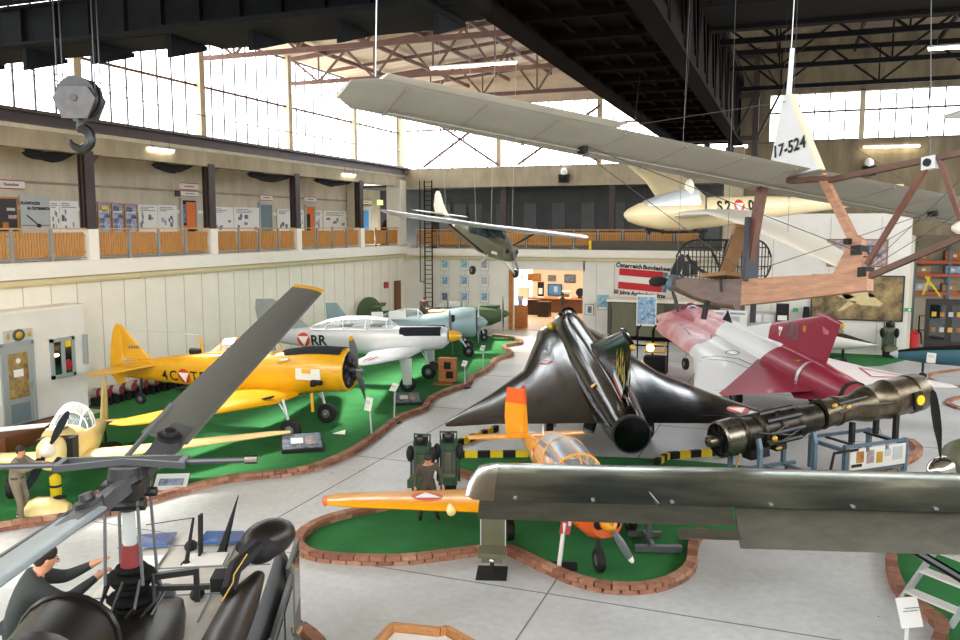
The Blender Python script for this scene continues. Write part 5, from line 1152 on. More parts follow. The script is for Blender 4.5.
for s_ in (1, -1):
    b.tube([(-2.1, 0, -1.0), (-.9, s_*2.78, -.03)], .005, 4).tube([(-.35, 0, -1.1), (-.75, s_*2.78, -.04)], .005, 4).tube([(-2.1, 0, -1.2), (-3.9, s_*.4, -.15)], .004, 4)
    b.tube([(-.95, 0, .95), (-.8, s_*2.9, .1)], .004, 4)
b.build('bracing_wire', sg)
b = MB().m('black_matt')
for s_ in (1, -1): b.box((-.83, s_*2.78, -.06), (.12, .06, .06))
b.build('wire_fitting', sg, 0)
p = loc2w(sg, (-.94, 0, 1.02)); hang(sg, [(p, p+V((.15, .0, 9.2)))], 'cable holding the white triangle of the primary glider', .006)
b = MB().m('cable_pale'); b.tube([p, p+V((.02, 0, .55))], [.035, .03], 6); tag(b.build('turnbuckle'), 'pale turnbuckle above the white triangle', 'turnbuckle')
p = loc2w(sg, (-1.42, 5.3, .08)); hang(sg, [(p, p+V((.1, .3, 8)))], 'cable holding the wing tip of the primary glider at left', .006)
p = loc2w(sg, (-2.85, 0, -.1)); hang(sg, [(p, p+V((-.35, .3, 8)))], 'cable holding the rear boom of the primary glider', .005)
# wire cage antenna behind the seat of the primary glider
c0, c1 = gy(679, 262, 18), gy(777, 262, 18); zt, zb = gy(728, 240, 18).z, gy(728, 284, 18).z
t = thing('mesh_antenna', 'rounded black wire grid antenna hanging behind the wooden glider seat', 'antenna', ((c0.x+c1.x)/2, 18, (zt+zb)/2), (0, 0, R_(20))); hw, hh = (c1.x-c0.x)/2*1.02, (zt-zb)/2; r_ = hh*.9
def inset(x): d = abs(x)-(hw-r_); return hh if d <= 0 else hh*math.sqrt(max(.05, 1-(d/r_)**2))
b = MB().m('mesh_wire'); n = 26; xs = [-hw+2*hw*k/n for k in range(n+1)]
b.tube([(x, .25*(x/hw)**2, inset(x)) for x in xs], .022, 5).tube([(x, .25*(x/hw)**2, -inset(x)) for x in xs], .022, 5)
for x in xs: b.tube([(x, .25*(x/hw)**2, -inset(x)), (x, .25*(x/hw)**2, inset(x))], .012, 4)
for z in (-.5, -.17, .17, .5): b.tube([(x, .25*(x/hw)**2, z*hh*1.3) for x in xs if inset(x) > abs(z*hh*1.3)], .011, 4)
b.build('wire_grid', t)
b = MB().m('mesh_wire').tube([(0, .05, -hh), (0, .3, 0), (0, .05, hh)], .03, 6); b.build('support_rib', t)
hang(t, [((t.location.x, 18, zt), (t.location.x, 18, 15.8))], 'thin cable holding the wire grid antenna', .005)
# dark propeller engine pod left of the keel
pc = gy(676, 283, 15.5); t = thing('hanging_propeller_pod', 'grey engine pod with dark propeller hanging left of the wooden keel', 'engine pod', pc, (0, 0, R_(150)))
b = MB().m('blue_steel').lathe([(0, .14), (.1, .16), (.2, .1)], (0, 0, 0), 'x', 14); b.build('propeller_hub', t)
b = MB().m('wood_keel_grey'); b.fus([(0, -.02, .14, .14, .14), (-.3, -.05, .2, .16, .2), (-.8, -.15, .2, .16, .22), (-1.3, -.22, .15, .12, .18)], 14); b.build('engine_body', t)
blade_set(t, (.12, 0, 0), 3, .62, .2, 'black_matt', a0=R_(35))
b = MB().m('black_matt').lathe([(0, .07), (.25, .06)], (-.3, .12, .16), 'z', 10).lathe([(0, .07), (.25, .06)], (-.3, -.12, .16), 'z', 10); b.build('cylinder', t)
hang(t, [(pc+V((0, .1, .1)), (pc.x+.2, 15.6, 16))], 'thin cable holding the engine pod', .004)
# tip of another wing at the far right
p0 = gy(944, 117, 30); b = MB().m('off_white').foil([((p0.x, 30, p0.z), (p0.x+.05, 30.4, p0.z), .3), ((p0.x+.6, 29.6, p0.z+.05), (p0.x+.6, 30.9, p0.z+.05), .24), ((p0.x+5, 29.3, p0.z+.3), (p0.x+5, 31.1, p0.z+.3), .22)], 8); wt = tag(b.build('hanging_wing', None, 50), 'pale wing tip hanging at the right edge before the windows', 'wing')
hang(None, [((p0.x+1.5, 30.2, p0.z+.2), (p0.x+1.5, 30.2, 15.4))], 'cable holding the pale wing tip at the right edge', .01)
# ============================================================ DELTA JETS
def lerp_rows(rows, k):
    out = []
    for a, c in zip(rows, rows[1:]):
        for i in range(k):
            t = i/k; out.append(tuple(x+(y-x)*t for x, y in zip(a, c)))
    return out + [tuple(rows[-1])]
def foil_dense(b, secs, k, n=12, **kw):
    f = [tuple(s_[0])+tuple(s_[1])+(s_[2],)+tuple(s_[3] if len(s_) > 3 else (0, 0, 1)) for s_ in secs]
    b.foil([(q[:3], q[3:6], q[6], q[7:10]) for q in lerp_rows(f, k)], n, **kw)
def recolor(o, fn):
    me = o.data; idx = {}
    for i, m in enumerate(me.materials): idx[m.name] = i
    for p in me.polygons:
        nm = fn(p.center, p.normal)
        if nm not in idx: me.materials.append(MATS[nm]); idx[nm] = len(me.materials)-1
        p.material_index = idx[nm]
def delta_jet(label, loc, rot, body, fin_mat, wingf=None, bodyf=None, fin=None, group=None, sc=1.0):
    j = thing('delta_jet', label, 'jet', loc, rot, group, sc)
    gzc = lambda x, r: r - loc[2]/sc + x*math.sin(rot[1])
    b = MB().m(body)
    st = [(-1.1, 1.72, .47, .47, .47, 2), (-.5, 1.73, .53, .54, .53, 2), (1, 1.76, .62, .66, .62, 2), (3, 1.77, .68, .8, .72, 2.1), (5.3, 1.78, .70, .88, .78, 2.2), (8, 1.8, .66, .96, .78, 2.1), (9.4, 1.82, .62, 1.06, .75, 2), (10.4, 1.84, .58, 1.0, .7, 2), (11.4, 1.82, .52, .82, .62, 2), (12.4, 1.8, .42, .5, .48, 2), (13.4, 1.78, .25, .27, .27, 2), (14.1, 1.77, .05, .06, .06, 2)]
    b.fus(lerp_rows(st, 4), 28); fu = b.build('fuselage', j, 50)
    b = MB().m(body); b.fus(lerp_rows([(-.9, 2.12, .08, .08, .1), (.5, 2.3, .16, .16, .2), (3, 2.5, .2, .18, .2), (6, 2.62, .22, .16, .2), (9, 2.75, .24, .16, .2), (10.2, 2.72, .2, .14, .2)], 4), 14); sp = b.build('dorsal_spine', j, 50)
    for s_ in (1, -1):
        b = MB().m(body)
        foil_dense(b, [((12.3, s_*.3, 1.7), (.1, s_*.3, 1.62), .08), ((12.2, s_*.75, 1.68), (.1, s_*.75, 1.62), .08), ((11.5, s_*1.05, 1.67), (.1, s_*1.05, 1.62), .076), ((10.2, s_*1.25, 1.66), (.1, s_*1.25, 1.62), .072), ((5.6, s_*2.1, 1.62), (.15, s_*2.1, 1.6), .075), ((3.0, s_*3.25, 1.6), (.15, s_*3.25, 1.6), .06), ((.75, s_*4.35, 1.6), (-.05, s_*4.35, 1.6), .07), ((.35, s_*4.55, 1.6), (-.05, s_*4.55, 1.6), .06)], 5, 16)
        w_ = b.build('wing', j, 50)
        if wingf: recolor(w_, wingf)
        b = MB().m('black_matt' if body == 'black_paint' else 'line_grey').bar((.75, s_*1.2, 1.66), (.62, s_*3.9, 1.63), .02, .03); b.build('elevon_gap', w_, 0)
        b = MB().m(body); b.fus([(9.6, 1.72, .4, .42, .4, 2.3, s_*.74), (11.0, 1.71, .4, .34, .38, 2.3, s_*.74), (12.1, 1.69, .3, .16, .2, 2.3, s_*.66)], 18, cap=False); lp = b.build('intake_lip', j, 50)
        if bodyf: recolor(lp, bodyf)
        b = MB().m('black_matt').lathe([(0, .14), (.03, .02)], (12.0, s_*.66, 1.68), 'x', 16); b.build('intake_opening', j)
        b = MB().m('silver_paint').tube([(3.4, s_*1.25, 1.35), (3.3, s_*1.35, gzc(3.3, .36))], .07, 8); b.build('landing_gear_leg', j); wheel(j, (3.3, s_*1.5, gzc(3.3, .36)), .36, .2, 'main_wheel')
        b = MB().m(body).prism([(1.4, s_*.72, 1.55), (.2, s_*.62, 1.6), (-.2, s_*.75, 1.5), (.6, s_*.9, 1.35)], (0, s_*.03, -.06)); b.build('air_brake', j, 0)
    b = MB().m('silver_paint').tube([(10.6, 0, 1.2), (10.7, 0, gzc(10.7, .27))], .06, 8); b.build('landing_gear_leg', j); wheel(j, (10.7, 0, gzc(10.7, .27)), .27, .16, 'nose_wheel')
    b = MB().m('black_matt').lathe([(-1.06, .44), (-.6, .38), (-.55, .02)], (0, 0, 1.72), 'x', 24); b.m('black_matt').lathe([(-1.14, .44), (-1.14, .485), (-1.0, .485)], (0, 0, 1.72), 'x', 28, cap=False); b.build('jet_nozzle', j)
    le0, le1, te1, te0 = fin
    b = MB().m(fin_mat)
    foil_dense(b, [(le0, te0, .045, (0, 1, 0)), ((le0[0]*.5+le1[0]*.5, 0, le0[2]*.5+le1[2]*.5), (te0[0]*.5+te1[0]*.5, 0, te0[2]*.5+te1[2]*.5), .05, (0, 1, 0)), (le1, te1, .05, (0, 1, 0))], 6, 14); fn = b.build('tail_fin', j, 50)
    b = MB().m(fin_mat).tube([(le1[0]+.15, 0, le1[2]+.02), (le1[0]-.2, 0, le1[2]+.03), (te1[0], 0, te1[2]+.02), (te1[0]-.12, 0, te1[2])], [.03, .07, .07, .03], 8); b.m('gold').ell((te1[0]-.08, 0, te1[2]-.02), (.09, .07, .08)); b.build('fin_tip_pod', j)
    b = MB().m('tinted_glass'); b.fus([(11.75, 2.3, .18, .1, .1), (11.2, 2.42, .3, .32, .1), (10.6, 2.5, .33, .42, .1), (10.0, 2.55, .3, .38, .1), (9.5, 2.6, .2, .25, .1)], 16); b.build('canopy_glass', j, 60)
    b = MB().m(body).tube([(11.35, .3*math.cos(a), 2.35+.36*math.sin(a)) for a in [PI*k/8 for k in range(9)]], .035, 5).tube([(10.5, .34*math.cos(a), 2.5+.44*math.sin(a)) for a in [PI*k/8 for k in range(9)]], .035, 5); cf = b.build('canopy_frame', j)
    b = MB().m('dark_metal').tube([(14.05, 0, 1.77), (15.3, 0, 1.75)], [.03, .012], 6); b.build('pitot_tube', j)
    if bodyf:
        for o in (fu, sp, cf): recolor(o, bodyf)
    return j, fu, fn
bj, bfu, bfn = delta_jet('glossy black delta winged jet seen from behind in the middle of the hall', (-3.95*1.05, 21.0*1.05, 6.6-6.68*1.05), (R_(.3), R_(-3.8), R_(112.3)), 'black_paint', 'black_paint', sc=1.05, fin=((5.4, 0, 2.62), (.45, 0, 4.0), (-.75, 0, 3.85), (-.2, 0, 2.25)))
b = MB().m('hazard_yellow').ell((10.7, .62, 2.12), (.45, .16, .22)); b.build('intake_cover', bj)
def flat_mark(parent, pts, y, m, name, th=.006):
    b = MB().m(m).prism([(x, y, z) for x, z in pts], (0, th, 0)); return b.build(name, parent, 0)
for y, th in ((.075, .006), (-.081, .006)):
    rr = random.Random(3)
    for k in range(7):
        x = -.35+k*.25; z = 2.75+(k % 3)*.13; h = rr.uniform(.55, .95)*(1-.45*k/7)
        flat_mark(bfn, [(x-.09, z), (x+.02, z-.12), (x+.11, z), (x+.05, z+h*.5), (x+.12, z+h*.62), (x-.0, z+h), (x-.02, z+h*.55), (x-.1, z+h*.4)], y*(.9), 'tail_art', 'fin_art', th)
    flat_mark(bfn, [(-.15, 2.36), (2.5, 2.88), (2.35, 2.98), (-.2, 2.46)], y*1.0, 'red_paint', 'fin_stripe', th)
    flat_mark(bfn, [(-.2, 2.46), (2.35, 2.98), (2.2, 3.06), (-.25, 2.55)], y*1.0, 'white_paint', 'fin_stripe', th)
    flat_mark(bfn, [(-.25, 2.55), (2.2, 3.06), (2.05, 3.13), (-.3, 2.63)], y*1.0, 'poster_teal', 'fin_stripe', th)
def wing_roundel(j, w_y, x, r, z0=3.0):
    o = [c for c in j.children if c.name.startswith('wing')][0 if w_y > 0 else 1]
    roundel(Matrix.Translation((x, w_y, z0)) @ Matrix.Rotation(-PI/2, 4, 'Z'), r, o, j, (0, 0, -1), .008)
wing_roundel(bj, 1.4, 5.3, .22); wing_roundel(bj, -3.4, 1.15, .3)
b = MB().m('gold').box((1.6, .5, 2.25), (.2, .16, .02), (R_(-40), 0, 0)); b.build('warning_label', bj, 0)
SOFT = ('#c9707c', '#e3b5b8')
zone_mat('jet_wing_port', '#e6e7e6', [(SOFT, [(1, .35, 0, -6.0-.35*2.44)]), ('#97283f', [(-1, -1.02, 0, 4.12), (0, -1, 0, 3.7)])])
zone_mat('jet_wing_starboard', '#e9dfdd', [(SOFT, [(1, -.35, 0, -6.0-.35*2.44)])])
zone_mat('jet_body_paint', '#e6e7e6', [(SOFT, [(1, 0, 0, -6.9)]), ('#b04257', [(1, 0, 0, -9.0), (0, 0, 1, -2.35)]), ('#97283f', [(-1, 0, -.9, 3.4+1.71)])])
zone_mat('jet_fin_paint', '#e6e7e6', [('#97283f', [(-1, 0, 0, 3.75)])])
rj, rfu, rfn = delta_jet('red and white delta winged jet numbered 08 right of the black jet', (1.35*1.05, 28.1*1.05, 6.6-6.78*1.05), (0, R_(-3.0), R_(121.3)), 'jet_body_paint', 'jet_fin_paint', sc=1.05, fin=((6.6, 0, 2.5), (.95, 0, 3.9), (-.15, 0, 3.78), (.55, 0, 2.15)))
for o_ in rj.children:
    if o_.name.split('.')[0] == 'wing':
        o_.data.materials[0] = MATS['jet_wing_port' if sum(v.co.y for v in o_.data.vertices) > 0 else 'jet_wing_starboard']
for y, s_ in ((.16, 1), (-.16, -1)):
    m_ = frame((1.55, y, 3.2), (-s_, 0, 0), (0, 0, 1)); decal(text_mesh('08', .8, .01), frame((2.35, s_*1.2, 3.12), (-s_, 0, 0), (0, 0, 1)), rfn, 'grey_text', 'lettering', rj, (0, -s_, 0))
    decal([(-.14, .18, 0), (0, -.18, 0), (.14, .18, 0)], frame((3.05, s_*1.2, 3.0), (-s_, 0, 0), (0, 0, 1)), rfn, 'white_paint', 'fin_badge', rj, (0, -s_, 0))
    decal(disc_pts(.07), frame((3.05, s_*1.2, 3.03), (-s_, 0, 0), (0, 0, 1)), rfn, 'poster_teal', 'fin_badge', rj, (0, -s_, 0), .012)
    decal([(-.09, .1, 0), (-.07, -.1, 0), (.07, -.1, 0), (.09, .1, 0)], frame((1.65, s_*1.2, 3.35), (-s_, 0, 0), (0, 0, 1)), rfn, 'gold', 'fin_badge', rj, (0, -s_, 0))
    decal([(-.18, .1, 0), (-.1, -.14, 0), (.12, -.14, 0), (.18, -.02, 0)], frame((.55, s_*1.2, 3.5), (-s_, 0, 0), (0, 0, 1)), rfn, 'red_soft', 'fin_panel', rj, (0, -s_, 0))
b = MB().m('line_grey')
for k in range(2):
    x = 6.6-k*1.1; pts = [(x-.25*abs(s)+(.12 if abs(s) < .4 else 0), s*2.3, 2.9) for s in [-1+.1*i for i in range(21)]]
ow = [c for c in rj.children if c.name.startswith('wing')][0]
def stripe(pts, w, tgt, m='line_grey', d=(0, 0, -1)):
    pl = [V(p) for p in pts]
    for a, c in zip(pl, pl[1:]):
        dr_ = (c-a).normalized(); sd = V((-dr_.y, dr_.x, 0))*w/2
        decal([a-sd, c-sd, c+sd, a+sd], Matrix.Identity(4), tgt, m, 'painted_line', rj, d, .01, 1)
stripe([(6.0, 2.2, 3), (6.4, 1.0, 3), (6.9, .75, 3)], .07, ow); stripe([(9.3, .95, 3), (7.6, 1.3, 3)], .05, ow); stripe([(8.2, 1.5, 3), (7.0, 1.0, 3)], .05, ow, 'white_paint'); stripe([(7.2, 1.9, 3), (6.6, .9, 3)], .05, ow, 'white_paint')
cv = [(4.4+.28*math.cos(a), 1.15+.22*math.sin(a), 3) for a in [R_(20*k) for k in range(19)]]
stripe(cv, .05, ow); stripe([(5.0, 2.6, 3), (4.3, 1.9, 3), (3.6, 1.3, 3), (2.8, 1.2, 3), (2.2, 1.0, 3)], .07, ow); stripe([(4.6, 2.9, 3), (4.0, 2.1, 3), (3.4, 1.7, 3), (2.4, 1.5, 3)], .05, ow)
b = MB().m('silver_paint').lathe([(.95, .655), (1.1, .66)], (0, 0, 1.76), 'x', 28, cap=False); b.build('fuselage_band', rj)
ow2 = [c for c in rj.children if c.name.startswith('wing')][1]
for a, c in (((2.4, -2.6), (1.2, -3.7)), ((1.2, -3.7), (1.3, -2.3)), ((1.3, -2.3), (2.4, -2.6))): stripe([(*a, 3), (*c, 3)], .1, ow2, 'red_paint')
b = MB().m('gold').box((1.55, .35, 2.33), (.35, .12, .02), (R_(-28), 0, 0)); b.build('warning_label', rj, 0)
b = MB().m('black_matt').prism([(7.2, .16, 2.75), (6.4, .16, 2.75), (6.7, .2, 3.2)], (0, .02, 0)); b.build('fin_antenna', rj, 0)
# ---- white jet nose at the right wall
t = thing('jet_nose', 'white jet nose with dark top lying on the green carpet by the white wall', 'jet', (0, 0, 0))
q = gy(878, 347, 45.6); t.location = (q.x, 45.7, 0)
b = MB().m('off_white'); b.fus(lerp_rows([(0, .72, .02, .02, .02), (-.5, .74, .16, .14, .16), (-1.6, .82, .42, .4, .42), (-3.1, .95, .6, .65, .6), (-3.3, .95, .5, .55, .5)], 5), 22); o = b.build('fuselage', t, 50); recolor(o, lambda c, n: 'frame_dark' if n.z > .55 and c.x > -3.4 else 'off_white')
b = MB().m('olive').ell((-2.2, 0, 1.3), (.6, .3, .3)); b.build('canopy', t); b = MB().m('black_matt').box((-1.6, 0, .22), (.1, .8, .44)).box((-2.9, 0, .22), (.1, .8, .44)); b.build('cradle', t, 0)
# ============================================================ JET ENGINES ON STANDS
A_ = _f0*20.1 + _r*5.73; dirE = (_r*.926 + _f0*.377).normalized(); TLT = -.095; yawE = math.atan2(dirE.y, dirE.x)
e1 = thing('jet_engine', 'stripped dark jet engine with front cone on a blue steel trolley', 'jet engine', (A_.x, A_.y, .28), (0, TLT, yawE), None, .83)
b = MB().m('engine_pale').lathe([(-.05, .04), (0, .16), (.25, .2), (.45, .18)], (0, 0, 1.25), 'x', 18); b.m('black_matt').lathe([(-.06, .05), (-.07, .02)], (0, 0, 1.25), 'x', 12); b.build('nose_cone', e1)
b = MB().m('engine_pale').lathe([(.35, .5), (.4, .56), (.95, .58), (1.0, .54), (1.0, .46), (.42, .47)], (0, 0, 1.25), 'x', 28, cap=False); b.build('intake_ring', e1)
b = MB().m('dark_metal')
for k in range(8): a = 2*PI*k/8+.3; b.bar((.55, .15*math.cos(a), 1.25+.15*math.sin(a)), (.55, .48*math.cos(a), 1.25+.48*math.sin(a)), .05, .12)
b.build('intake_strut', e1)
b = MB().m('engine_dark').lathe([(.9, .5), (1.1, .5), (1.15, .56), (1.2, .5), (1.7, .46), (1.75, .55), (1.85, .55), (1.9, .45), (2.4, .43), (2.45, .52), (2.6, .54), (2.65, .45), (3.1, .44), (3.15, .5), (3.4, .5), (3.45, .42), (3.7, .44), (4.1, .43), (4.15, .35)], (0, 0, 1.25), 'x', 26); b.build('compressor_casing', e1)
b = MB().m('dark_metal')
for k in range(8): a = 2*PI*k/8; b.tube([(1.9, .5*math.cos(a), 1.25+.5*math.sin(a)), (3.2, .5*math.cos(a), 1.25+.5*math.sin(a))], .09, 8)
b.build('combustion_can', e1)
b = MB().m('cable')
rr = random.Random(9)
for k in range(10):
    a = rr.uniform(0, 2*PI); x = rr.uniform(1.0, 2.2); b.tube([(x, .56*math.cos(a), 1.25+.56*math.sin(a)), (x+.5, .6*math.cos(a+.2), 1.25+.6*math.sin(a+.2)), (x+1.1, .55*math.cos(a-.1), 1.25+.55*math.sin(a-.1))], .022, 5)
b.build('pipes', e1); b = MB().m('gold').ell((2.0, -.56, 1.1), (.1, .08, .1)).ell((2.2, -.5, .75), (.12, .06, .05)); b.build('yellow_cap', e1)
b = MB().m('dark_metal').box((1.5, -.3, .72), (.7, .4, .3)).box((2.4, -.2, .74), (.4, .4, .24)); b.build('gearbox', e1, 0)
t = thing('engine_trolley', 'blue grey steel trolley carrying the stripped engine', 'trolley', (A_.x, A_.y, 0), (0, 0, yawE))
b = MB().m('blue_steel')
for s_ in (-.55, .55):
    b.bar((.9, s_, .3), (3.2, s_, .3), .09)
    for x in (1.05, 2.8): b.bar((x, s_, .3), (x, s_, 1.15), .1, .1).bar((x, s_, 1.15), (x, s_*.85, 1.4), .1, .1)
for x in (1.05, 1.6, 2.2, 2.8): b.bar((x, -.55, .3), (x, .55, .3), .08)
b.build('frame', t, 0)
for x in (1.05, 3.0):
    for s_ in (-.55, .55): wheel(t, (x, s_, .13), .13, .07)
b = MB().m('wood_light').bar((.35, -.55, .02), (.6, -.68, .95), .07, .03); tag(b.build('wooden_lath', None, 0), 'pale wooden lath leaning on the engine front', 'lath'); bpy.data.objects['wooden_lath'].matrix_world = Matrix.LocRotScale(e1.location, e1.rotation_euler, e1.scale)
e2 = thing('jet_engine', 'bronze coloured afterburner section with a yellow disc on an info trolley', 'jet engine', (A_.x+dirE.x*3.5, A_.y+dirE.y*3.5, .64), (0, TLT, yawE), None, .82)
b = MB().m('engine_metal').lathe([(0, .36), (0, .48), (.08, .5), (.12, .46), (.6, .45), (.65, .49), (.75, .49), (.8, .44), (1.3, .42), (1.6, .5), (1.9, .58), (2.0, .6), (2.05, .57), (2.8, .62), (2.85, .66), (2.95, .66), (3.0, .62), (3.8, .62), (3.85, .66), (4.3, .64), (4.45, .58), (4.45, .5), (4.2, .48)], (0, 0, 1.3), 'x', 30, cap=False); b.m('black_matt').lathe([(.2, .4), (.22, .02)], (0, 0, 1.3), 'x', 20).lathe([(4.25, .48), (4.2, .02)], (0, 0, 1.3), 'x', 20); b.build('afterburner_casing', e2)
b = MB().m('cable').tube([(.4, -.5, 1.4), (1.2, -.52, 1.5), (2.4, -.66, 1.4)], .03, 6).tube([(.5, -.4, 1.65), (1.6, -.45, 1.7)], .04, 6); b.build('pipes', e2)
b = MB().m('gold').ell((.3, -.4, 1.62), (.1, .08, .08)).ell((.8, -.47, 1.5), (.1, .06, .08)); b.build('yellow_cap', e2)
b = MB().m('hazard_yellow').lathe([(-.02, .17), (.02, .17)], (3.65, -.72, 1.28), 'y', 20); b.build('yellow_disc', e2); b = MB().m('dark_metal').box((3.6, -.66, 1.25), (.35, .08, .6)); b.build('bracket', e2, 0)
t = thing('info_trolley', 'steel trolley with a long paper panel under the afterburner', 'trolley', (A_.x+dirE.x*3.5-_f0.x*-.0, A_.y+dirE.y*3.5, 0), (0, 0, yawE))
b = MB().m('blue_steel')
for x in (.4, 2.5): b.bar((x, -.5, .05), (x, -.5, .95), .12).bar((x, .7, .05), (x, .7, .95), .12).bar((x, -.5, .8), (x, .7, .8), .1)
b.bar((.4, -.5, .9), (2.5, -.5, .9), .08).bar((.4, .7, .9), (2.5, .7, .9), .08).bar((.4, -.5, .2), (2.5, -.5, .2), .06); b.build('frame', t, 0)
b = MB().m('dark_metal').bar((2.3, -.35, .9), (2.3, -.35, 1.6), .12).bar((.9, -.2, .9), (.9, -.2, 1.45), .12).bar((2.3, .3, .9), (2.3, .3, 1.6), .12).bar((.9, -.5, .85), (.9, .7, .85), .06).bar((2.3, -.5, .85), (2.3, .7, .85), .06).tube([(-.5, -.9, .5), (-.2, -.7, .85), (.5, -.8, .9)], .04, 6); b.build('saddle', t, 0)
b = MB().m('off_white').box((1.45, -.58, .56), (1.95, .03, .56)); pn = b.build('info_panel', t, 0)
b = MB()
for k, (x, z, w_, h_, mm) in enumerate([(1.4, .4, .5, .08, 'black_text'), (1.55, .62, .35, .3, 'poster_warm'), (2.05, .6, .35, .35, 'poster_pink'), (2.5, .55, .3, .3, 'gold'), (2.9, .65, .3, .2, 'paper_grey'), (3.4, .6, .5, .35, 'paper_grey'), (1.9, .79, .16, .12, 'poster_dark'), (2.85, .79, .16, .12, 'poster_dark')]): b.m(mm).box((1.45+(x-2.45)*.72, -.6, z), (w_*.72, .012, h_))
b.build('print', pn, 0)
for x in (.4, 2.5): wheel(t, (x+.12, -.4, .1), .1, .06)
# ============================================================ YELLOW LOW WING TRAINER IN THE MIDDLE
ye = thing('aerobatic_plane', 'yellow low wing aerobatic plane with orange fin top behind the dark green wing', 'airplane', (-4.05, 16.54, 0), (0, 0, R_(-59)))
b = MB().m('yellow_orange'); b.fus([(2.0, 1.15, .3, .28, .32, 2.4), (1.7, 1.15, .38, .36, .45, 2.6), (.9, 1.15, .5, .4, .5, 2.6), (.2, 1.15, .53, .4, .52, 2.6), (-1.2, 1.14, .5, .4, .5, 2.5), (-2.4, 1.12, .32, .34, .4, 2.3), (-4.0, 1.1, .17, .24, .26, 2.2), (-5.3, 1.08, .05, .14, .15, 2)], 20); fy = b.build('fuselage', ye, 50); recolor(fy, lambda c, n: 'orange_paint' if c.x > 1.2 and c.z < 1.2 else 'yellow_orange')
b = MB().m('clear_glass'); CY = [(.7, .44, 1.58), (.2, .5, 1.95), (-.8, .52, 2.05), (-1.8, .44, 1.92), (-2.6, .3, 1.5)]; rg = []
for x, hw, zt in CY: rg.append([(x, hw*math.cos(a), 1.42+max(.04, zt-1.42)*(math.sin(a)**.8)) for a in [PI*k/12 for k in range(13)]])
b.grid(rg); b.build('canopy_glass', ye, 60)
b = MB().m('yellow_orange')
for r in rg[:4]: b.tube(r, .022, 5)
for i in (0, 3, 6, 9, 12): b.tube([r[i] for r in rg[:4]], .018, 5)
b.build('canopy_frame', ye)
b = MB().m('silver_paint').grid([[(x, y, z+.012) for x, y, z in r[2:11]] for r in rg[1:4]]); b.build('canopy_shade', ye, 60, ['canopy_grey'])
b = MB().m('cabin_dark').box((-.2, 0, 1.4), (.5, .5, .5)).box((-1.4, 0, 1.4), (.5, .5, .5)); b.build('cockpit_seat', ye, 0)
for s_ in (1, -1):
    b = MB().m('yellow_orange').foil([((.6, s_*.3, .82), (-1.2, s_*.3, .86), .14), ((.5, s_*1.5, .88), (-1.05, s_*1.5, .9), .14), ((.25, s_*4.6, 1.12), (-.65, s_*4.6, 1.13), .12), ((.1, s_*5.15, 1.15), (-.45, s_*5.15, 1.16), .1)], 10); w_ = b.build('wing', ye, 50)
    b = MB().m('orange_paint').ell((-.15, s_*5.16, 1.15), (.3, .06, .06)); b.build('wing_tip', w_)
    b = MB().m('cream_yellow').lathe([(-.15, .09), (.12, .09), (.16, .03)], (.35, s_*2.7, .98), 'x', 12); b.build('landing_lamp', ye)
    b = MB().m('yellow_orange').foil([((-4.6, s_*.08, 1.2), (-5.35, s_*.08, 1.2), .08), ((-4.75, s_*1.55, 1.2), (-5.3, s_*1.55, 1.2), .07)]); tp = b.build('tailplane', ye, 50); recolor(tp, lambda c, n: 'orange_paint' if abs(c.y) > 1.35 else 'yellow_orange')
    gear_leg(ye, (-.3, s_*1.3, .8), (-.3, s_*1.35, .27), .26, .16)
wy = [c for c in ye.children if c.name.startswith('wing')]
for w_, s_ in zip(wy[:2], (1, -1)): roundel(Matrix.Translation((-.2, s_*3.1, 3)) @ Matrix.Rotation(-PI/2, 4, 'Z'), .32, w_, ye, (0, 0, -1), .008)
b = MB().m('yellow_orange').foil([((-4.7, 0, 1.25), (-5.2, 0, 1.2), .09, (0, 1, 0)), ((-4.95, 0, 2.0), (-5.2, 0, 2.0), .09, (0, 1, 0)), ((-5.0, 0, 2.36), (-5.2, 0, 2.36), .09, (0, 1, 0))]); ft = b.build('tail_fin', ye, 50)
b = MB().m('yellow_orange'); ca, sa = math.cos(R_(42)), math.sin(R_(42)); rt = lambda c, z: (-5.2-c*ca, -c*sa, z)
foil_dense(b, [((-5.2, 0, 1.1), rt(.62, 1.15), .08, (sa, -ca, 0)), ((-5.2, 0, 1.6), rt(.66, 1.6), .08, (sa, -ca, 0)), ((-5.2, 0, 1.98), rt(.64, 1.98), .08, (sa, -ca, 0)), ((-5.2, 0, 2.02), rt(.63, 2.02), .08, (sa, -ca, 0)), ((-5.2, 0, 2.38), rt(.58, 2.38), .08, (sa, -ca, 0))], 1, 9); rd_ = b.build('rudder', ye, 50); recolor(rd_, lambda c, n: 'orange_paint' if c.z > 1.99 else 'yellow_orange'); recolor(ft, lambda c, n: 'orange_paint' if c.z > 1.97 else 'yellow_orange')
b = MB().m('red_paint').lathe([(0, .04), (.1, .03)], (-5.3, 0, 2.38), 'z', 8); b.build('beacon', ye)
roundel(side((-2.9, -1, 1.15)), .22, fy, ye, (0, 1, 0))
b = MB().m('black_matt').lathe([(0, .1), (.04, .1)], (1.98, .16, 1.1), 'x', 12).lathe([(0, .1), (.04, .1)], (1.98, -.16, 1.1), 'x', 12); b.build('cooling_intake', ye)
blade_set(ye, (2.08, 0, 1.15), 2, .95, .17, 'grey_metal', a0=R_(212), tip='white_paint', spin=(.3, .16, 'yellow_orange'))
b = MB().m('white_paint').foil([((-2.75, 0, 1.45), (-2.9, 0, 1.45), .2, (0, 1, 0)), ((-2.95, 0, 1.85), (-3.02, 0, 1.85), .2, (0, 1, 0))]); b.build('antenna', ye)
b = MB().m('dark_metal').tube([(1.5, 0, .8), (1.6, 0, .24)], .045, 8); b.build('nose_strut', ye); wheel(ye, (1.6, 0, .24), .24, .14, 'nose_wheel')
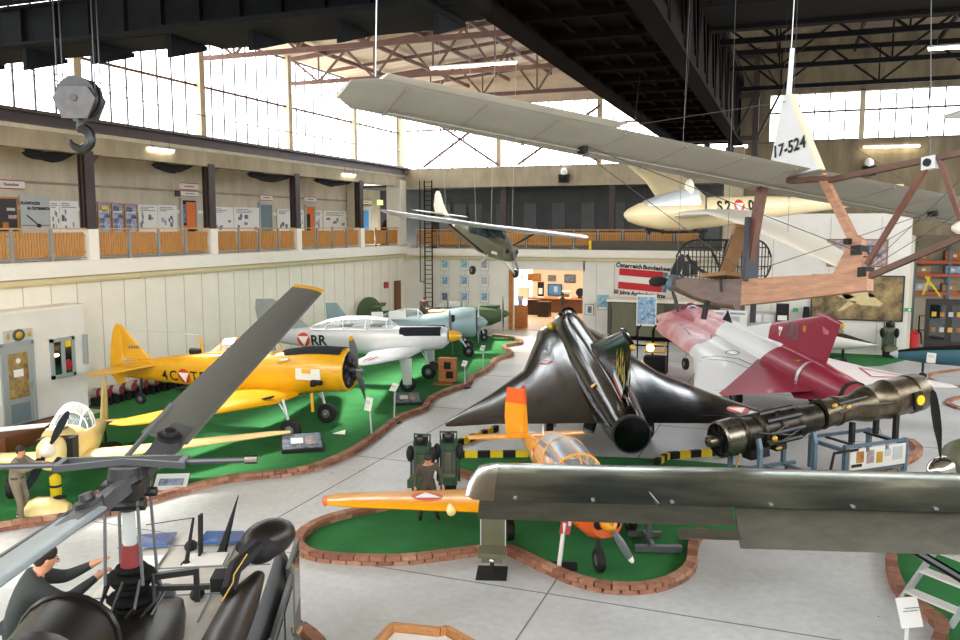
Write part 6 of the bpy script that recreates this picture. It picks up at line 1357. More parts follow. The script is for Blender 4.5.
for o_ in ye.children:
    for v in o_.data.vertices:
        if v.co.x < -1.2: v.co.x = -1.2+(v.co.x+1.2)*.84
# ============================================================ BIG HIGH WING TRANSPORT, LEFT WING OVER THE FOREGROUND
hb = (_r*.0797 + _f0*.997).normalized(); ob = _f0*12.42 + _r*8.2; zb = 2.75
bv = thing('high_wing_plane', 'large dark green metal high wing with drooped flap across the foreground', 'airplane', (ob.x, ob.y, 0), (0, 0, math.atan2(hb.y, hb.x)))
b = MB().m('wing_green')
secs = [((-.5, 8.3, zb-.02), (-1.4, 8.3, zb-.02), .1), ((-.12, 8.18, zb), (-1.62, 8.18, zb), .13), ((0, 7.95, zb), (-1.68, 7.95, zb), .15), ((0, 4, zb), (-1.68, 4, zb), .15), ((0, -1.0, zb), (-1.68, -1.0, zb), .15)]
foil_dense(b, secs, 3, 14); wv = b.build('wing', bv, 50)
b = MB().m('wing_bright').foil([((-.5, 8.32, zb-.02), (-1.4, 8.32, zb-.02), .12), ((-.1, 8.2, zb), (-1.64, 8.2, zb), .14), ((.012, 7.9, zb), (-1.69, 7.9, zb), .158)], 14); b.build('wing_tip_cap', bv, 50)
b = MB().m('wing_bright').grid([[(x, y, zb+1.25*.15*1.68*q_+.005) for x, q_ in [(-.012, .1), (-.06, .2), (-.16, .32), (-.3, .41)]] for y in (7.9, 5, 2, -1)]); b.build('edge_highlight', wv, 60)  # highlight along the front edge, painted as a strip of brighter metal
b = MB().m('cable_pale').tube([(-1.7, 5.6, zb+.04), (-.3, 5.9, zb+.15)], .006, 4); b.build('trim_wire', wv)
def flap(y0, y1, ch, ang, nm):
    a = R_(ang); x0, z0 = -1.6, zb-.005; te = (x0-ch*math.cos(a), z0-ch*math.sin(a)); nn = (-math.sin(a), 0, math.cos(a))
    b = MB().m('flap_green').foil([((x0, y0, z0), (te[0], y0, te[1]), .11, nn), ((x0, y1, z0), (te[0], y1, te[1]), .11, nn)], 8); o = b.build(nm, bv, 50)
    b = MB().m('grey_metal')
    k = y0-.5
    while k > y1+.2: b.box((x0+.05, k, z0+.0), (.14, .05, .08)); k -= 1.1
    b.build('hinge', o, 0)
flap(8.1, 4.62, .46, 17, 'aileron'); flap(4.55, -.9, .62, 46, 'flap')
b = MB().m('flap_green').prism([(-2.12, 5.4, zb-.17), (-2.12, 4.6, zb-.17), (-2.32, 4.6, zb-.23), (-2.32, 5.4, zb-.23)], (0, 0, .01)); b.build('trim_tab', bv, 0)
b = MB().m('black_paint').tube([(-.6, 3.1, zb-.12), (-1.5, 0.2, 1.05)], .065, 8); b.build('wing_strut', bv)
b = MB().m('flap_green'); b.fus([(.5, 1.75, .5, .7, .8, 3), (.2, 1.75, .6, .95, .95, 3), (-1.0, 1.75, .62, .98, .95, 3), (-2.5, 1.75, .6, .9, .85, 3), (-4.5, 1.7, .42, .6, .6, 2.6)], 20)
for v in b.bm.verts: v.co.y -= .35
b.build('fuselage', bv, 50)
for s_ in (1, -1):
    b = MB().m('dark_metal').tube([(-.8, -.45+s_*.4, .9), (-.9, -.45+s_*.65, .45)], .06, 8); b.build('landing_gear_leg', bv); wheel(bv, (-.9, -.45+s_*.7, .42), .42, .24, 'main_wheel')
# support stand under the wing tip with olive panel
q = gz(492, 574, 0); t = thing('wing_support', 'olive support panel on a black foot plate under the dark green wing tip', 'stand', (q.x, q.y, 0), (0, 0, R_(16)))
b = MB().m('black_matt').box((0, 0, .02), (.58, .62, .03)); b.build('foot_plate', t, 0); b = MB().m('black_matt').tube([(0, .0, .03), (0, .05, .35)], .04, 8); b.build('foot_post', t)
b = MB().m('olive').box((0, .12, .40), (.52, .5, .09)).box((0, .1, .3), (.4, .3, .12)); b.build('tray', t, 0); b = MB().m('olive').box((0, .34, .85), (.46, .04, .9)); b.m('paper_grey').box((-.24, .33, .85), (.02, .07, .9)).box((.24, .33, .85), (.02, .07, .9)); b.build('back_panel', t, 0)
b = MB().m('chrome').ell((0, -.02, .28), (.07, .07, .07)); b.build('ball_joint', t)
# ---- black propeller with bright spinner at the right edge
q = _f0*16.6 + _r*9.5; d_ = (-_r*.93 - _f0*.37).normalized()
t = thing('propeller_plane', 'aircraft nose with bright spinner and black propeller at the right edge', 'airplane', (q.x, q.y, 0), (0, 0, math.atan2(d_.y, d_.x)))
blade_set(t, (0, 0, 1.66), 3, 1.62, .34, 'black_matt', a0=R_(12), spin=(.42, .27, 'chrome'))
b = MB().m('olive'); b.fus([(-.25, 1.66, .3, .3, .3), (-.5, 1.7, .5, .5, .5), (-1.6, 1.8, .55, .55, .65), (-3.5, 1.8, .6, .7, .7), (-4.2, 1.8, .5, .6, .6)], 18); b.build('fuselage', t, 50)
for s_ in (1, -1):
    b = MB().m('dark_metal').tube([(-1.6, s_*.5, 1.3), (-1.5, s_*.9, .35)], .05, 8); b.build('landing_gear_leg', t); wheel(t, (-1.5, s_*.95, .35), .34, .2, 'main_wheel')
# ---- teal aircraft nose within a brick ring at right
q = gz(934, 384, 0)
t = thing('aircraft_nose', 'dark teal aircraft nose in a brick ring at the right edge', 'aircraft', (q.x+2.2, q.y+.4, 0), (0, 0, PI))
b = MB().m('teal_cover'); b.fus([(3.9, 1.15, .05, .05, .05), (3.6, 1.15, .2, .18, .2), (2.6, 1.18, .36, .34, .36), (1.0, 1.2, .45, .5, .45), (-1, 1.2, .45, .5, .45)], 18); o = b.build('fuselage', t, 50); recolor(o, lambda c, n: 'paper_grey' if c.x > 3.65 else ('steel_black' if n.z > .6 else 'teal_cover'))
for x in (2.6, .2): 
    b = MB().m('dark_metal').tube([(x, 0, 1.0), (x, 0, .2)], .05, 8); b.build('landing_gear_leg', t); wheel(t, (x, 0, .2), .2, .12)
# ============================================================ HELICOPTER IN THE FOREGROUND
hh = (-_r*.1 + _f0*.995).normalized(); oh = _f0*8.0 + _r*-3.5
he = thing('helicopter', 'dark grey helicopter with two bladed rotor in the bottom left foreground', 'helicopter', (oh.x, oh.y, 0), (0, 0, math.atan2(hh.y, hh.x)))
b = MB().m('olive'); b.fus(lerp_rows([(4.7, 1.2, .5, .35, .5, 2.6), (4.2, 1.25, .85, .7, .7, 2.8), (3.5, 1.3, 1.12, .98, .85, 3.2), (2.6, 1.35, 1.22, 1.0, .95, 3.6), (1.0, 1.35, 1.24, 1.0, .95, 3.8), (-1.0, 1.35, 1.22, 1.0, .95, 3.6), (-2.2, 1.5, 1.0, .8, .8, 3), (-3.6, 1.7, .55, .5, .5, 2.4), (-7.5, 1.9, .3, .3, .3, 2)], 3), 32); fh = b.build('fuselage', he, 45)
recolor(fh, lambda c, n: 'heli_roof' if (n.z > .6 and c.x > -.4 and abs(c.y) < .98) else 'heli_grey')
b = MB().m('line_grey')
for x in (1.2, 2.0, 2.75): b.bar((x, -1.05, 2.36), (x, 1.05, 2.36), .015, .012)
for y in (-.5, .35): b.bar((.5, y, 2.36), (2.9, y, 2.36), .015, .012)
b.m('paper').box((2.25, -.2, 2.36), (.4, .5, .01)).box((2.25, .55, 2.36), (.35, .4, .01)); b.build('roof_seam', he, 0)
for s_ in (1, -1):
    b = MB().m('blue_glass').prism([(2.75, .22+s_*.2, 2.37), (2.75, .22+s_*.8, 2.36), (3.3, .22+s_*.72, 2.3), (3.3, .22+s_*.2, 2.32)], (0, 0, .03)); b.build('skylight', he, 0)
b = MB().m('heli_brown')
b.fus(lerp_rows([(.75, 2.5, .3, .06, .2, 2.4), (.6, 2.42, .36, .2, .3, 2.4), (.2, 2.42, .44, .3, .4, 2.4), (-.5, 2.46, .5, .36, .4, 2.4), (-1.4, 2.5, .55, .4, .4, 2.4), (-2.6, 2.5, .5, .45, .4, 2.2), (-3.2, 2.4, .3, .3, .3, 2)], 3), 22)
b.build('engine_cowling', he, 50)
b = MB().m('heli_brown').lathe([(-.35, .32), (-.3, .4), (.25, .42), (.35, .34), (.36, .1)], (-1.35, .22, 2.98), 'x', 22).torus((-1.05, .22, 2.98), .42, .035, 'x', 22, 6); b.build('air_filter', he)
b = MB().m('grey_metal').lathe([(.0, .12), (.05, .12), (.2, .05)], (.72, -.1, 2.58), 'x', 12); b.build('cowling_cap', he)
# side doors on the starboard side
b = MB().m('heli_grey').box((1.3, -1.27, 1.35), (2.0, .05, 1.5)).box((3.0, -1.2, 1.35), (1.1, .05, 1.5)); dr_ = b.build('cabin_door', he, 0)
b = MB().m('dark_glass').box((.85, -1.3, 1.65), (.75, .02, .7)).box((1.75, -1.3, 1.65), (.75, .02, .7)).box((3.0, -1.235, 1.65), (.7, .02, .7)); b.build('door_window', dr_, 0)
b = MB().m('chrome').tube([(2.2, -1.32, 1.3), (2.4, -1.36, 1.3)], .03, 6); b.build('door_handle', dr_)
for x in (2.3, .3): b = MB().m('olive').box((x, -1.29, 1.4), (.06, .03, 1.65)); b.build('door_rail', he, 0)
b = MB().m('extinguisher').ell((-.2, -1.22, 1.95), (.06, .05, .07)); b.build('navigation_lamp', he)
# long fairing and rescue hoist
b = MB().m('heli_brown'); b.fus([(-2.6, 2.26, .1, .1, .1, 2, -.85), (-2.0, 2.3, .2, .2, .2, 2, -.85), (0.0, 2.32, .22, .2, .2, 2, -.85), (1.0, 2.34, .2, .18, .18, 2, -.88), (1.7, 2.34, .08, .07, .08, 2, -.95)], 16); b.build('side_fairing', he, 50)
b = MB().m('black_matt').tube([(.9, -.75, 2.5), (1.3, -.75, 2.62), (1.75, -.95, 2.7)], .09, 8); b.m('heli_brown').ell((2.1, -1.02, 2.66), (.42, .27, .24), 18, 10, (0, 0, R_(-35))); b.m('black_matt').ell((1.9, -.93, 2.62), (.22, .25, .2)).box((1.2, -.62, 2.52), (.3, .2, .16)); b.build('rescue_hoist', he)
b = MB().m('gold').tube([(.4, -.78, 2.62), (.7, -.85, 2.7), (1.0, -.8, 2.66), (1.3, -.9, 2.78)], .008, 5); b.build('hose', he)
# antennas on the roof
for (x, y, pts, r, nm) in [(2.15, .02, [(0, 0, 0), (.05, -.1, .6)], [.03, .016], 'whip_antenna'), (2.5, -.35, [(0, 0, 0), (.1, -.22, .75)], [.06, .005], 'blade_antenna')]:
    b = MB().m('black_matt').tube([V((x, y, 2.33))+V(p) for p in pts], r, 6).lathe([(0, .09), (.06, .03)], (x, y, 2.33), 'z', 10)
    if nm == 'whip_antenna': b.tube([(x+.05, y-.1, 2.93), (x+.1, y+.5, 2.84)], .006, 4)
    b.build(nm, he)
b = MB().m('black_matt').box((2.45, -.1, 2.6), (.16, .03, .55), (0, R_(8), 0)); b.build('blade_antenna', he, 0)
for x, y in [(2.65, .08), (2.55, -.6), (1.15, -.35)]:
    b = MB().m('black_matt').ell((x, y, 2.39), (.13, .08, .07)); b.build('roof_vent', he)
# rotor mast and head
b = MB().m('steel_black')
for z, r in [(2.6, .18), (2.72, .22), (2.8, .2), (2.9, .25), (2.98, .16), (3.06, .2), (3.13, .24), (3.2, .16)]: b.lathe([(z-.03, r*.9), (z, r), (z+.03, r*.9)], (0, 0, 0), 'z', 18)
b.lathe([(2.5, .13), (3.3, .085)], (0, 0, 0), 'z', 14); b.build('swashplate', he)
b = MB().m('drum_red').lathe([(3.2, .105), (3.45, .08)], (0, 0, 0), 'z', 16); b.m('paper_grey').lathe([(3.45, .065), (3.8, .06)], (0, 0, 0), 'z', 16); b.m('dark_metal').lathe([(3.8, .08), (4.2, .08)], (0, 0, 0), 'z', 14); b.build('rotor_mast', he)
b = MB().m('grey_metal')
for a in (40, 130, 220, 310): b.tube([(.26*math.cos(R_(a)), .26*math.sin(R_(a)), 3.1), (.22*math.cos(R_(a)), .22*math.sin(R_(a)), 4.05)], .017, 6)
b.build('pitch_link', he)
b = MB().m('dark_metal'); rr = random.Random(5)
for k in range(9): a = 2*PI*k/9; b.tube([(.2*math.cos(a), .2*math.sin(a), 2.7), (.3*math.cos(a+.7), .3*math.sin(a+.7), 2.9), (.22*math.cos(a+1), .22*math.sin(a+1), 3.15)], .02, 5)
b.bar((0, -.2, 2.98), (.05, -.75, 2.95), .05).bar((.05, -.62, 3.15), (.05, -.62, 2.8), .05).bar((0, -.2, 3.1), (.05, -.6, 3.12), .06); b.build('control_linkage', he)
b = MB().m('dark_metal').box((0, 0, 4.05), (.5, .36, .16)).lathe([(4.0, .2), (4.25, .16)], (0, 0, 0), 'z', 14).tube([(-.12, -.2, 3.9), (-.12, .2, 3.9)], .07, 8).tube([(.1, -.25, 3.95), (.1, .25, 3.95)], .05, 8); b.m('drum_red').box((-.1, .24, 4.0), (.06, .06, .08)); b.build('rotor_hub', he)
zs_ = 4.28
b = MB().m('heli_grey').bar((-.14, -.6, zs_), (-.05, .0, zs_+.03), .04, .06).bar((-.05, 0, zs_+.03), (-.14, .62, zs_), .04, .06).bar((.14, -.55, zs_), (.14, .62, zs_), .04, .06).bar((-.14, -.55, zs_), (.14, -.55, zs_), .06).bar((-.14, .62, zs_), (.14, .62, zs_), .06)
b.tube([(0, -.55, zs_), (0, -1.2, zs_)], .03, 8).tube([(0, .62, zs_), (0, 1.35, zs_)], .03, 8); b.m('chrome').lathe([(-1.27, .045), (-1.15, .045)], (0, 0, zs_), 'y', 10).lathe([(1.25, .045), (1.37, .045)], (0, 0, zs_), 'y', 10); b.build('stabilizer_bar', he)
Mi = Matrix.LocRotScale(he.location, he.rotation_euler, he.scale).inverted()
def RD(r, d, z): return Mi @ (_f0*d + _r*r + V((0, 0, z)))
def rotor_blade(p0, p1, L, ch, off, mname, tip, flip):
    p0, p1 = V(p0), V(p1); d = (p1-p0).normalized(); c = d.cross(V((0, 0, 1))).normalized(); n = c.cross(d).normalized()
    c = (c*math.cos(R_(off)) + n*math.sin(R_(off))).normalized(); n = c.cross(d).normalized()
    b = MB().m(mname); le = lambda t: p0+d*t+c*ch*.35*flip; te = lambda t: p0+d*t-c*ch*.65*flip; sg_ = 1 if n.z > 0 else -1
    b.foil([(le(.85), te(.85), .12, n*sg_), (le(L*.5), te(L*.5), .12, n*sg_), (le(L-.18), te(L-.18), .12, n*sg_)], 10)
    if tip: b.m(tip)
    b.foil([(le(L-.18), te(L-.18), .122, n*sg_), (le(L), te(L), .12, n*sg_)], 10); bl_ = b.build('rotor_blade', he, 50)
    b = MB().m('heli_grey')
    q = lambda t, w_, h_: [p0+d*t+c*x*w_+n*y*h_ for x, y in ((-1, -1), (1, -1), (1, 1), (-1, 1))]
    b.loft([q(.1, .08, .06), q(.5, .09, .07), q(.8, .13, .06), q(1.15, .11, .04)]); b.build('blade_grip', he, 0)
    b = MB().m('dark_metal'); cc = p0+d*.78; 
    ring = lambda h, r: [cc+n*sg_*h+(c*math.cos(2*PI*k/14)+d*math.sin(2*PI*k/14))*r for k in range(14)]
    b.loft([ring(.0, .13), ring(.1, .13), ring(.11, .07), ring(.16, .06)]); b.build('grip_bolt', he, 30)
    b = MB().m('grey_metal').tube([p0+d*.35-c*.25*flip, p0+d*1.6-c*ch*.62*flip], .03, 6); b.build('drag_brace', he)
hub = RD(-3.42, 8.0, 4.12)
rotor_blade(hub, RD(-2.93, 14.5, 5.5), 6.75, .53, -14, 'blade_grey', 'yellow_paint', 1)
rotor_blade(hub, RD(-3.60, 6.0, 4.0), 5.2, .56, -16, 'blade_light', None, -1)
for s_ in (1, -1):
    b = MB().m('dark_metal').tube([(3.2, s_*1.25, .12), (2.9, s_*1.25, .05), (-1.2, s_*1.25, .05)], .05, 8).tube([(1.8, s_*1.25, .06), (1.8, s_*.8, .5)], .045, 6).tube([(-.4, s_*1.25, .06), (-.4, s_*.8, .5)], .045, 6); b.build('landing_skid', he)
# ============================================================ CARPETS AND BRICK KERBS
def ground(pts): return [gz(x, y, 0) for x, y in pts]
def smooth_path(P, k=6, closed=False):
    n = len(P); out = []
    rng = range(n if closed else n-1)
    for i in rng:
        p0 = P[(i-1) % n] if closed or i > 0 else P[i]; p1 = P[i]; p2 = P[(i+1) % n]; p3 = P[(i+2) % n] if closed or i+2 < n else P[(i+1) % n]
        for j in range(k):
            t = j/k; out.append(.5*((2*p1)+(p2-p0)*t+(2*p0-5*p1+4*p2-p3)*t*t+(3*p1-p0-3*p2+p3)*t**3))
    if not closed: out.append(P[-1])
    return out
def kerb(P, label, closed=False, group=None, h=.09, rows=2, w=.2, L=.3):
    b = MB(); rr = random.Random(len(P)); pts = P + ([P[0]] if closed else [])
    cum = [0]
    for a, c in zip(pts, pts[1:]): cum.append(cum[-1]+(c-a).length)
    def at(s_):
        s_ = max(0, min(cum[-1]-1e-4, s_)); i = 0
        while cum[i+1] < s_: i += 1
        t = (s_-cum[i])/(cum[i+1]-cum[i]); return pts[i].lerp(pts[i+1], t)
    n = max(3, int(cum[-1]/L)); st = cum[-1]/n
    for row in range(rows):
        for k in range(n):
            s0 = (k+.5*(row % 2))*st; a, c = at(s0+.008), at(s0+st-.008)
            if (c-a).length < .05: continue
            b.m(rr.choice(['brick_a', 'brick_a', 'brick_b', 'brick_c'])); o_ = V((0, 0, h*(row+.5)))
            jx = rr.uniform(-.008, .008); b.bar(a+o_, c+o_, w+jx, h-.008)
    o = b.build('brick_kerb', None, 0); return tag(o, label, 'kerb', group)
def carpet(P, label, z=.015):
    from mathutils.geometry import tessellate_polygon
    b = MB().m('carpet'); P = [V((p.x, p.y, z)) for p in P]; vs = b.vs(P)
    for t_ in tessellate_polygon([P]): b.face([vs[i] for i in t_])
    lo = b.vs([V((p.x, p.y, .002)) for p in P])
    for i in range(len(P)): b.face([vs[i], vs[i-1], lo[i-1], lo[i]])
    o = b.build('green_carpet', None, 0); return tag(o, label, 'carpet')
L1 = smooth_path(ground([(-60, 545), (0, 531), (60, 522), (110, 515), (160, 500), (230, 482), (300, 474), (345, 458), (372, 441), (390, 427), (402, 419), (424, 411), (430, 402), (447, 393), (468, 386), (472, 379), (481, 375), (490, 369), (496, 361), (512, 356), (504, 348), (522, 344), (510, 339), (493, 337)]))
kerb(L1, 'long wavy brick kerb along the left green carpet')
far = [V((-19, 48.5, 0)), V((XW+.1, 49.5, 0)), V((XW+.1, 23.0, 0)), V((-23.0, 22.9, 0)), V((-22.3, 15.5, 0)), V((-22.3, 9, 0))]
carpet(L1 + far, 'large green carpet under the row of planes on the left')
I1 = smooth_path(ground([(453, 471), (474, 480), (500, 486), (512, 492), (480, 495), (415, 505), (350, 517), (314, 529), (299, 543), (303, 555), (330, 562), (400, 564), (470, 556), (505, 553), (540, 569), (580, 586), (618, 593), (658, 590), (689, 574), (694, 547), (708, 534), (760, 530), (830, 518), (870, 500), (850, 480), (700, 462), (560, 456), (470, 457)]), closed=True)
kerb(I1[:-48], 'brick kerb of the middle green island with the yellow plane')
carpet(I1, 'green carpet island under the yellow aerobatic plane')
I2 = smooth_path(ground([(893, 545), (891, 562), (894, 582), (906, 602), (930, 620), (942, 632), (934, 660), (920, 700)]))
kerb(I2, 'curved brick kerb behind the small aluminium steps')
carpet(I2 + ground([(1000, 700), (1010, 600), (1010, 545)]), 'green carpet under the aluminium steps at the bottom right')
kerb(smooth_path(ground([(848, 476), (885, 470), (910, 462), (919, 453), (910, 444)])), 'brick kerb curving behind the info trolley')
kerb(smooth_path(ground([(985, 390), (945, 386), (928, 379), (935, 374), (985, 368)])), 'brick kerb ring around the teal aircraft nose', rows=1)
kerb(smooth_path(ground([(985, 414), (955, 408), (950, 401), (985, 394)])), 'brick kerb at the right edge below the teal nose', rows=1)
kerb(smooth_path(ground([(250, 632), (290, 630), (312, 642), (330, 665)])), 'short brick kerb beside the helicopter door')
C4 = ground([(826, 353), (832, 363), (850, 367), (880, 366), (903, 361), (908, 354)]); C4 = [p for p in C4]; C4[0].y = C4[-1].y = min(47.0, C4[0].y)
C4 = [V((p.x, min(p.y, 47.1), 0)) for p in C4] + [V((5.6, 47.1, 0)), V((1.2, 47.1, 0))]
carpet(C4, 'small green carpet below the painting by the white wall')
# hazard striped beams around the black jet
def hazard(p0, p1, label):
    p0, p1 = gz(*p0), gz(*p1); b = MB(); n = max(4, int((p1-p0).length/.33)); d = (p1-p0)/n
    for k in range(n): b.m('hazard_yellow' if k % 2 else 'black_matt').bar(p0+d*k+V((0, 0, .1)), p0+d*(k+1)+V((0, 0, .1)), .14, .2)
    return tag(b.build('hazard_barrier', None, 0), label, 'barrier')
hazard((456, 447), (497, 431), 'slanted yellow black barrier beam behind the green seats'); hazard((452, 458), (528, 457), 'yellow black barrier beam left of the yellow tail')
hazard((656, 466), (668, 459), 'short slanted yellow black beam behind the jet nozzle'); hazard((668, 459), (742, 453), 'yellow black barrier beam right of the jet nozzle')
# ============================================================ SIGNS AND SMALL THINGS ON THE FLOOR
def sign_post(px, hgt, w, h, label, tilt=35, lean=0, foot=True, rot=-20, post='paper_grey', base='black_matt', group=None):
    q = gz(*px); t = thing('sign_post', label, 'sign', (q.x, q.y, 0), (0, 0, R_(rot)), group)
    b = MB().m(post).bar((0, 0, .02), (lean, 0, hgt), .05, .03); b.build('post', t, 0)
    if foot: b = MB().m(base).box((0, 0, .015), (.4, .34, .03)); b.build('foot', t, 0)
    b = MB().m('paper').box((lean, -.03, hgt+h*.3), (w, .02, h), (R_(-tilt), 0, 0)); b.build('sheet', t, 0)
    b = MB().m('line_grey')
    for k in range(4): b.box((lean, -.045-(.25-.16*k)*h*math.sin(R_(tilt)) , hgt+h*.3+(.25-.16*k)*h*math.cos(R_(tilt))), (w*.7, .006, .012), (R_(-tilt), 0, 0))
    b.build('print', t, 0); return t
sign_post((372, 438), .95, .3, .42, 'white sign on a thin post at the nose of the yellow trainer', 15, -.1)
sign_post((394, 423), 1.15, .3, .3, 'tilted white sign on a post near the silver plane', 40, .06)
sign_post((465, 388), .95, .25, .25, 'small sign post right of the wooden crate', 30)
sign_post((483, 371), 1.0, .25, .25, 'small sign post below the blue grey fighter', 30)
sign_post((925, 385), 1.05, .34, .42, 'white sign on a slanted post at the teal nose', 15, .18, False)
def info_box(px, size, label, rot, m1='poster_dark', z=.0):
    q = gz(*px); t = thing('info_desk', label, 'info board', (q.x, q.y, 0), (0, 0, R_(rot))); w, d, h = size
    b = MB().m('dark_metal').prism([(-w/2, -d/2, .02), (-w/2, d/2, .02), (-w/2, d/2, h), (-w/2, -d/2, h*.35)], (w, 0, 0)); b.build('body', t, 0)
    sl = math.atan2(h*.65, d); b = MB().m(m1).box((0, 0, h*.675+.012), (w*.94, math.hypot(d, h*.65)*.92, .015), (sl, 0, 0)); b.m('paper').box((-w*.12, 0, h*.7+.02), (w*.3, d*.35, .01), (sl, 0, 0)).m('poster_pink').box((w*.2, -.02, h*.69+.02), (w*.22, d*.5, .01), (sl, 0, 0)); b.build('panel', t, 0)
info_box((302, 449), (1.2, 1.0, .35), 'slanted info board on the carpet before the yellow trainer', 35)
info_box((407, 403), (1.0, 1.0, .3), 'slanted info board by the landing gear of the silver plane', 30)
q = gz(172, 492); t = thing('photo_sheet', 'tilted photo board of a jet on the carpet left of the kerb', 'info board', (q.x, q.y, 0), (0, 0, R_(25)))
b = MB().m('paper_grey').box((0, 0, .26), (.8, .5, .03), (R_(35), 0, 0)); b.m('poster_dark').box((0, -.03, .27), (.6, .2, .02), (R_(35), 0, 0)); b.build('panel', t, 0); b = MB().m('dark_metal').box((0, .1, .12), (.6, .1, .24)); b.build('support', t, 0)
q = gz(448, 382); t = thing('wooden_crate', 'orange brown painted wooden crate on the carpet before the silver nose', 'crate', (q.x, q.y, 0), (0, 0, R_(15)))
b = MB().m('wood_crate').box((0, 0, .55), (.75, .45, 1.0)); b.build('body', t, 0); b = MB().m('black_matt').box((0, -.24, .75), (.3, .02, .3)).box((.1, -.24, .35), (.3, .02, .3)); b.build('stencil', t, 0); b = MB().m('wood_crate').box((-.15, -.55, .03), (.8, .5, .05)); b.build('lid', t, 0)
q = gz(432, 385); b = MB().m('steel_brown').box((q.x, q.y+1.2, .62), (1.1, .3, .35)); 
for s_ in (-.45, .45): b.bar((q.x+s_, q.y+1.2, 0), (q.x+s_, q.y+1.2, .5), .05)
tag(b.build('brown_trestle', None, 0), 'brown box on legs under the silver plane nose', 'trestle')
# sign stand and propeller trestle before the yellow plane
q = gz(559, 567); t = thing('leaning_stand', 'white post with red top on a black foot under the dark green wing', 'stand', (q.x, q.y, 0), (0, 0, R_(15)))
b = MB().m('black_matt').box((.1, 0, .015), (.5, .4, .03)); b.build('foot', t, 0); b = MB().m('paper').bar((0, 0, .02), (.1, .12, .85), .08, .04); b.build('post', t, 0); b = MB().m('red_paint').box((.12, .13, .78), (.2, .05, .3), (R_(-15), R_(8), 0)); b.m('paper').box((.2, .12, .9), (.06, .05, .2)); b.build('head', t, 0)
q = gz(658, 553); t = thing('steel_trestle', 'grey steel trestle with T foot on the middle carpet', 'trestle', (q.x, q.y, 0), (0, 0, R_(18)))
b = MB().m('grey_metal').box((0, 0, .1), (.95, .14, .12)).bar((-.1, .0, .12), (-.15, .8, .14), .1).box((-.15, .8, .1), (.7, .1, .1)).bar((-.12, .4, .1), (-.12, .4, 1.2), .1); b.build('frame', t, 0)
for s_ in (-.4, .4): wheel(t, (s_, 0, .05), .05, .05)
# barrel and helmets by the mechanic
q = gz(33, 504); t = thing('fire_bottle', 'small yellow gas bottle on the carpet beside the mechanic', 'bottle', (q.x+.2, q.y+.5, 0)); b = MB().m('hazard_yellow').lathe([(0, .1), (.05, .13), (.55, .13), (.62, .05)], (0, 0, 0), 'z', 14); b.m('black_matt').lathe([(.3, .135), (.36, .135)], (0, 0, 0), 'z', 14); b.build('bottle', t)
q = gz(47, 512); t = thing('cream_cowling', 'cream engine cowling part lying on the carpet by the kerb', 'cowling', (q.x, q.y, 0), (0, 0, R_(30))); b = MB().m('cream_yellow'); b.fus([(-.55, .02, .3, .2, .02), (-.2, .02, .38, .34, .02), (.25, .02, .34, .32, .02), (.5, .02, .2, .16, .02)], 14); b.m('black_matt').ell((.3, 0, .34), (.15, .12, .04)); b.build('shell', t, 50)
q = gz(115, 452); b = MB().m('net_black')
for k in range(7): b.ell((q.x+random.uniform(-.5, .5), q.y+random.uniform(-.4, .4), .12), (.3, .25, .14), 9, 6)
tag(b.build('dark_tarpaulin'), 'crumpled dark tarpaulin beside the cream plane', 'tarpaulin')
q = gz(340, 434); b = MB().m('cream_light').prism([(q.x-.2, q.y-.1, .015), (q.x+.2, q.y-.05, .015), (q.x+.1, q.y+.15, .1)], (0, .03, .01)); tag(b.build('paper_card', None, 0), 'small pale card on the carpet under the trainer propeller', 'card')
# wooden planter frame at the bottom
zf = .85; P = [gz(x, y, zf) for x, y in [(372, 645), (392, 624), (440, 629), (447, 627), (475, 643)]]
t = thing('wooden_showcase', 'angular wooden framed showcase at the bottom edge', 'showcase', (0, 0, 0)); b = MB().m('wood_light')
P2 = P + [P[-1]+V((-.1, -.7, 0)), P[0]+V((.1, -.7, 0))]
for a, c in zip(P2, P2[1:]+P2[:1]): b.bar(a+V((0, 0, -.06)), c+V((0, 0, -.06)), .07, .16)
b.build('frame', t, 0); b = MB().m('ply'); cx = sum(p.x for p in P2)/7; cy = sum(p.y for p in P2)/7
b.loft([[V((p.x, p.y, .02)) for p in P2], [V((p.x, p.y, zf-.14)) for p in P2]]); b.build('body', t, 0)
b = MB().m('paper').poly([V((cx+(p.x-cx)*.9, cy+(p.y-cy)*.9, zf-.1)) for p in P2]); b.build('tabletop_print', t, 0)
# aluminium steps bottom right
q0 = gz(898, 606); t = thing('aluminium_steps', 'aluminium step ladder with black handrail at the bottom right', 'ladder', (q0.x, q0.y, 0), (0, 0, R_(48)))
b = MB().m('silver_paint')
for s_ in (0, .95): b.bar((0, -s_, .03), (1.75, -s_, 1.5), .06, .12).bar((1.75, -s_, 1.5), (2.3, -s_, .03), .05, .08)
b.build('side_rail', t, 0); b = MB().m('white_paint')
for k in range(5): x = .25+k*.36; b.box((x, -.475, .03+x*.84), (.24, .92, .035))
b.build('tread', t, 0); b = MB().m('steel_black').tube([(.9, .06, .85), (.7, .06, 1.3), (1.0, .06, 1.6), (2.0, .06, 1.7)], .025, 6).tube([(.9, -1.0, .85), (.7, -1.0, 1.3), (1.0, -1.0, 1.6), (2.0, -1.0, 1.7)], .025, 6); b.build('handrail', t)
sign_post((905, 658), .62, .36, .44, 'white sign on a post before the aluminium steps', 25, 0, True, 30, 'white_paint')
q = gz(845, 373); t = thing('black_dolly', 'small black wheeled dolly behind the red tail', 'dolly', (q.x, q.y, 0)); b = MB().m('black_matt').box((0, 0, .3), (.7, .5, .36)).ell((-.1, 0, .55), (.2, .16, .14)); b.build('body', t, 0)
for s_ in (-.25, .25): wheel(t, (s_, -.28, .12), .12, .07)
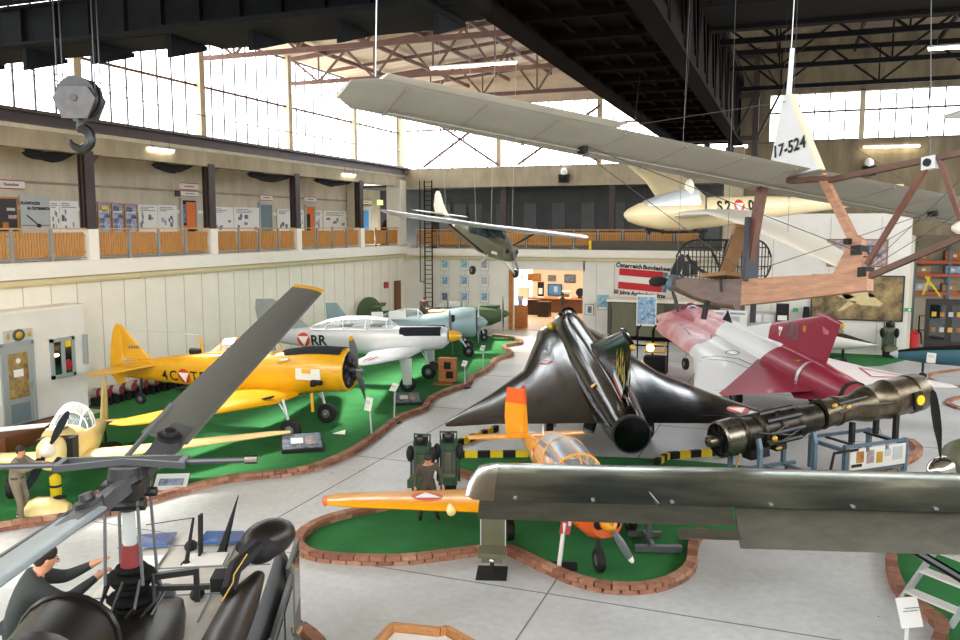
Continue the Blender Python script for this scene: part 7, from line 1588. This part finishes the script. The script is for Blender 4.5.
q = gz(829, 366); t = thing('black_dolly', 'smaller black box dolly left of the wheeled dolly', 'dolly', (q.x, q.y, 0)); b = MB().m('black_matt').box((0, 0, .28), (.35, .35, .34)); b.build('body', t, 0)
for s_ in (-.12, .12): wheel(t, (s_, -.19, .1), .1, .05)
def eject_seat(loc, rz, label, mb, mc, sc=1.0):
    t = thing('ejection_seat', label, 'seat', loc, (0, 0, rz), None, sc)
    b = MB().m(mb).box((0, .16, .85), (.46, .14, 1.1)).box((0, -.08, .42), (.48, .5, .22)); b.build('seat_frame', t, 0)
    b = MB().m(mc).box((0, -.1, .56), (.38, .4, .09)).box((0, .06, .85), (.36, .08, .5)); b.build('cushion', t, 0)
    b = MB().m('black_matt').box((0, .1, 1.45), (.3, .2, .22)); b.build('headrest', t, 0)
    b = MB().m(mb).tube([(-.2, .16, 1.35), (-.22, .18, 1.6), (.22, .18, 1.6), (.2, .16, 1.35)], .03, 6).tube([(-.28, .1, .3), (-.28, .1, 1.3)], .035, 6).tube([(.28, .1, .3), (.28, .1, 1.3)], .035, 6); b.build('guide_rail', t)
    b = MB().m('black_matt').box((0, .1, .16), (.4, .4, .3)); b.build('pedestal', t, 0)
    b = MB().m('strap_blue').bar((-.12, 0, 1.2), (-.1, -.2, .62), .05, .015).bar((.12, 0, 1.2), (.1, -.2, .62), .05, .015); b.build('harness', t, 0)
    b = MB().m('dark_metal').ell((0, -.02, 1.52), (.12, .13, .15)); b.build('helmet', t)
    for s_ in (-1, 1): b = MB().m('black_matt').ell((s_*.3, .08, 1.1), (.1, .16, .22)); b.build('side_guard', t)
    return t
q = gz(886, 354); eject_seat((q.x, min(q.y, 46.3), .0), R_(10), 'olive ejection seat by the white wall below the painting', 'olive', 'green_dark', 1.15)
q = gz(398, 508); eject_seat((q.x+.15, q.y+.95, .0), R_(5), 'green ejection seat behind the left shoulder of the standing airman', 'seat_green', 'green_dark', .95)
q = gz(433, 505); eject_seat((q.x, q.y+.95, .0), R_(20), 'green ejection seat right of the standing airman', 'seat_green', 'olive', .95)
# ============================================================ PEOPLE
BASEJ = dict(pelvis=(0, 0, .95), waist=(0, 0, 1.1), chest=(0, 0, 1.31), neck=(0, 0, 1.49), jaw=(.02, 0, 1.57), crown=(.015, 0, 1.67))
for s_, n_ in ((1, 'L'), (-1, 'R')):
    BASEJ.update({'hip'+n_: (0, s_*.095, .9), 'knee'+n_: (.03, s_*.105, .5), 'ankle'+n_: (-.01, s_*.11, .09), 'toe'+n_: (.15, s_*.13, .04), 'sh'+n_: (0, s_*.185, 1.42), 'elb'+n_: (-.03, s_*.26, 1.14), 'wr'+n_: (.05, s_*.27, .9)})
RAD = dict(pelvis=(.15, .115), waist=(.135, .105), chest=(.165, .12), neck=.055, jaw=(.072, .085), crown=(.082, .095), hip=.098, knee=.063, ankle=.045, toe=.042, sh=.078, elb=.052, wr=.036)
def person(label, loc, rz, J, cl, sc=1.0, hairm='hair'):
    j = dict(BASEJ); j.update(J); root = thing('person', label, 'person', loc, (0, 0, rz), None, sc)
    names = list(j); idx = {n: i for i, n in enumerate(names)}; co = [V(j[n]) for n in names]; ed = []; reg = []
    def e(a, c, r): ed.append((idx[a] if isinstance(a, str) else a, idx[c] if isinstance(c, str) else c)); reg.append(r)
    e('pelvis', 'waist', 'top'); e('waist', 'chest', 'top'); e('chest', 'neck', 'top'); e('neck', 'jaw', 'skin'); e('jaw', 'crown', 'skin')
    ft = 1.22
    rad = [RAD.get(n, RAD.get(n[:-1])) for n in names]
    for i, n in enumerate(names):
        if n[:-1] in ('hip', 'knee', 'sh', 'elb', 'ankle') or n in ('chest', 'waist', 'pelvis'): rad[i] = tuple(v*ft for v in rad[i]) if isinstance(rad[i], tuple) else rad[i]*ft
    for n_ in 'LR':
        e('pelvis', 'hip'+n_, 'pants'); e('hip'+n_, 'knee'+n_, 'pants'); e('knee'+n_, 'ankle'+n_, 'pants'); e('ankle'+n_, 'toe'+n_, 'shoe')
        e('chest', 'sh'+n_, 'top'); e('sh'+n_, 'elb'+n_, 'top'); e('elb'+n_, 'wr'+n_, 'top')
        w_ = V(j['wr'+n_]); d = (w_-V(j['elb'+n_])).normalized(); s_ = 1 if n_ == 'L' else -1
        sd = d.cross(V((0, 0, 1))); sd = sd.normalized() if sd.length > .2 else V((0, 1, 0)).cross(d).normalized()*-1
        co.append(w_+d*.07); rad.append((.038, .02)); pm = len(co)-1; ed.append((idx['wr'+n_], pm)); reg.append('skin')
        nrm = sd.cross(d).normalized()
        for f in range(4):
            L_ = (.072, .082, .078, .06)[f]; o_ = sd*(-.03+.02*f)
            a = co[pm]+d*.025+o_; c1 = a+d*L_*.55; c2 = c1+d*L_*.35-nrm*.02*1
            k = len(co); co.extend([a, c1, c2]); rad.extend([.0095, .009, .0075]); ed.extend([(pm, k), (k, k+1), (k+1, k+2)]); reg.extend(['skin']*3)
        a = w_+d*.035-sd*.035; c1 = a+d*.035-sd*.018; k = len(co); co.extend([a, c1]); rad.extend([.011, .009]); ed.extend([(pm, k), (k, k+1)]); reg.extend(['skin']*2)
    me = bpy.data.meshes.new('body'); me.from_pydata([tuple(c) for c in co], ed, []); o = bpy.data.objects.new('body', me); COL.objects.link(o)
    o.modifiers.new('skin', 'SKIN').use_smooth_shade = True
    for i, v in enumerate(me.skin_vertices[0].data):
        r = rad[i]; v.radius = r if isinstance(r, tuple) else (r, r); v.use_root = (i == 0)
    o.modifiers.new('sub', 'SUBSURF').levels = 2; o.modifiers['sub'].render_levels = 2
    dg = bpy.context.evaluated_depsgraph_get(); nm = bpy.data.meshes.new_from_object(o.evaluated_get(dg), depsgraph=dg)
    bpy.data.objects.remove(o); bpy.data.meshes.remove(me)
    order = ['top', 'pants', 'skin', 'shoe']; nm.materials.clear()
    for r in order: nm.materials.append(MATS[cl[r]])
    segs = [(co[a], co[c], order.index(r)) for (a, c), r in zip(ed, reg)]
    for p in nm.polygons:
        best = 1e9; c0 = p.center
        for a, c, r in segs:
            ab = c-a; t = max(0, min(1, (c0-a).dot(ab)/max(1e-9, ab.length_squared))); dd = (c0-a-ab*t).length
            if dd < best: best = dd; p.material_index = r
        p.use_smooth = True
    ob = bpy.data.objects.new('body', nm); COL.objects.link(ob); ob.parent = root
    hd = (V(j['crown'])-V(j['jaw'])).normalized(); hc = V(j['jaw']).lerp(V(j['crown']), .5); fx = V((1, 0, 0)); fx = (fx-hd*fx.dot(hd)).normalized(); fy = hd.cross(fx)
    mt = Matrix((fx, fy, hd)).transposed().to_4x4(); mt.translation = hc
    b = MB().m(hairm); b.tf = mt; b.ell((-.022, 0, .055), (.098, .086, .085), 14, 8).ell((-.05, 0, .0), (.062, .078, .075), 12, 7); b.build('hair', root)
    b = MB().m(cl['skin']); b.tf = mt; b.ell((.088, 0, -.012), (.02, .013, .024), 8, 6)
    for s_ in (1, -1): b.ell((-.0, s_*.083, -.01), (.02, .01, .03), 8, 6)
    b.build('face', root)
    b = MB(); b.tf = mt
    for s_ in (1, -1): b.m('black_text').ell((.08, s_*.03, .012), (.008, .012, .006), 8, 5)
    b.m('red_soft').ell((.083, 0, -.052), (.006, .022, .006), 8, 5); b.build('eyes_and_mouth', root)
    b = MB().m('strap_blue').lathe([(-.02, .172), (.02, .172)], (0, 0, 0), 'z', 16)
    for v in b.bm.verts: v.co = V((v.co.x*.82, v.co.y*1.02, v.co.z))+V(j['pelvis'])*.55+V(j['waist'])*.45
    b.build('belt', root); return root
CL_BROWN = dict(top='overall_brown', pants='overall_brown', skin='skin', shoe='black_matt')
CL_TAN = dict(top='overall_tan', pants='overall_tan', skin='skin', shoe='black_matt')
CL_DARK = dict(top='overall_dark', pants='overall_dark', skin='skin', shoe='black_matt')
q = gz(428, 519.5, .015); face_cam = math.atan2(-q.y, -q.x)
person('person in brown flying overall standing on the green island, looking down', (q.x, q.y, .015), face_cam+.1, dict(chest=(.05, 0, 1.3), neck=(.1, 0, 1.47), jaw=(.17, 0, 1.53), crown=(.19, 0, 1.63), shL=(.06, .2, 1.41), shR=(.06, -.2, 1.41), elbL=(.05, .33, 1.17), elbR=(.05, -.32, 1.16), wrL=(.14, .36, .92), wrR=(.13, -.33, .9), hipL=(0, .1, .9), kneeL=(.03, .18, .49), ankleL=(0, .23, .09), toeL=(.14, .27, .04), kneeR=(.03, -.15, .49), ankleR=(0, -.19, .09), toeR=(.14, -.22, .04)), CL_BROWN, .9)
q = gz(20, 521, .015)
person('person in tan overall reaching for the propeller of the cream plane', (q.x, q.y, .015), R_(15), dict(chest=(.06, 0, 1.31), neck=(.1, 0, 1.49), jaw=(.13, 0, 1.56), crown=(.135, 0, 1.66), shL=(.08, .18, 1.42), shR=(.08, -.18, 1.42), elbL=(.3, .2, 1.28), elbR=(.26, -.2, 1.2), wrL=(.55, .12, 1.34), wrR=(.5, -.14, 1.3), kneeL=(.12, .1, .52), ankleL=(-.12, .11, .12), toeL=(.03, .12, .04), kneeR=(.1, -.1, .5), ankleR=(.12, -.11, .09), toeR=(.27, -.12, .04)), CL_TAN)
q = _f0*7.9 + _r*-4.6
person('person in dark overall kneeling on the helicopter roof and working at the mast', (q.x, q.y, 1.62), R_(20.5+30), dict(pelvis=(-.05, 0, .84), waist=(.0, 0, .97), chest=(.1, 0, 1.16), neck=(.18, 0, 1.33), jaw=(.23, 0, 1.4), crown=(.25, 0, 1.49), hipL=(-.04, .1, .8), hipR=(-.04, -.1, .8), kneeL=(.2, .14, .49), kneeR=(.18, -.14, .49), ankleL=(-.2, .14, .49), ankleR=(-.22, -.14, .49), toeL=(-.34, .14, .46), toeR=(-.36, -.14, .46), shL=(.13, .18, 1.26), shR=(.13, -.18, 1.26), elbL=(.38, .2, 1.17), elbR=(.36, -.22, 1.12), wrL=(.6, .1, 1.28), wrR=(.6, -.1, 1.22)), CL_DARK, 1.15)
bw = Matrix.LocRotScale(bl.location, bl.rotation_euler, bl.scale) @ V((-3.3, .85, 1.33))
person('person in brown jacket standing on the wing of the blue grey fighter', bw, R_(22-60), dict(chest=(.1, 0, 1.29), neck=(.18, 0, 1.45), jaw=(.24, 0, 1.52), crown=(.27, 0, 1.61), shL=(.12, .18, 1.4), shR=(.12, -.18, 1.4), elbL=(.3, .2, 1.18), elbR=(.3, -.2, 1.18), wrL=(.5, .1, 1.1), wrR=(.5, -.1, 1.1)), CL_BROWN, .95)
b = MB().m('tan_patch').ell((0, 0, .1), (.5, .25, .13), 12, 7).ell((.35, .05, .14), (.28, .22, .12), 12, 7); o = b.build('cloth_bundle'); o.location = Matrix.LocRotScale(bl.location, bl.rotation_euler, bl.scale) @ V((-2.55, 0, 2.12)); tag(o, 'beige cloth bundle lying on the blue grey fighter before the cockpit', 'bundle')

# every countable piece of a part becomes a part of its own
def split_islands(o, nm):
    bm = bmesh.new(); bm.from_mesh(o.data); bm.verts.ensure_lookup_table(); seen = set(); isl = []
    for v in bm.verts:
        if v.index in seen: continue
        st = [v]; seen.add(v.index); cur = []
        while st:
            q = st.pop(); cur.append(q.index)
            for e in q.link_edges:
                w_ = e.other_vert(q)
                if w_.index not in seen: seen.add(w_.index); st.append(w_)
        isl.append(set(cur))
    bm.free()
    if len(isl) < 2: return
    for s_ in isl:
        b2 = bmesh.new(); b2.from_mesh(o.data); b2.verts.ensure_lookup_table()
        bmesh.ops.delete(b2, geom=[v for v in b2.verts if v.index not in s_], context='VERTS')
        me = bpy.data.meshes.new(nm); b2.to_mesh(me); b2.free()
        for m_ in o.data.materials: me.materials.append(m_)
        n_ = bpy.data.objects.new(nm, me); COL.objects.link(n_); n_.parent = o.parent; n_.matrix_parent_inverse = o.matrix_parent_inverse.copy(); n_.matrix_basis = o.matrix_basis.copy()
    old = o.data; bpy.data.objects.remove(o)
    if old.users == 0: bpy.data.meshes.remove(old)
SPLIT = dict(door_window='door_window', metal_fitting='metal_fitting', exhibits='exhibit', air_intake='air_intake', wire_fitting='wire_fitting', end_ring='end_ring', cooling_intake='cooling_intake', yellow_cap='yellow_cap', combustion_can='combustion_can', hinge='hinge', leaflet='leaflet', screen='screen', notice='notice', sliding_hood='sliding_hood', cockpit_seat='cockpit_seat', pitch_link='pitch_link', tripod_legs='tripod_leg', uprights='upright', beams='beam', shelf_board='shelf_board', boom_strut='boom_strut', intake_strut='intake_strut', tread='tread', cheek_plate='cheek_plate', pulley='pulley', hanger='hanger', legs='leg', exhaust_panel='exhaust_panel', door='door', saddle='saddle', blade_antenna='blade_antenna', door_panel='door_panel', cradle='cradle', gearbox='gearbox', air_brake='air_brake', landing_skid='landing_skid')
for o in [o for o in COL.objects if o.type == 'MESH' and o.parent is not None and o.name.split('.')[0] in SPLIT and not o.children]:
    if len(o.data.vertices) < 6000: split_islands(o, SPLIT[o.name.split('.')[0]])
# ============================================================ CAMERA, LIGHT
cd = bpy.data.cameras.new('camera'); cam = bpy.data.objects.new('camera', cd); COL.objects.link(cam)
cam.location = CAM; cd.sensor_width = 36; cd.lens = CAM_F/960*36; cd.clip_end = 300; cd.clip_start = .05
cam.rotation_euler = (PI/2-CAM_PITCH, 0, CAM_YAW)
bpy.context.scene.camera = cam
w = bpy.data.worlds.new('sky'); bpy.context.scene.world = w; w.use_nodes = True
nt = w.node_tree; bg = nt.nodes['Background']; bg.inputs['Color'].default_value = (.93, .96, 1.0, 1); bg.inputs['Strength'].default_value = 4.6
sun = bpy.data.lights.new('sun', 'SUN'); sun.energy = 13.0; sun.angle = R_(9); sun.color = (1, .96, .88)
so = bpy.data.objects.new('sun', sun); COL.objects.link(so); so.rotation_euler = V((.56, -.2, -.80)).to_track_quat('-Z', 'Y').to_euler()
def portal(name, loc, rot, sx, sy):
    l = bpy.data.lights.new(name, 'AREA'); l.shape = 'RECTANGLE'; l.size = sx; l.size_y = sy; l.cycles.is_portal = True
    o = bpy.data.objects.new(name, l); COL.objects.link(o); o.location = loc; o.rotation_euler = rot
portal('sky_portal_left', (XW-1.0, 27, 12.8), (0, -PI/2, 0), 5, 48)
portal('sky_portal_near', (-2, -8, 11.6), (PI/2, 0, 0), 44, 8)
portal('sky_portal_side', (21, 20, 12), (0, PI/2, 0), 7.4, 54)
portal('sky_portal_back', (-14, YB+1.2, 12.4), (-PI/2, 0, 0), 20, 4.2)
portal('sky_portal_right', (7, YR+1.2, 12.3), (-PI/2, 0, 0), 19, 2.7)
def area(name, loc, target, sx, sy, power, col=(1, 1, 1)):
    l = bpy.data.lights.new(name, 'AREA'); l.shape = 'RECTANGLE'; l.size = sx; l.size_y = sy; l.energy = power; l.color = col
    o = bpy.data.objects.new(name, l); COL.objects.link(o); o.location = loc
    o.rotation_euler = (V(target)-V(loc)).to_track_quat('-Z', 'Y').to_euler()
    return o
# a lamp in the shop, its lights being on in the photograph
area('shop_lamp', (-17.0, 59.0, 4.75), (-17.0, 59.0, 0), 6, 8, 420, (1, .92, .8))
sc = bpy.context.scene
sc.view_settings.view_transform = 'Standard'; sc.view_settings.look = 'None'; sc.view_settings.gamma = 1; sc.view_settings.use_curve_mapping = False
sc.view_settings.exposure = 0.85
sc.cycles.max_bounces = 8; sc.cycles.diffuse_bounces = 5; sc.cycles.transparent_max_bounces = 12
